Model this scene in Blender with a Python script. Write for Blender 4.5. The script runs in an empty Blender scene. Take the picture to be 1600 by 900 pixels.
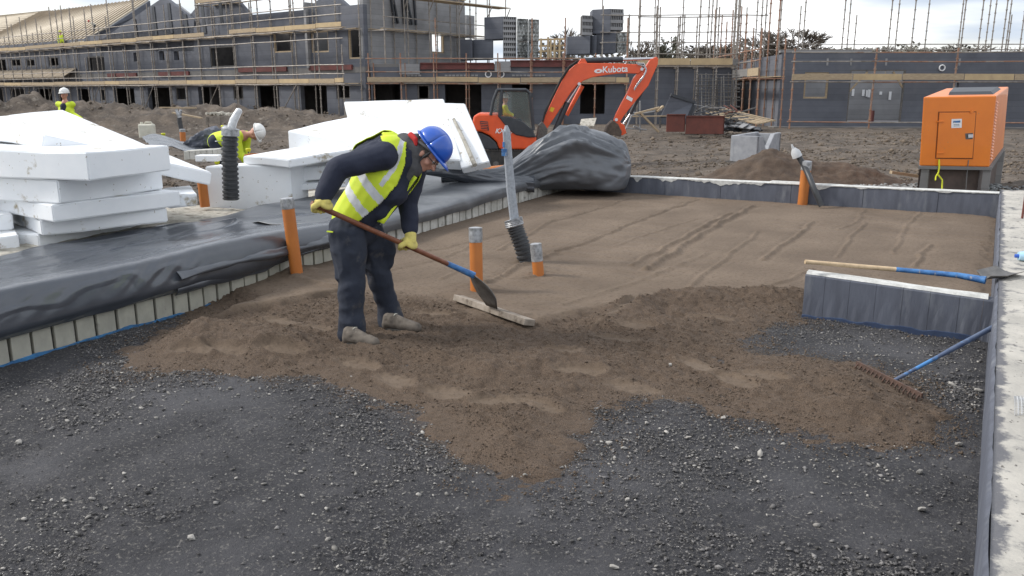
import bpy, bmesh, math, random
import numpy as np
from mathutils import Vector, Matrix
rnd = random.Random(7)
S = bpy.context.scene
COL = S.collection
R = math.radians

# ---------------------------------------------------------------- camera
F = 1300.0; PITCH = math.atan(310/1300.0); YAW = R(29.9); H = 1.75
cp, sp, cy, sy = math.cos(PITCH), math.sin(PITCH), math.cos(YAW), math.sin(YAW)
cam = bpy.data.cameras.new("camera"); camo = bpy.data.objects.new("camera", cam); COL.objects.link(camo)
cam.sensor_width = 36; cam.lens = 36*F/1600; cam.clip_end = 3000; cam.clip_start = 0.05
camo.location = (0, 0, H); camo.rotation_euler = (R(90)-PITCH, 0, YAW)
S.camera = camo
S.render.resolution_x = 1024; S.render.resolution_y = 576

# ---------------------------------------------------------------- world and sun (bright overcast)
SUN_EL, SUN_AZ = R(40), R(-112)      # thin-cloud sun, to the left of the camera
w = bpy.data.worlds.new("World"); S.world = w; w.use_nodes = True
nt = w.node_tree; nt.nodes.clear(); N = nt.nodes; L = nt.links
out = N.new("ShaderNodeOutputWorld"); bg = N.new("ShaderNodeBackground")
sky = N.new("ShaderNodeTexSky"); sky.sky_type = 'NISHITA'; sky.sun_disc = False
sky.sun_elevation = SUN_EL; sky.sun_rotation = SUN_AZ
sky.air_density = 1.2; sky.dust_density = 2.0
tc = N.new("ShaderNodeTexCoord"); mp = N.new("ShaderNodeMapping"); mp.inputs['Scale'].default_value = (1.6, 1.6, 9.0)
n1 = N.new("ShaderNodeTexNoise"); n1.inputs['Scale'].default_value = 1.5; n1.inputs['Detail'].default_value = 6; n1.inputs['Roughness'].default_value = .55
rp = N.new("ShaderNodeValToRGB"); rp.color_ramp.elements[0].position = .36; rp.color_ramp.elements[1].position = .58
rp.color_ramp.elements[0].color = (.42, .42, .42, 1)
mix = N.new("ShaderNodeMixRGB"); mix.inputs['Color2'].default_value = (10.5, 10.6, 10.8, 1)
L.new(tc.outputs['Generated'], mp.inputs[0]); L.new(mp.outputs[0], n1.inputs['Vector']); L.new(n1.outputs['Fac'], rp.inputs[0])
L.new(rp.outputs[0], mix.inputs['Fac']); L.new(sky.outputs[0], mix.inputs['Color1']); n2 = N.new("ShaderNodeTexNoise"); n2.inputs['Scale'].default_value = 1.1; n2.inputs['Detail'].default_value = 5; n2.inputs['Roughness'].default_value = .5
mp2 = N.new("ShaderNodeMapping"); mp2.inputs['Scale'].default_value = (2.2, 2.2, 14.0); mp2.inputs['Location'].default_value = (.9, .2, 1.3)
rp2 = N.new("ShaderNodeValToRGB"); rp2.color_ramp.elements[0].position = .46; rp2.color_ramp.elements[1].position = .60
mix2 = N.new("ShaderNodeMixRGB"); mix2.inputs['Color2'].default_value = (4.6, 5.25, 6.2, 1)
L.new(tc.outputs['Generated'], mp2.inputs[0]); L.new(mp2.outputs[0], n2.inputs['Vector']); L.new(n2.outputs['Fac'], rp2.inputs[0]); L.new(rp2.outputs[0], mix2.inputs['Fac'])
L.new(mix.outputs[0], mix2.inputs['Color1']); L.new(mix2.outputs[0], bg.inputs['Color'])
bg.inputs['Strength'].default_value = 0.11; L.new(bg.outputs[0], out.inputs[0])
sl = bpy.data.lights.new("sun", 'SUN'); sl.energy = 2.3; sl.angle = R(11); sl.color = (1, .96, .9)
so = bpy.data.objects.new("sun", sl); COL.objects.link(so)
sdir = Vector((math.sin(SUN_AZ)*math.cos(SUN_EL), math.cos(SUN_AZ)*math.cos(SUN_EL), math.sin(SUN_EL)))
so.rotation_euler = sdir.to_track_quat('Z', 'Y').to_euler(); so.location = (0, 0, 30)
S.view_settings.view_transform = 'Standard'; S.view_settings.look = 'None'
S.view_settings.exposure = 0.4; S.view_settings.gamma = 1

# ---------------------------------------------------------------- surveying: a photo pixel to a point of the place
def ray(px, py):
    x = px-800; y = 450-py; f = F*cp+y*sp; u = -F*sp+y*cp
    return (-sy*f+cy*x, cy*f+sy*x, u)
def P(px, py, z=0.):
    a = ray(px, py); t = (z-H)/a[2]; return Vector((a[0]*t, a[1]*t, z))
def D(px, py, d):
    a = ray(px, py); f = -sy*a[0]+cy*a[1]; t = d/f; return Vector((a[0]*t, a[1]*t, H+a[2]*t))
def UV(u, v, z=0.):        # right / forward metres to world
    return Vector((cy*u-sy*v, sy*u+cy*v, z))

# ---------------------------------------------------------------- noise
def _hash(ix, iy, s):
    h = (ix.astype(np.int64)*374761393+iy.astype(np.int64)*668265263+s*974711) & 0xffffffff
    h = ((h ^ (h >> 13))*1274126177) & 0xffffffff
    return ((h ^ (h >> 16)) & 0xffff)/65535.0
def vn(x, y, s=0):
    x = np.asarray(x, float); y = np.asarray(y, float)
    ix = np.floor(x); iy = np.floor(y); fx = x-ix; fy = y-iy
    fx = fx*fx*fx*(fx*(fx*6-15)+10); fy = fy*fy*fy*(fy*(fy*6-15)+10)
    a = _hash(ix, iy, s); b = _hash(ix+1, iy, s); c = _hash(ix, iy+1, s); d = _hash(ix+1, iy+1, s)
    return ((a*(1-fx)+b*fx)*(1-fy)+(c*(1-fx)+d*fx)*fy)*2-1
def fbm(x, y, o=4, s=0, g=.5):
    r = 0; a = 1; t = 0
    for k in range(o):
        r = r+a*vn(x, y, s+k*17); t += a; a *= g; c_, s_ = .8, .6
        x, y = (x*c_-y*s_)*2.03+7.1, (x*s_+y*c_)*2.03+3.7
    return r/t
def vn3(p, sc, s=0):
    return (vn(p[:, 0]*sc+p[:, 2]*sc*.7, p[:, 1]*sc, s)+vn(p[:, 1]*sc+9, p[:, 2]*sc-p[:, 0]*sc*.5, s+5)+vn(p[:, 2]*sc, p[:, 0]*sc+4, s+9))/3

# ---------------------------------------------------------------- materials
M = {}
def mat(name, c1, c2=None, rough=.8, scale=6., bump=.0, bscale=None, metal=0., spec=.5, detail=6, pos=(.35, .65), stretch=None, island=0., bdist=.01, coord='Object', c3=None, s3=2., p3=(.55, .62), trans=0., coat=0.):
    m = bpy.data.materials.new(name); m.use_nodes = True; n = m.node_tree.nodes; l = m.node_tree.links
    b = n['Principled BSDF']; b.inputs['Roughness'].default_value = rough; b.inputs['Metallic'].default_value = metal
    b.inputs['Specular IOR Level'].default_value = spec
    if trans: b.inputs['Transmission Weight'].default_value = trans
    if coat: b.inputs['Coat Weight'].default_value = coat
    c2 = c2 or tuple(x*.8 for x in c1)
    t = n.new("ShaderNodeTexCoord"); src = t.outputs[coord]
    if coord == 'World':
        pass
    if stretch:
        q = n.new("ShaderNodeMapping"); q.inputs['Scale'].default_value = stretch; l.new(src, q.inputs[0]); src = q.outputs[0]
    z = n.new("ShaderNodeTexNoise"); z.inputs['Scale'].default_value = scale; z.inputs['Detail'].default_value = detail; z.inputs['Roughness'].default_value = .6
    l.new(src, z.inputs['Vector'])
    r = n.new("ShaderNodeValToRGB"); r.color_ramp.elements[0].position = pos[0]; r.color_ramp.elements[1].position = pos[1]
    r.color_ramp.elements[0].color = (*c1, 1); r.color_ramp.elements[1].color = (*c2, 1)
    l.new(z.outputs['Fac'], r.inputs[0]); col = r.outputs[0]
    if c3:
        z3 = n.new("ShaderNodeTexNoise"); z3.inputs['Scale'].default_value = s3; z3.inputs['Detail'].default_value = 8; z3.inputs['Roughness'].default_value = .65
        l.new(src, z3.inputs['Vector'])
        r3 = n.new("ShaderNodeValToRGB"); r3.color_ramp.elements[0].position = p3[0]; r3.color_ramp.elements[1].position = p3[1]
        l.new(z3.outputs['Fac'], r3.inputs[0])
        x = n.new("ShaderNodeMixRGB"); x.inputs['Color2'].default_value = (*c3, 1); l.new(r3.outputs[0], x.inputs['Fac']); l.new(col, x.inputs['Color1']); col = x.outputs[0]
    if island:
        g = n.new("ShaderNodeNewGeometry"); mm = n.new("ShaderNodeMath"); mm.operation = 'MULTIPLY_ADD'; mm.inputs[1].default_value = 2*island; mm.inputs[2].default_value = 1-island
        l.new(g.outputs['Random Per Island'], mm.inputs[0])
        v = n.new("ShaderNodeHueSaturation"); l.new(mm.outputs[0], v.inputs['Value']); l.new(col, v.inputs['Color']); col = v.outputs[0]
    l.new(col, b.inputs['Base Color'])
    if bump:
        z2 = n.new("ShaderNodeTexNoise"); z2.inputs['Scale'].default_value = bscale or scale*4; z2.inputs['Detail'].default_value = 8; z2.inputs['Roughness'].default_value = .65
        l.new(src, z2.inputs['Vector'])
        u = n.new("ShaderNodeBump"); u.inputs['Strength'].default_value = bump; u.inputs['Distance'].default_value = bdist
        l.new(z2.outputs['Fac'], u.inputs['Height']); l.new(u.outputs[0], b.inputs['Normal'])
    M[name] = m; return m

mat('eps', (.84, .855, .87), (.76, .785, .81), .75, 2.2, .35, 160, bdist=.004, c3=(.34, .29, .20), s3=3.6, p3=(.60, .68))
mat('poly', (.052, .059, .072), (.066, .074, .090), .27, 1.5, .12, 18, spec=.8, bdist=.006, c3=(.075, .083, .10), s3=2.2, p3=(.45, .8))
mat('poly_mid', (.085, .094, .108), (.115, .124, .14), .42, 1.5, .2, 18, spec=.75, bdist=.006, c3=(.10, .11, .125), s3=2.2, p3=(.5, .8))
mat('poly_grey', (.085, .092, .105), (.11, .118, .13), .38, 1.5, .15, 18, spec=.7, bdist=.006, c3=(.16, .17, .18), s3=2.2, p3=(.5, .8))
mat('block', (.46, .445, .375), (.36, .35, .30), .9, 9, .5, 45, bdist=.006, stretch=(1, 1, .7), island=.12, c3=(.20, .19, .17), s3=7, p3=(.64, .76))
mat('block_far', (.56, .55, .51), (.40, .39, .35), .9, 9, .5, 45, bdist=.006, c3=(.13, .12, .10), s3=6, p3=(.60, .68))
mat('joint', (.075, .07, .064), (.02, .02, .02), .9, 20)
mat('blue_membrane', (.05, .20, .42), (.03, .10, .22), .5, 12)
mat('blue_dark', (.045, .07, .13), (.03, .045, .09), .5, 12)
mat('slate_face', (.105, .115, .145), (.075, .082, .105), .75, 5, .35, 30, stretch=(2, 2, .5), bdist=.006, c3=(.17, .18, .20), s3=3, p3=(.55, .75))
mat('mortar', (.62, .62, .60), (.42, .42, .40), .9, 14, .6, 40, bdist=.01)
mat('screed', (.46, .435, .39), (.33, .315, .285), .92, 3.5, .6, 26, bdist=.012, c3=(.13, .13, .135), s3=5.5, p3=(.55, .66))
mat('rough_concrete', (.50, .47, .41), (.36, .34, .29), .95, 10, .8, 30, bdist=.02, c3=(.17, .15, .12), s3=6, p3=(.5, .66))
mat('orange_pipe', (.50, .17, .035), (.42, .135, .03), .45, 4, .05, 30, c3=(.28, .14, .07), s3=9, p3=(.62, .75))
mat('tape', (.42, .43, .45), (.20, .205, .21), .38, 26, .5, 60, metal=.35, bdist=.004)
mat('black_plastic', (.028, .03, .034), (.05, .052, .056), .45, 12, .1, 30, c3=(.12, .115, .11), s3=14, p3=(.6, .75))
mat('timber', (.42, .33, .22), (.30, .23, .15), .85, 5, .3, 18, stretch=(1, 1, 6), bdist=.003, island=.18)
mat('board_fresh', (.50, .38, .22), (.40, .30, .18), .85, 2, .2, 12, island=.2)
mat('old_wood', (.27, .235, .20), (.14, .12, .10), .9, 7, .6, 25, stretch=(1, 1, 1), bdist=.004)
mat('handle_wood', (.22, .085, .045), (.15, .05, .025), .55, 14, .2, 40, bdist=.002)
mat('steel_dark', (.10, .095, .09), (.17, .16, .15), .5, 16, .2, 40, metal=.6, bdist=.002)
mat('tube', (.33, .30, .27), (.17, .145, .12), .55, 2.5, metal=.2, c3=(.20, .12, .08), s3=1.2, p3=(.58, .7))
mat('tube_rust', (.34, .19, .12), (.20, .10, .065), .7, 2.5, c3=(.27, .22, .18), s3=1.6, p3=(.5, .6))
mat('icf', (.125, .134, .158), (.090, .096, .115), .85, .7, .2, 8, c3=(.17, .175, .195), s3=.35, p3=(.5, .7))
mat('icf_pale', (.30, .30, .305), (.23, .23, .235), .9, .8, .2, 8)
mat('icf_warm', (.21, .20, .192), (.16, .155, .15), .9, .8, .2, 8)
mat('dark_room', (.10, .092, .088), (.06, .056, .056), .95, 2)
mat('red_steel', (.16, .045, .04), (.10, .035, .03), .7, 2)
mat('rust_sheet', (.17, .055, .04), (.115, .042, .034), .8, 3, .2, 20)
mat('navy', (.012, .016, .034), (.020, .025, .046), .85, 9, .7, 22, bdist=.006)
mat('trouser', (.016, .021, .036), (.026, .032, .048), .9, 7, .7, 26, bdist=.006, c3=(.11, .10, .09), s3=6, p3=(.56, .74))
mat('hiviz', (.62, .74, .035), (.52, .66, .03), .7, 8, .3, 30, bdist=.003)
mat('hiviz_band', (.62, .64, .66), (.48, .50, .52), .4, 12)
mat('glove', (.66, .56, .15), (.50, .43, .14), .9, 18, .4, 60, bdist=.003)
mat('glove_cuff', (.05, .25, .22), (.04, .18, .16), .8, 18)
mat('skin', (.50, .26, .19), (.42, .20, .14), .55, 10)
mat('hair', (.05, .04, .035), (.09, .08, .07), .8, 40)
mat('helmet_blue', (.018, .10, .50), (.015, .085, .42), .3, 6, coat=.3)
mat('helmet_white', (.78, .78, .76), (.68, .68, .66), .35, 6)
mat('red_cloth', (.50, .02, .02), (.40, .02, .02), .8, 6)
mat('boot', (.17, .145, .12), (.085, .072, .06), .9, 14, .5, 40, bdist=.004)
mat('strap', (.05, .05, .055), (.09, .09, .095), .8, 14)
mat('exc_orange', (.78, .10, .022), (.70, .085, .02), .38, 4, coat=.2, c3=(.45, .12, .06), s3=3, p3=(.66, .8))
mat('exc_dark', (.03, .033, .04), (.045, .05, .058), .5, 6)
mat('gen_orange', (.80, .215, .014), (.72, .185, .012), .42, 2, .02, 9, coat=.15, c3=(.62, .20, .05), s3=2.3, p3=(.62, .8))
mat('gen_base', (.125, .09, .075), (.08, .06, .05), .8, 5, .2, 20)
mat('white_print', (.8, .8, .8), (.75, .75, .75), .5, 6)
mat('yellow_print', (.8, .5, .02), (.7, .45, .02), .5, 6)
mat('chrome', (.6, .6, .62), (.5, .5, .52), .25, 6, metal=.9)
mat('rake_rust', (.11, .062, .045), (.06, .04, .032), .85, 20)
mat('rubber', (.03, .03, .03), (.055, .05, .045), .8, 10, .4, 30)
mat('jerry', (.60, .585, .50), (.48, .46, .38), .6, 8)
mat('yellow_cap', (.60, .62, .02), (.5, .52, .02), .6, 8)
mat('pink', (.6, .5, .5), (.5, .4, .4), .6, 8)
mat('blue_paint', (.06, .20, .45), (.03, .10, .26), .5, 20, c3=(.35, .33, .30), s3=16, p3=(.58, .64))
mat('shaft_paint', (.60, .45, .28), (.45, .33, .2), .5, 20)
mat('grey_block', (.33, .34, .36), (.24, .25, .27), .8, 5, .3, 30)
mat('bark', (.10, .085, .07), (.06, .05, .04), .9, 5)
mat('hedge', (.17, .16, .135), (.11, .105, .085), .9, 1, island=.3)  # lightened: distance haze is put into the foliage colour
mat('twig', (.17, .145, .12), (.10, .085, .07), .9, 1, island=.3)
mat('evergreen', (.085, .088, .065), (.13, .125, .095), .9, 1, island=.3)  # skyline foliage, paler because haze is painted into its tone
mat('roof_batten', (.33, .27, .20), (.25, .205, .15), .9, .8, .1, 6)
mat('roof_felt', (.52, .45, .35), (.44, .38, .29), .9, 1.2)
mat('roof_slate', (.15, .145, .14), (.10, .10, .10), .8, 1.2)
mat('mesh_white', (.50, .51, .52), (.55, .56, .57), .7, 20)
mat('pale_blue', (.35, .60, .75), (.5, .68, .78), .35, 9)
mat('stone_pale', (.36, .34, .31), (.20, .19, .175), .9, 20, .3, 60, island=.5, bdist=.003)
mat('gravel', (.150, .143, .137), (.070, .068, .070), .92, 25, island=.75)
mat('clod', (.125, .092, .066), (.085, .062, .044), .95, 20, island=.25)
mat('mud_clod', (.15, .118, .088), (.072, .056, .042), .95, 8, island=.35)

def courses(name, hgt=.3, k=.84):
    m = M[name]; n = m.node_tree.nodes; l = m.node_tree.links; b = n['Principled BSDF']; src = b.inputs['Base Color'].links[0].from_socket
    g = n.new("ShaderNodeNewGeometry"); sx = n.new("ShaderNodeSeparateXYZ"); l.new(g.outputs['Position'], sx.inputs[0])
    d = n.new("ShaderNodeMath"); d.operation = 'DIVIDE'; d.inputs[1].default_value = hgt; l.new(sx.outputs['Z'], d.inputs[0])
    f = n.new("ShaderNodeMath"); f.operation = 'FRACT'; l.new(d.outputs[0], f.inputs[0])
    c = n.new("ShaderNodeMath"); c.operation = 'LESS_THAN'; c.inputs[1].default_value = .09; l.new(f.outputs[0], c.inputs[0])
    fl = n.new("ShaderNodeMath"); fl.operation = 'FLOOR'; l.new(d.outputs[0], fl.inputs[0])
    wn = n.new("ShaderNodeTexWhiteNoise"); wn.noise_dimensions = '1D'; l.new(fl.outputs[0], wn.inputs['W'])
    v1 = n.new("ShaderNodeMath"); v1.operation = 'MULTIPLY_ADD'; v1.inputs[1].default_value = .14; v1.inputs[2].default_value = .93; l.new(wn.outputs['Value'], v1.inputs[0])
    v2 = n.new("ShaderNodeMath"); v2.operation = 'MULTIPLY_ADD'; v2.inputs[1].default_value = k-1; l.new(c.outputs[0], v2.inputs[0]); l.new(v1.outputs[0], v2.inputs[2])
    h = n.new("ShaderNodeHueSaturation"); l.new(v2.outputs[0], h.inputs['Value']); l.new(src, h.inputs['Color']); l.new(h.outputs[0], b.inputs['Base Color'])
for q_ in ('icf', 'icf_warm', 'icf_pale'): courses(q_)
def specks(name, col, sc, lo):
    m = M[name]; n = m.node_tree.nodes; l = m.node_tree.links; b = n['Principled BSDF']; src = b.inputs['Base Color'].links[0].from_socket
    t = n.new("ShaderNodeTexCoord"); z = n.new("ShaderNodeTexNoise"); z.inputs['Scale'].default_value = sc; z.inputs['Detail'].default_value = 2; l.new(t.outputs['Object'], z.inputs['Vector'])
    r = n.new("ShaderNodeMapRange"); r.inputs['From Min'].default_value = lo; r.inputs['From Max'].default_value = lo+.03; l.new(z.outputs['Fac'], r.inputs['Value'])
    x = n.new("ShaderNodeMixRGB"); x.inputs['Color2'].default_value = (*col, 1); l.new(r.outputs[0], x.inputs['Fac']); l.new(src, x.inputs['Color1']); l.new(x.outputs[0], b.inputs['Base Color'])
specks('eps', (.40, .37, .32), 26, .71); specks('gen_orange', (.40, .20, .08), 30, .72); specks('screed', (.12, .11, .10), 30, .66)
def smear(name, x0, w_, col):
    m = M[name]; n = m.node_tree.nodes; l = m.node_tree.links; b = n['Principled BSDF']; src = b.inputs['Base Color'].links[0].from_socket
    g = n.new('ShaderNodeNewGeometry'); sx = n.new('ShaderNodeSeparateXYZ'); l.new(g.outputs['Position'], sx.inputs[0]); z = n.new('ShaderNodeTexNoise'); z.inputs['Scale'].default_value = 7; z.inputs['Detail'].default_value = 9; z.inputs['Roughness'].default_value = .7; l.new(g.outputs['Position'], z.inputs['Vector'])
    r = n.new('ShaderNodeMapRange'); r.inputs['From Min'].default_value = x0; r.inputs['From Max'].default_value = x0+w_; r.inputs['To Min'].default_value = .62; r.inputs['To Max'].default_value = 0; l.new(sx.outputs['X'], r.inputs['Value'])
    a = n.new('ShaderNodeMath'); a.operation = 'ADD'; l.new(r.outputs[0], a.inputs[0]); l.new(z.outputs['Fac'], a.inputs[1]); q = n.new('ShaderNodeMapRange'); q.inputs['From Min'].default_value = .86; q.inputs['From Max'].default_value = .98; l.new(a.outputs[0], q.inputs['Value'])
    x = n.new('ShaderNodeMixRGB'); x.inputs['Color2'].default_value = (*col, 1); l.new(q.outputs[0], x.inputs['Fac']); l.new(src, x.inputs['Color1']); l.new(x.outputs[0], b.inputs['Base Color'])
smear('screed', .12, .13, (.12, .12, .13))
def glassy():
    m = bpy.data.materials.new('cab_glass'); m.use_nodes = True; b = m.node_tree.nodes['Principled BSDF']
    b.inputs['Base Color'].default_value = (.55, .62, .60, 1); b.inputs['Roughness'].default_value = .05
    b.inputs['Transmission Weight'].default_value = .85; b.inputs['IOR'].default_value = 1.2; b.inputs['Alpha'].default_value = .5
    M['cab_glass'] = m
glassy()

# ---------------------------------------------------------------- mesh building
class MB:
    def __init__(s): s.v = []; s.f = []; s.mi = []
    def add(s, vs, fs, mi=0):
        o = len(s.v); s.v += [tuple(v) for v in vs]; s.f += [tuple(i+o for i in f) for f in fs]; s.mi += [mi]*len(fs); return s
    def box(s, c, d, rz=0., mx=None, mi=0):
        x, y, z = d[0]/2, d[1]/2, d[2]/2
        vs = [Vector(q) for q in ((-x, -y, -z), (x, -y, -z), (x, y, -z), (-x, y, -z), (-x, -y, z), (x, -y, z), (x, y, z), (-x, y, z))]
        m = (Matrix.Rotation(rz, 3, 'Z') if mx is None else mx)
        return s.add([m @ v+Vector(c) for v in vs], [(0, 3, 2, 1), (4, 5, 6, 7), (0, 1, 5, 4), (1, 2, 6, 5), (2, 3, 7, 6), (3, 0, 4, 7)], mi)
    def hexa(s, b, t, mi=0):   # four bottom points, four top points, same order (ccw from above)
        return s.add(list(b)+list(t), [(0, 3, 2, 1), (4, 5, 6, 7), (0, 1, 5, 4), (1, 2, 6, 5), (2, 3, 7, 6), (3, 0, 4, 7)], mi)
    def beam(s, a, b, w, h, up=Vector((0, 0, 1)), mi=0):
        a = Vector(a); b = Vector(b); d = (b-a).normalized(); x = d.cross(up)
        if x.length < 1e-3: x = Vector((1, 0, 0))
        x.normalize(); y = x.cross(d)
        q = lambda p: [p-x*w/2-y*h/2, p+x*w/2-y*h/2, p+x*w/2+y*h/2, p-x*w/2+y*h/2]
        return s.add(q(a)+q(b), [(0, 1, 2, 3), (7, 6, 5, 4), (0, 4, 5, 1), (1, 5, 6, 2), (2, 6, 7, 3), (3, 7, 4, 0)], mi)
    def tube(s, pts, r, seg=8, caps=True, mi=0, ell=None):
        pts = [Vector(p) for p in pts]; n = len(pts)
        rs = r if isinstance(r, (list, tuple)) else [r]*n
        vs = []; fs = []; px = None
        for i, p in enumerate(pts):
            d = (pts[min(i+1, n-1)]-pts[max(i-1, 0)]).normalized()
            if px is None:
                px = d.cross(Vector((0, 0, 1)));
                if px.length < 1e-3: px = Vector((1, 0, 0))
            px = (px-d*px.dot(d)).normalized(); py = d.cross(px)
            for k in range(seg):
                a = 2*math.pi*k/seg; vs.append(p+px*math.cos(a)*rs[i]+py*math.sin(a)*rs[i]*(ell or 1))
        for i in range(n-1):
            for k in range(seg):
                k2 = (k+1) % seg; fs.append((i*seg+k, i*seg+k2, (i+1)*seg+k2, (i+1)*seg+k))
        if caps: fs += [tuple(range(seg))[::-1], tuple((n-1)*seg+k for k in range(seg))]
        return s.add(vs, fs, mi)
    def prism(s, poly, n, mi=0):  # polygon (list of Vector) swept by vector n
        k = len(poly); n = Vector(n); poly = [Vector(p) for p in poly]
        fs = [tuple(range(k))[::-1], tuple(range(k, 2*k))]+[(i, (i+1) % k, k+(i+1) % k, k+i) for i in range(k)]
        return s.add(poly+[p+n for p in poly], fs, mi)
    def ball(s, c, r, seg=8, rings=5, sc=(1, 1, 1), mi=0, mx=None):
        vs = []; fs = []; c = Vector(c)
        for i in range(rings+1):
            t = math.pi*i/rings
            for k in range(seg):
                a = 2*math.pi*k/seg; q = Vector((math.sin(t)*math.cos(a)*sc[0], math.sin(t)*math.sin(a)*sc[1], math.cos(t)*sc[2]))*r
                vs.append((mx @ q if mx else q)+c)
        for i in range(rings):
            for k in range(seg):
                k2 = (k+1) % seg; fs.append((i*seg+k, (i+1)*seg+k, (i+1)*seg+k2, i*seg+k2))
        return s.add(vs, fs, mi)
    def grid(s, pts, nu, nv, mi=0):
        return s.add(pts, [(i*nv+j, i*nv+j+1, (i+1)*nv+j+1, (i+1)*nv+j) for i in range(nu-1) for j in range(nv-1)], mi)
    def mesh(s, name, mats, loc=(0, 0, 0), smooth=False):
        me = bpy.data.meshes.new(name); l = Vector(loc)
        me.from_pydata([tuple(Vector(v)-l) for v in s.v], [], s.f)
        for m in (mats if isinstance(mats, (list, tuple)) else [mats]): me.materials.append(M[m])
        if any(s.mi): me.polygons.foreach_set('material_index', s.mi)
        bm = bmesh.new(); bm.from_mesh(me); bmesh.ops.recalc_face_normals(bm, faces=bm.faces); bm.to_mesh(me); bm.free()
        if smooth:
            me.polygons.foreach_set('use_smooth', [True]*len(me.polygons))
        me.update(); return me

def sharp(me, ang=35):
    try: me.set_sharp_from_angle(angle=R(ang))
    except Exception: pass
def npmesh(name, V, Fq, mats, smooth=True):
    me = bpy.data.meshes.new(name)
    me.vertices.add(len(V)); me.vertices.foreach_set('co', np.asarray(V, np.float32).ravel())
    k = Fq.shape[1]; me.loops.add(Fq.size); me.loops.foreach_set('vertex_index', Fq.ravel().astype(np.int32))
    me.polygons.add(len(Fq)); me.polygons.foreach_set('loop_start', np.arange(0, Fq.size, k, dtype=np.int32))
    try: me.polygons.foreach_set('loop_total', np.full(len(Fq), k, dtype=np.int32))
    except Exception: pass
    me.update(calc_edges=True); me.validate()
    for m in (mats if isinstance(mats, (list, tuple)) else [mats]): me.materials.append(M[m])
    if smooth: me.polygons.foreach_set('use_smooth', np.ones(len(me.polygons), bool))
    return me
def gridfaces(nu, nv):
    i = np.arange(nu-1)[:, None]*nv+np.arange(nv-1)[None, :]
    return np.stack([i, i+nv, i+nv+1, i+1], -1).reshape(-1, 4)

def meta(o, label=None, cat=None, group=None, kind=None):
    if label: o['label'] = label
    if cat: o['category'] = cat
    if group: o['group'] = group
    if kind: o['kind'] = kind
    return o
def link(name, me, loc=(0, 0, 0), parent=None):
    o = bpy.data.objects.new(name, me); COL.objects.link(o); o.location = loc
    if parent: o.parent = parent
    return o
class Thing:
    def __init__(s, name, label, cat, loc, group=None):
        s.loc = Vector(loc); s.o = link(name, None, s.loc); s.o.empty_display_size = .1; meta(s.o, label, cat, group)
    def part(s, name, mb, m, parent=None, smooth=False, label=None, bevel=0., kind=None, ang=35):
        me = mb.mesh(name, m, s.loc, smooth) if isinstance(mb, MB) else mb
        if smooth: sharp(me, ang)
        o = link(name, me, (0, 0, 0), parent or s.o)
        if bevel:
            b = o.modifiers.new('b', 'BEVEL'); b.width = bevel; b.segments = 2; b.limit_method = 'ANGLE'; b.angle_limit = R(40)
        if label: o['label'] = label
        if kind: o['kind'] = kind
        return o
def single(name, mb, m, label, cat, group=None, loc=None, smooth=False, bevel=0., ang=35):
    vs = mb.v; c = loc or (sum(v[0] for v in vs)/len(vs), sum(v[1] for v in vs)/len(vs), min(v[2] for v in vs))
    me = mb.mesh(name, m, c, smooth)
    if smooth: sharp(me, ang)
    o = link(name, me, c); meta(o, label, cat, group)
    if bevel:
        b = o.modifiers.new('b', 'BEVEL'); b.width = bevel; b.segments = 2; b.limit_method = 'ANGLE'; b.angle_limit = R(40)
    return o
def struct(name, me, loc=(0, 0, 0)):
    o = link(name, me, loc); o['kind'] = 'structure'; return o
# ================================================================ THE SETTING
WALL = [(-5.38, -1.5), (-5.42, 1.5), (-5.52, 4.4), (-6.42, 13.05)]     # inner face of the left block edge
def wallx(y):
    return np.interp(y, [p[1] for p in WALL], [p[0] for p in WALL])
INNER, FARY = 0.11, 13.05          # inner face of the right strip and of the far wall

def seg_dist(X, Y, pl):
    d = np.full(X.shape, 1e9)
    for a, b in zip(pl[:-1], pl[1:]):
        ax, ay = a; bx, by = b; L2 = (bx-ax)**2+(by-ay)**2+1e-9
        t = np.clip(((X-ax)*(bx-ax)+(Y-ay)*(by-ay))/L2, 0, 1)
        d = np.minimum(d, np.hypot(X-ax-t*(bx-ax), Y-ay-t*(by-ay)))
    return d
def inside(X, Y, pl):
    c = np.zeros(X.shape, bool); n = len(pl)
    for i in range(n):
        x1, y1 = pl[i]; x2, y2 = pl[(i+1) % n]
        k = ((y1 > Y) != (y2 > Y)) & (X < (x2-x1)*(Y-y1)/(y2-y1+1e-12)+x1); c ^= k
    return c
def pxl(pts, z=0.0): return [tuple(P(a, b, z)[:2]) for a, b in pts]

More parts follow.
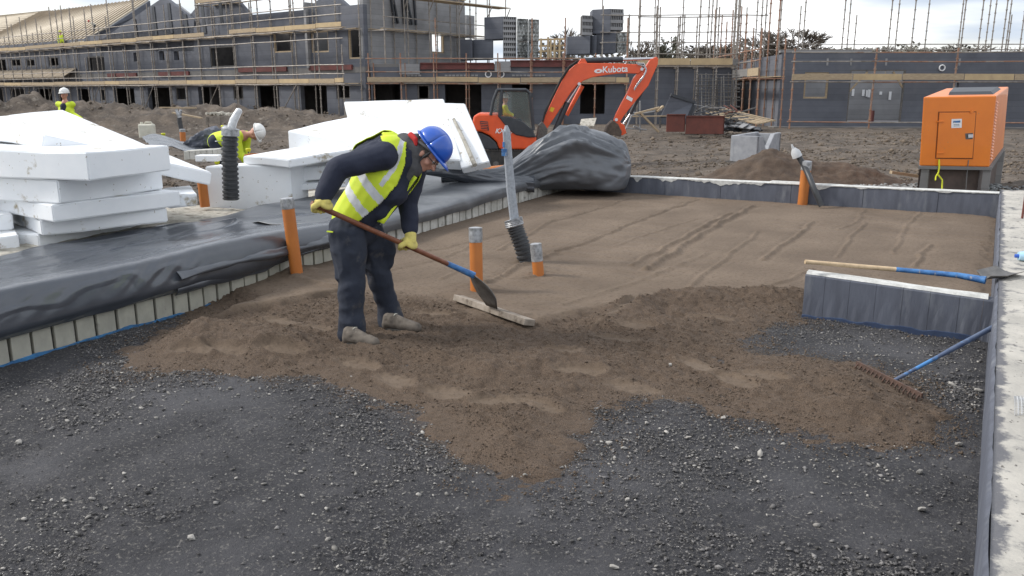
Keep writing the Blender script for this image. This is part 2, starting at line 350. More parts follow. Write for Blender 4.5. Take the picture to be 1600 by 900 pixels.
# --- far ground: one sheet to the horizon
def ground_h(X, Y):
    u = cy*X+sy*Y; v = -sy*X+cy*Y
    h = -.10-.42*np.exp(-((u-1)/9)**2-((v-27)/8)**2)-.10*np.clip((v-17)/8, 0, 1)
    r = np.clip((v-9)/6, 0, 1)*np.clip((130-v)/60, 0, 1)
    h = h+r*(.10*fbm(u*.35, v*.5, 4, 3)+.055*fbm(u*1.6, v*2.6, 4, 11)+.03*fbm(u*5, v*9, 3, 21)*np.clip((34-v)/10, .3, 1))
    # rutted strips left by tracks
    h = h+r*.035*np.sin(v*2.1+1.5*fbm(u*.2, v*.2, 2, 31))*np.clip(1-abs(v-26)/12, 0, 1)
    for (uu, vv, su, sv, hh) in ((-24.5, 34, 4.6, 3.2, 1.75), (-19.0, 36, 3.4, 2.4, .85), (-14.6, 37, 5.5, 2.6, .95), (-10.0, 38, 3.8, 2.2, .55), (-5.5, 38, 4, 2.2, .35), (11.5, 22.5, 1.6, 1.0, -.35)):
        g = np.exp(-((u-uu)/su)**2-((v-vv)/sv)**2)
        h = h+g*hh*(1+.30*fbm(u*1.1, v*1.1, 4, 41)+.12*fbm(u*4, v*4, 3, 47))
    # hollow where the slabs stand, the sheet dips below them
    k = (X > -9.6) & (X < 1.6) & (Y > -4) & (Y < 13.3)
    return np.where(k, -.55, h)
nv, nu = 560, 700
t = np.linspace(0, 1, nv); v = -9+24*t+ (np.exp(t*4.6)-1)/ (math.exp(4.6)-1)*900*np.clip(t, 0, 1)**2
v = np.sort(v)
uu = np.linspace(-1, 1, nu); uu = .75*uu+.25*uu**3
VV = np.repeat(v[:, None], nu, 1); UU = uu[None, :]*(np.clip(VV, 0, None)*1.05+14)
X = cy*UU-sy*VV; Y = sy*UU+cy*VV
Z = ground_h(X, Y)
m = mat('mud', (.135, .106, .081), (.054, .042, .033), .93, 1.3, 1., 5, coord='Object', bdist=.10, c3=(.21, .185, .155), s3=3.2, p3=(.56, .72), pos=(.36, .64), detail=12)
struct('ground', npmesh('ground', np.stack([X, Y, Z], -1).reshape(-1, 3), gridfaces(nv, nu), 'mud'))

# --- hardcore bed inside the walls
x = np.arange(-6.75, INNER+.02, .02); y = np.concatenate([np.arange(-1.5, 1.2, .06), np.arange(1.2, 7.4, .02), np.arange(7.4, 13.2, .1)])
XX, YY = np.meshgrid(x, y, indexing='ij')
Z = .022*fbm(XX*.9, YY*.9, 4, 51)+.013*fbm(XX*6, YY*6, 4, 53)+.012*np.abs(fbm(XX*24, YY*24, 3, 57))-.004
Z -= .02*np.exp(-((seg_dist(XX, YY, pxl([(850, 730), (760, 800), (600, 880)]))/.05)**2))
m = mat('hardcore', (.046, .045, .050), (.022, .022, .026), .86, 3.2, 1., 80, bdist=.016, c3=(.17, .16, .145), s3=62, p3=(.555, .65), detail=12)
# paler fine patches
nn, ll = m.node_tree.nodes, m.node_tree.links
b = nn['Principled BSDF']; src = b.inputs['Base Color'].links[0].from_socket
za = nn.new("ShaderNodeTexNoise"); za.inputs['Scale'].default_value = 1.1; za.inputs['Detail'].default_value = 7
tc_ = nn.new("ShaderNodeTexCoord"); ll.new(tc_.outputs['Object'], za.inputs['Vector'])
ra = nn.new("ShaderNodeValToRGB"); ra.color_ramp.elements[0].position = .50; ra.color_ramp.elements[1].position = .66
ll.new(za.outputs['Fac'], ra.inputs[0]); xm = nn.new("ShaderNodeMixRGB"); xm.inputs['Color2'].default_value = (.078, .077, .084, 1)
mu = nn.new("ShaderNodeMath"); mu.operation = 'MULTIPLY'; mu.inputs[1].default_value = .7; ll.new(ra.outputs[0], mu.inputs[0])
ll.new(mu.outputs[0], xm.inputs['Fac']); ll.new(src, xm.inputs['Color1']); ll.new(xm.outputs[0], b.inputs['Base Color'])
struct('hardcore_bed', npmesh('hardcore_bed', np.stack([XX, YY, Z], -1).reshape(-1, 3), gridfaces(len(x), len(y)), 'hardcore'))

# --- blinding sand, raked out over the hardcore
edge = pxl([(300, 500), (250, 530), (225, 565), (260, 585), (360, 580), (440, 592), (500, 588), (560, 615), (640, 640), (690, 685), (735, 720), (795, 738), (850, 730), (885, 695), (915, 640), (960, 618), (1060, 625), (1150, 640), (1240, 668), (1320, 680), (1400, 672), (1432, 640), (1395, 602), (1340, 580), (1260, 565), (1190, 555), (1130, 530), (1180, 508), (1265, 492)])
edge = [(-6.9, 4.9)]+edge+[(-1.15, 6.86), (.3, 6.86), (.3, 13.4), (-7, 13.4)]
x = np.arange(-6.75, INNER+.012, .018); y = np.concatenate([np.arange(2.4, 8.0, .016), np.arange(8.0, 13.2, .035)])
XX, YY = np.meshgrid(x, y, indexing='ij')
wob = .14*fbm(XX*2.2, YY*2.2, 4, 61)+.11*fbm(XX*11, YY*11, 4, 63)
ins = inside(XX, YY, edge); dd = seg_dist(XX, YY, edge+[edge[0]]); sd = np.where(ins, dd, -dd)+wob
wallm = np.minimum(INNER-XX, XX-wallx(YY))
sd = np.where((YY > 7.1) | (XX < -5.2), np.maximum(sd, .3), sd) if False else sd
cover = np.clip(sd/.35+.25, -1, 1)
# smooth screeded zone versus loose heaps
front = pxl([(330, 500), (430, 470), (520, 465), (620, 470), (700, 480), (830, 515), (930, 515), (985, 478), (1040, 470), (1120, 462), (1200, 465), (1270, 470)])
fy = np.interp(XX, [p[0] for p in sorted(front)], [p[1] for p in sorted(front)])
far = np.clip((YY-fy)/.25+.5+.6*fbm(XX*3, YY*3, 3, 65), 0, 1)
loose = (.05*fbm(XX*1.6, YY*1.6, 3, 67)+.035*fbm(XX*5, YY*5, 4, 69)+.026*np.abs(fbm(XX*17, YY*17, 3, 71))+.016*fbm(XX*55, YY*55, 2, 73))
def bumpat(pts, wd, h, z=0.):
    return h*np.exp(-(seg_dist(XX, YY, pxl(pts, z))/wd)**2)
heaps = bumpat([(330, 530), (430, 540)], .32, .09)+bumpat([(640, 545), (760, 590)], .16, .04)+bumpat([(800, 580), (940, 560)], .35, .045)+bumpat([(960, 510), (1010, 478), (1130, 470), (1250, 478)], .22, .085)+bumpat([(1060, 530), (1150, 500)], .3, .04)+bumpat([(1230, 600), (1340, 640), (1380, 650)], .28, .05)+bumpat([(700, 650), (820, 700)], .3, .02)
smooth = .012*fbm(XX*.8, YY*.8, 3, 75)+.004*fbm(XX*6, YY*1.2, 3, 77)+.003*fbm(XX*40, YY*40, 2, 79)
ridg = 0
for pts, hh, wd in (
    ([(1010, 425), (1050, 400), (1100, 365), (1150, 338), (1180, 325)], .040, .045), ([(990, 418), (1040, 390), (1090, 360), (1140, 335)], .022, .03),
    ([(860, 400), (910, 385), (990, 350), (1090, 314)], .026, .03), ([(780, 395), (860, 350), (930, 330), (990, 310)], .022, .03), ([(640, 400), (700, 390), (800, 365)], .02, .03),
    ([(1080, 455), (1120, 415), (1150, 395), (1185, 365)], .020, .028), ([(1190, 410), (1225, 385), (1270, 350)], .030, .035), ([(1310, 405), (1330, 375), (1355, 352)], .020, .025),
    ([(1395, 400), (1420, 350), (1440, 335)], .016, .025), ([(1425, 420), (1445, 395), (1455, 385)], .024, .03), ([(1180, 455), (1230, 440), (1270, 425)], .024, .03),
    ([(760, 450), (810, 420), (870, 400)], .03, .04), ([(690, 440), (720, 425), (800, 440), (850, 435)], .015, .03), ([(460, 440), (520, 452), (600, 450)], .02, .05), ([(1090, 345), (1010, 370), (960, 390)], .012, .03), ([(600, 430), (680, 410), (745, 385)], .016, .03), ([(1350, 330), (1340, 350), (1310, 362)], .016, .03), ([(880, 480), (1000, 445), (1100, 400)], .012, .04),
    ([(640, 545), (700, 560), (770, 585)], .04, .05)):
    w0 = seg_dist(XX+.03*vn(XX*3, YY*3, 83), YY+.03*vn(XX*3, YY*3, 84), pxl(pts, .04)); ridg = ridg+.85*hh*np.exp(-(w0/(wd*.7))**2)*(.8+.5*fbm(XX*9, YY*9, 3, 81))
    ridg = ridg-hh*.3*np.exp(-((w0-wd*1.7)/wd)**2)
ridg = ridg+ .004*np.sin(YY*21+3*fbm(XX*.7, YY*.7, 2, 85))*far*(fbm(XX*1.1, YY*1.1, 2, 87) > 0)
# soft mounds where pipes stand
pads = sum(hh*np.exp(-((XX-q[0])**2+(YY-q[1])**2)/ww**2)*(1+.5*fbm(XX*12, YY*12, 3, 89)) for q, hh, ww in ((P(470, 436, .02), .05, .28), (P(842, 432, .02), .035, .17), (P(822, 412, .02), .03, .17), (P(745, 460), .03, .2)))
# boot prints in the loose sand: shallow flattened ovals
prints = 0; flat = 0
rb = random.Random(3)
for (a, b_) in ((495, 520), (440, 505), (385, 520), (350, 560), (300, 560), (1150, 602), (1060, 640), (780, 637), (840, 640), (620, 600), (905, 590), (990, 612), (1000, 520), (960, 535), (1110, 505), (1190, 600), (700, 620), (440, 560), (560, 575), (680, 495), (870, 560), (1090, 575), (1230, 520)):
    q = P(a, b_); an = rb.uniform(-.5, .5); dx = (XX-q[0])*math.cos(an)+(YY-q[1])*math.sin(an); dy = -(XX-q[0])*math.sin(an)+(YY-q[1])*math.cos(an)
    e = np.sqrt((dx/.15)**2+(dy/.065)**2); g = np.clip(1.4-e, 0, 1); flat = np.maximum(flat, np.clip(g*2.2, 0, 1)); prints = prints+.018*np.exp(-((e-1.25)/.22)**2)
body = (.012+heaps+loose*(1-flat)*1.0-flat*.012+prints)*(1-far)+(.055+smooth+ridg)*far+ridg*.6*(1-far)+pads
Z = np.where(cover < 1, body*np.clip(cover, 0, 1)**.8*.9-.05*np.clip(-cover+.1, 0, 1)+.012*cover+.010*np.abs(fbm(XX*24, YY*24, 3, 91)), body+.012)
Z += .022*fbm(XX*.9, YY*.9, 4, 51)*(1-far)+.006*fbm(XX*60, YY*60, 2, 93)*(1-far)
def sand_z(x_, y_):
    i = int(np.clip(np.searchsorted(x, x_), 0, len(x)-1)); j = int(np.clip(np.searchsorted(y, y_), 0, len(y)-1)); return max(float(Z[i, j]), 0.0)
m = mat('sand', (.180, .134, .096), (.122, .088, .061), .95, 1.1, .9, 120, bdist=.010, c3=(.085, .060, .042), s3=30, p3=(.50, .70), detail=9)
fm = np.zeros(len(x)*len(y), np.float32); me = npmesh('sand_bed', np.stack([XX, YY, Z], -1).reshape(-1, 3), gridfaces(len(x), len(y)), 'sand')
# how dry and trampled-smooth the sand is, stored per vertex (loose damp sand is browner)
at = me.attributes.new('dry', 'FLOAT', 'POINT'); at.data.foreach_set('value', np.clip(far+flat*.75*(1-far), 0, 1).ravel().astype(np.float32))
nn, ll = m.node_tree.nodes, m.node_tree.links; b = nn['Principled BSDF']; src = b.inputs['Base Color'].links[0].from_socket
an_ = nn.new("ShaderNodeAttribute"); an_.attribute_name = 'dry'
z9 = nn.new("ShaderNodeTexNoise"); z9.inputs['Scale'].default_value = 260; z9.inputs['Detail'].default_value = 3
r9 = nn.new("ShaderNodeValToRGB"); r9.color_ramp.elements[0].color = (.040, .027, .018, 1); r9.color_ramp.elements[1].color = (.140, .098, .068, 1); r9.color_ramp.elements[0].position = .36; r9.color_ramp.elements[1].position = .62
t9 = nn.new("ShaderNodeTexCoord"); ll.new(t9.outputs['Object'], z9.inputs['Vector']); ll.new(z9.outputs['Fac'], r9.inputs[0])
t9b = None
x9 = nn.new("ShaderNodeMixRGB"); ll.new(an_.outputs['Fac'], x9.inputs['Fac']); ll.new(r9.outputs[0], x9.inputs['Color1']); ll.new(src, x9.inputs['Color2']); ll.new(x9.outputs[0], b.inputs['Base Color'])
struct('sand_bed', me)

# a thin broken dusting of sand on the hardcore beside the spread edge
def dust_nodes(m, attr, colour, scale, lo):
    nn, ll = m.node_tree.nodes, m.node_tree.links; b = nn['Principled BSDF']; src = b.inputs['Base Color'].links[0].from_socket
    a_ = nn.new("ShaderNodeAttribute"); a_.attribute_name = attr; z_ = nn.new("ShaderNodeTexNoise"); z_.inputs['Scale'].default_value = scale; z_.inputs['Detail'].default_value = 9; z_.inputs['Roughness'].default_value = .8
    t_ = nn.new("ShaderNodeTexCoord"); ll.new(t_.outputs['Object'], z_.inputs['Vector']); ad = nn.new("ShaderNodeMath"); ad.operation = 'ADD'; ll.new(a_.outputs['Fac'], ad.inputs[0]); ll.new(z_.outputs['Fac'], ad.inputs[1])
    r_ = nn.new("ShaderNodeMapRange"); r_.inputs['From Min'].default_value = lo; r_.inputs['From Max'].default_value = lo+.24; ll.new(ad.outputs[0], r_.inputs['Value'])
    x_ = nn.new("ShaderNodeMixRGB"); x_.inputs['Color2'].default_value = (*colour, 1); ll.new(r_.outputs[0], x_.inputs['Fac']); ll.new(src, x_.inputs['Color1']); ll.new(x_.outputs[0], b.inputs['Base Color'])
hb = bpy.data.objects['hardcore_bed'].data; n_ = len(hb.vertices); co = np.zeros(n_*3, np.float32); hb.vertices.foreach_get('co', co); co = co.reshape(-1, 3)
hx, hy = co[:, 0].astype(float), co[:, 1].astype(float); d_ = seg_dist(hx, hy, edge+[edge[0]]); d_ = np.where(inside(hx, hy, edge), .0, d_)
at = hb.attributes.new('dust', 'FLOAT', 'POINT'); at.data.foreach_set('value', (.62*np.clip(1-d_/.7, 0, 1)).astype(np.float32))
dust_nodes(M['hardcore'], 'dust', (.110, .080, .058), 45, 1.02)
at = me.attributes.new('thin', 'FLOAT', 'POINT'); at.data.foreach_set('value', (.60*np.clip(1-np.where(ins, dd, -dd)/.42, 0, 1)).ravel().astype(np.float32))
dust_nodes(m, 'thin', (.050, .048, .050), 50, 1.12)
# --- loose stones, grains of hardcore and clods of sand (nobody could count them)
def ico():
    bm = bmesh.new(); bmesh.ops.create_icosphere(bm, subdivisions=1, radius=1)
    v_ = np.array([q.co[:] for q in bm.verts]); f_ = np.array([[q.index for q in f.verts] for f in bm.faces]); bm.free(); return v_, f_
IV, IF = ico()
OV = np.array([(1, 0, 0), (-1, 0, 0), (0, 1, 0), (0, -1, 0), (0, 0, 1), (0, 0, -1)], float); OF = np.array([(0, 2, 4), (2, 1, 4), (1, 3, 4), (3, 0, 4), (2, 0, 5), (1, 2, 5), (3, 1, 5), (0, 3, 5)])
def pebbles(pos, size, seed, base=(IV, IF), flatn=.55):
    r = np.random.RandomState(seed); n = len(pos); BV, BF = base; k = len(BV)
    j = BV[None]*(1+r.uniform(-.3, .3, (n, k, 1)))
    sc = np.stack([r.uniform(.7, 1.35, n), r.uniform(.6, 1.0, n), r.uniform(.4, .8, n)*flatn*1.5], -1)
    j = j*sc[:, None, :]; a = r.uniform(0, 2*np.pi, n); c_, s_ = np.cos(a)[:, None], np.sin(a)[:, None]
    tl = r.uniform(-.4, .4, n)[:, None]; z_ = j[..., 2]+tl*j[..., 0]
    V = np.stack([j[..., 0]*c_-j[..., 1]*s_, j[..., 0]*s_+j[..., 1]*c_, z_], -1)*size[:, None, None]+pos[:, None, :]
    return V.reshape(-1, 3), (BF[None]+(np.arange(n)*k)[:, None, None]).reshape(-1, 3)
r = np.random.RandomState(5)
def sand_at(xs, ys):
    i = np.clip(np.searchsorted(x, xs), 0, len(x)-1); j = np.clip(np.searchsorted(y, ys), 0, len(y)-1); return Z[i, j], far[i, j], cover[i, j]
def hard_z(xs, ys): return .022*fbm(xs*.9, ys*.9, 4, 51)+.013*fbm(xs*6, ys*6, 4, 53)+.008
n = 210000
xs = r.uniform(-5.5, INNER-.02, n); ys = 1.0+6.0*r.uniform(0, 1, n)**1.25
zs_, fr, cv = sand_at(xs, np.clip(ys, 2.4, 13)); dens = np.clip(.16+2.4*fbm(xs*1.7, ys*1.7, 4, 101)+.45*np.clip((xs+1.2)/1.3, 0, 1), .05, 1)
k = (r.uniform(0, 1, n) < dens) & ((cv < .10) | (ys < 2.5))
xs, ys = xs[k], ys[k]; sz = np.clip(.0036*np.exp(r.normal(0, .5, len(xs)))*(1+.7*np.clip(fbm(xs*1.3, ys*1.3, 3, 105)+np.clip((xs+1)/2, 0, .6), 0, 1)), .002, .022)
V, Fq = pebbles(np.stack([xs, ys, hard_z(xs, ys)-sz*.30], -1), sz, 1, (OV, OF))
meta(link('gravel', npmesh('gravel', V, Fq, 'gravel', False)), 'dark crushed gravel scattered over the hardcore bed in the foreground', 'gravel', kind='stuff')
n = 16000
xs = r.uniform(-5.2, INNER-.03, n); ys = 1.0+6.3*r.uniform(0, 1, n)**1.2
zs_, fr, cv = sand_at(xs, np.clip(ys, 2.4, 13)); dens = np.clip(-.02+3.2*fbm(xs*1.5+5, ys*1.5, 4, 111)+.25*np.clip((xs+1.6)/1.6, 0, 1), .01, 1)
k = (r.uniform(0, 1, n) < dens) & ((cv < .1) | (ys < 2.5)); xs, ys = xs[k], ys[k]
sz = np.clip(.0042*np.exp(r.normal(0, .5, len(xs))), .002, .015)
V, Fq = pebbles(np.stack([xs, ys, hard_z(xs, ys)-sz*.30], -1), sz, 2)
meta(link('pale_chippings', npmesh('pale_chippings', V, Fq, 'stone_pale', False)), 'pale stone chippings in patches among the dark hardcore', 'gravel', kind='stuff')
n = 150000
xs = r.uniform(-5.4, INNER-.02, n); ys = r.uniform(2.8, 7.6, n); zs_, fr, cv = sand_at(xs, ys)
fl = flat[np.clip(np.searchsorted(x, xs), 0, len(x)-1), np.clip(np.searchsorted(y, ys), 0, len(y)-1)]
k = (cv > -.98) & (r.uniform(0, 1, n) < (1-fr)*(1-fl)*np.clip(.55+1.2*fbm(xs*2.4, ys*2.4, 3, 121), .1, 1)*np.clip(1+cv*.95, 0, 1)**1.5)
xs, ys, zs_ = xs[k], ys[k], np.maximum(zs_[k], hard_z(xs[k], ys[k])); sz = np.clip(.0033*np.exp(r.normal(0, .5, len(xs))), .0015, .013)
V, Fq = pebbles(np.stack([xs, ys, zs_+sz*.1], -1), sz, 3, (OV, OF), flatn=.8)
meta(link('sand_clods', npmesh('sand_clods', V, Fq, 'clod', False)), 'small damp clods of brown sand along the spreading edge', 'sand clods', kind='stuff')
# mud clods over the site beyond the far wall
n = 70000
vv = 14+26*r.uniform(0, 1, n)**1.3; uu = r.uniform(-1, 1, n)*(vv*.7)
xs = cy*uu-sy*vv; ys = sy*uu+cy*vv; k = ~((xs > -9.6) & (xs < 1.6) & (ys < 13.4)); k &= r.uniform(0, 1, n) < np.clip(.5+1.5*fbm(xs*.4, ys*.4, 3, 131), .08, 1)
xs, ys = xs[k], ys[k]; sz = np.clip(.024*np.exp(r.normal(0, .6, len(xs))), .01, .15)
V, Fq = pebbles(np.stack([xs, ys, ground_h(xs, ys)+sz*.1], -1), sz, 4, (OV, OF), flatn=.7)
meta(link('mud_clods', npmesh('mud_clods', V, Fq, 'mud_clod', False)), 'lumps of churned brown mud over the open site', 'mud clods', kind='stuff')
# larger stones one can point at
for i, (a, b_, s_, lab) in enumerate(((548, 592, .016, 'small white stone at the edge of the sand left of the boots'), (952, 696, .028, 'pale flat stone left of centre in the gravel patch'), (975, 703, .021, 'pale stone just right of the flat pale stone in the gravel'),
        (1010, 664, .022, 'pale stone near the sand edge at the middle'), (1075, 687, .022, 'pale rounded stone below the right sand edge'), (1188, 712, .024, 'pale stone in the cluster right of centre'), (1499, 693, .028, 'whitish stone near the right edge board'),
        (1440, 800, .030, 'broad pale stone low on the right side'), (1130, 655, .018, 'small bright stone below the middle of the sand'), (1047, 575, .014, 'tiny white stone lying on the sand below the board rake'), (980, 784, .016, 'dark rimmed round stone in the lower middle'), (1530, 612, .032, 'grey cobble beside the right edge board below the rake handle'),
        (1488, 602, .026, 'pale cobble between the rake and the right edge board'), (30, 694, .03, 'pale stone near the left edge of the foreground'), (300, 848, .022, 'pale stone low in the left foreground'), (1436, 739, .026, 'flat oval stone in the right foreground'), (960, 887, .02, 'oval pale stone at the bottom centre'))):
    q = P(a, b_); rr = random.Random(i); mb = MB(); V, Fq = pebbles(np.array([[0, 0, 0.]]), np.array([s_*.85]), 40+i, flatn=.5)
    mb.add(V, Fq); zz = max(float(hard_z(np.array([q[0]]), np.array([q[1]]))[0]), float(sand_at(np.array([q[0]]), np.array([max(q[1], 2.4)]))[0][0]) if q[1] > 2.4 else 0)
    o = link('stone', mb.mesh('stone', 'stone_pale', (0, 0, 0), False), (q[0], q[1], zz+s_*.05)); meta(o, lab, 'stone', 'larger stones in the foreground')

# --- right-hand foundation strip and far wall
def rough_slab(name, x0, x1, y0, y1, z0, zf, nx, ny, m_, amp=.006, seed=1, bottom=-.5):
    xs = np.linspace(x0, x1, nx); ys = np.linspace(y0, y1, ny); A, B = np.meshgrid(xs, ys, indexing='ij')
    T = zf(A, B)+amp*fbm(A*5, B*5, 4, seed)+amp*.5*fbm(A*30, B*30, 3, seed+1)
    V = [np.stack([A, B, T], -1).reshape(-1, 3)]; F_ = [gridfaces(nx, ny)]
    me_v = V[0]; o = nx*ny
    ring = list(range(0, ny))+[i*ny+ny-1 for i in range(1, nx)]+[(nx-1)*ny+j for j in range(ny-2, -1, -1)]+[i*ny for i in range(nx-2, 0, -1)]
    low = me_v[ring].copy(); low[:, 2] = bottom
    k = len(ring); f2 = np.array([[ring[(i+1) % k], ring[i], o+i, o+(i+1) % k] for i in range(k)])
    return npmesh(name, np.concatenate([me_v, low]), np.concatenate([F_[0], f2]), m_)
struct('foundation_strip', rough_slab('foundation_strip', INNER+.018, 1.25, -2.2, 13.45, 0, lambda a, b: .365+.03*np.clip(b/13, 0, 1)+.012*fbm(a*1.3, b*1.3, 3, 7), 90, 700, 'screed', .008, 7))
# dark edge board on its inner face
mb = MB(); ys = np.linspace(-2.2, 13.04, 190); pts = []
for k, yy in enumerate(ys):
    tp = .345+.03*max(0, yy/13)+.006*float(fbm(yy*3., 0.3, 3, 9)); wv = .004*float(fbm(yy*1.1, .7, 2, 10))
    pts += [(INNER+wv, yy, -.1), (INNER+wv, yy, tp-.012), (INNER+wv+.006, yy, tp), (INNER+.018+.010*float(fbm(yy*6., 2.3, 3, 12)), yy, tp+.013), (INNER+.035, yy, tp-.05)]
mb.grid(pts, len(ys), 5)
single('edge_board', mb, 'slate_face', 'long dark grey edge board along the inside of the right-hand strip', 'edge board', smooth=True)
# far wall: three lengths of dark-coated blocks with mortar on top
T = Thing('low_wall', 'low dark grey block wall with white mortar smeared along its top, closing the far end', 'wall', (-3, 13.05, 0))
cuts = [-6.6, -5.6, -4.62, -3.7, -2.62, -1.6, -.62, INNER+.02]
for i, (a, b_) in enumerate(zip(cuts[:-1], cuts[1:])):
    mb = MB(); za, zb = .325+.055*(a+6.6)/6.7, .325+.055*(b_+6.6)/6.7; n_ = 14; pts = []
    for k in range(n_+1):
        xx = a+.003+(b_-a-.006)*k/n_; zt = za+(zb-za)*k/n_; wv = .006*float(fbm(xx*4., 1.1, 3, 15))
        for (dy, zz) in ((0, -.3), (.002, .03), (-.002, .12), (.001, .22), (0, zt-.015), (.012, zt), (.20, zt), (.21, -.3)):
            pts.append((xx, FARY+dy+wv, zz))
    mb.grid(pts, n_+1, 8); T.part('block', mb, 'slate_face', smooth=True)
mb = MB(); pts = []; n_ = 330
for k in range(n_+1):
    xx = -6.6+(INNER+6.6)*k/n_; zt = .327+.055*(xx+6.6)/6.7
    drip = max(0, float(fbm(xx*5.5, 4.4, 4, 18)))*.11*(1 if (xx < -1.9) else .35)+.010; hh = .010+.010*max(0, float(fbm(xx*3, 8.8, 3, 19)))+(.02 if -2.95 < xx < -2.35 else 0)
    pts += [(xx, FARY-.008, zt-drip), (xx, FARY-.012, zt+.002), (xx, FARY+.02, zt+hh), (xx, FARY+.17, zt+hh*.8), (xx, FARY+.215, zt-.02)]
mb.grid(pts, n_+1, 5); T.part('mortar_bed', mb, 'mortar', smooth=True)

# --- left edge: upright cut blocks, a blue membrane at the foot, fill behind
T = Thing('block_edging', 'row of upright pale cut blocks along the left side under the black sheet', 'block wall', (-5.5, 4, 0))
yy = 1.42; i = 0; rr = random.Random(5)
while yy < 12.9:
    wd = .162 if yy < 6 else .195; wd *= rr.uniform(.94, 1.06); g = .023 if yy < 6 else .030
    a = Vector((float(wallx(yy+g)), yy+g, 0)); b_ = Vector((float(wallx(yy+wd)), yy+wd, 0)); nrm = Vector((-1, 0, 0)); off = rr.uniform(-.006, .008)
    h0 = -.04; h1 = .325+rr.uniform(-.006, .006)
    mb = MB(); nn_ = 5; vs = []
    q = [a-nrm*off, b_-nrm*off, b_+nrm*.2, a+nrm*.2]
    mb.hexa([v_+Vector((0, rr.uniform(-.004, .004), h0)) for v_ in q], [v_+Vector((rr.uniform(-.006, .006), 0, h1)) for v_ in q])
    T.part('block', mb, 'block' if yy < 6.2 else 'block_far', bevel=.005)
    yy += wd; i += 1
mb = MB()
for (a, b_) in zip(WALL[:-1], WALL[1:]): mb.hexa([Vector((a[0]-.05, a[1], -.2)), Vector((b_[0]-.015, b_[1], -.2)), Vector((b_[0]-.19, b_[1], -.2)), Vector((a[0]-.19, a[1], -.2))], [Vector((a[0]-.05, a[1], .30)), Vector((b_[0]-.015, b_[1], .30)), Vector((b_[0]-.19, b_[1], .30)), Vector((a[0]-.19, a[1], .30))])
T.part('joint_packing', mb, 'joint')
mb = MB(); pts = []; n_ = 140
for k in range(n_+1):
    yy = 1.3+3.35*k/n_; xx = float(wallx(yy)); hh = .006+.026*float(fbm(yy*5, 3.1, 4, 25))
    pts += [(xx+.016, yy, -.03), (xx+.014, yy, hh), (xx+.004, yy, hh+.004)]
mb.grid(pts, n_+1, 3); T.part('membrane_edge', mb, 'blue_membrane', smooth=True)
# fill and rough party foundation behind the blocks
struct('party_foundation', rough_slab('party_foundation', -8.95, -5.95, 0.2, 7.2, 0, lambda a, b: np.where(a < -7.2, .31, .255)+.03*fbm(a*1.5, b*1.5, 3, 31), 110, 230, 'rough_concrete', .02, 33))
struct('party_foundation_end', rough_slab('party_foundation_end', -9.3, -6.35, 7.22, 13.6, 0, lambda a, b: .20+.03*fbm(a*1.5, b*1.5, 3, 31), 90, 180, 'rough_concrete', .02, 35))

# --- stub of dark block wall running in from the right strip
T = Thing('stub_wall', 'short dark grey insulated block wall with vertical joints and a shovel across its top', 'wall', (-.5, 6.84, 0))
cuts = [-1.17, -1.02, -.84, -.655, -.47, -.29, -.10, .05, .125]
for a, b_ in zip(cuts[:-1], cuts[1:]):
    za, zb = .355-.05*(a+1.17)/1.3, .355-.05*(b_+1.17)/1.3; mb = MB(); n_ = 6; pts = []; o_ = rr.uniform(0, .0015)
    y0 = 6.60+o_
    for k in range(n_+1):
        xx = a+.001+(b_-a-.002)*k/n_; zt = za+(zb-za)*k/n_
        for (dy, zz) in ((0, -.1), (.002*math.sin(k*2.1), .1), (0, .2), (.0, zt-.01), (.006, zt), (.13, zt), (.135, -.1)): pts.append((xx, y0+dy, zz))
    mb.grid(pts, n_+1, 7); mb.f += [tuple(range(7)), tuple(n_*7+j for j in range(7))][::1]; mb.mi += [0, 0]
    T.part('panel', mb, 'slate_face')
mb = MB(); pts = []; n_ = 80
for k in range(n_+1):
    xx = -1.165+1.24*k/n_; zt = .357-.05*(xx+1.17)/1.3
    pts += [(xx, 6.612+.006*float(fbm(xx*30, 1, 2, 45)), zt), (xx, 6.63, zt+.016), (xx, 6.71, zt+.018+.004*float(fbm(xx*8, 1, 2, 46))), (xx, 6.728, zt)]
mb.grid(pts, n_+1, 4); T.part('mortar_bed', mb, 'mortar', smooth=True)
mb = MB(); pts = []
for k in range(61):
    xx = -1.17+1.2*k/60; hh = .035+.014*float(fbm(xx*9, 3, 3, 48)); pts += [(xx, 6.592, -.02), (xx, 6.590, hh), (xx, 6.598, hh+.003)]
mb.grid(pts, 61, 3); T.part('membrane_edge', mb, 'blue_dark', smooth=True)
# heap of building sand outside the far wall
c0 = D(1225, 262, 18.0); x2 = np.linspace(-4.2, 3.9, 200); y2 = np.linspace(-1.9, 2.2, 110); A, B = np.meshgrid(x2, y2, indexing='ij')
hh = .86*np.exp(-(np.abs(A+.35)/1.25)**1.5-(np.abs(B)/.85)**1.6)+.40*np.exp(-((A-1.5)/1.1)**2-((B+.2)/.8)**2)
hh = hh*(1+.10*fbm(A*2, B*2, 4, 49))+.07*fbm(A*5, B*5, 4, 50)*np.clip(hh*3, 0, 1)-.10
cX = cy*A-sy*B+c0[0]; cY = sy*A+cy*B+c0[1]
Zs = hh-.25; Vh = np.stack([cX-c0[0], cY-c0[1], Zs], -1).reshape(-1, 3)
mat('heap_sand', (.105, .074, .053), (.062, .044, .032), .95, 4, .9, 30, bdist=.03)
meta(link('sand_heap', npmesh('sand_heap', Vh, gridfaces(200, 110), 'heap_sand'), (c0[0], c0[1], 0)), 'heap of dark brown building sand outside the far low wall', 'sand heap', kind=None)
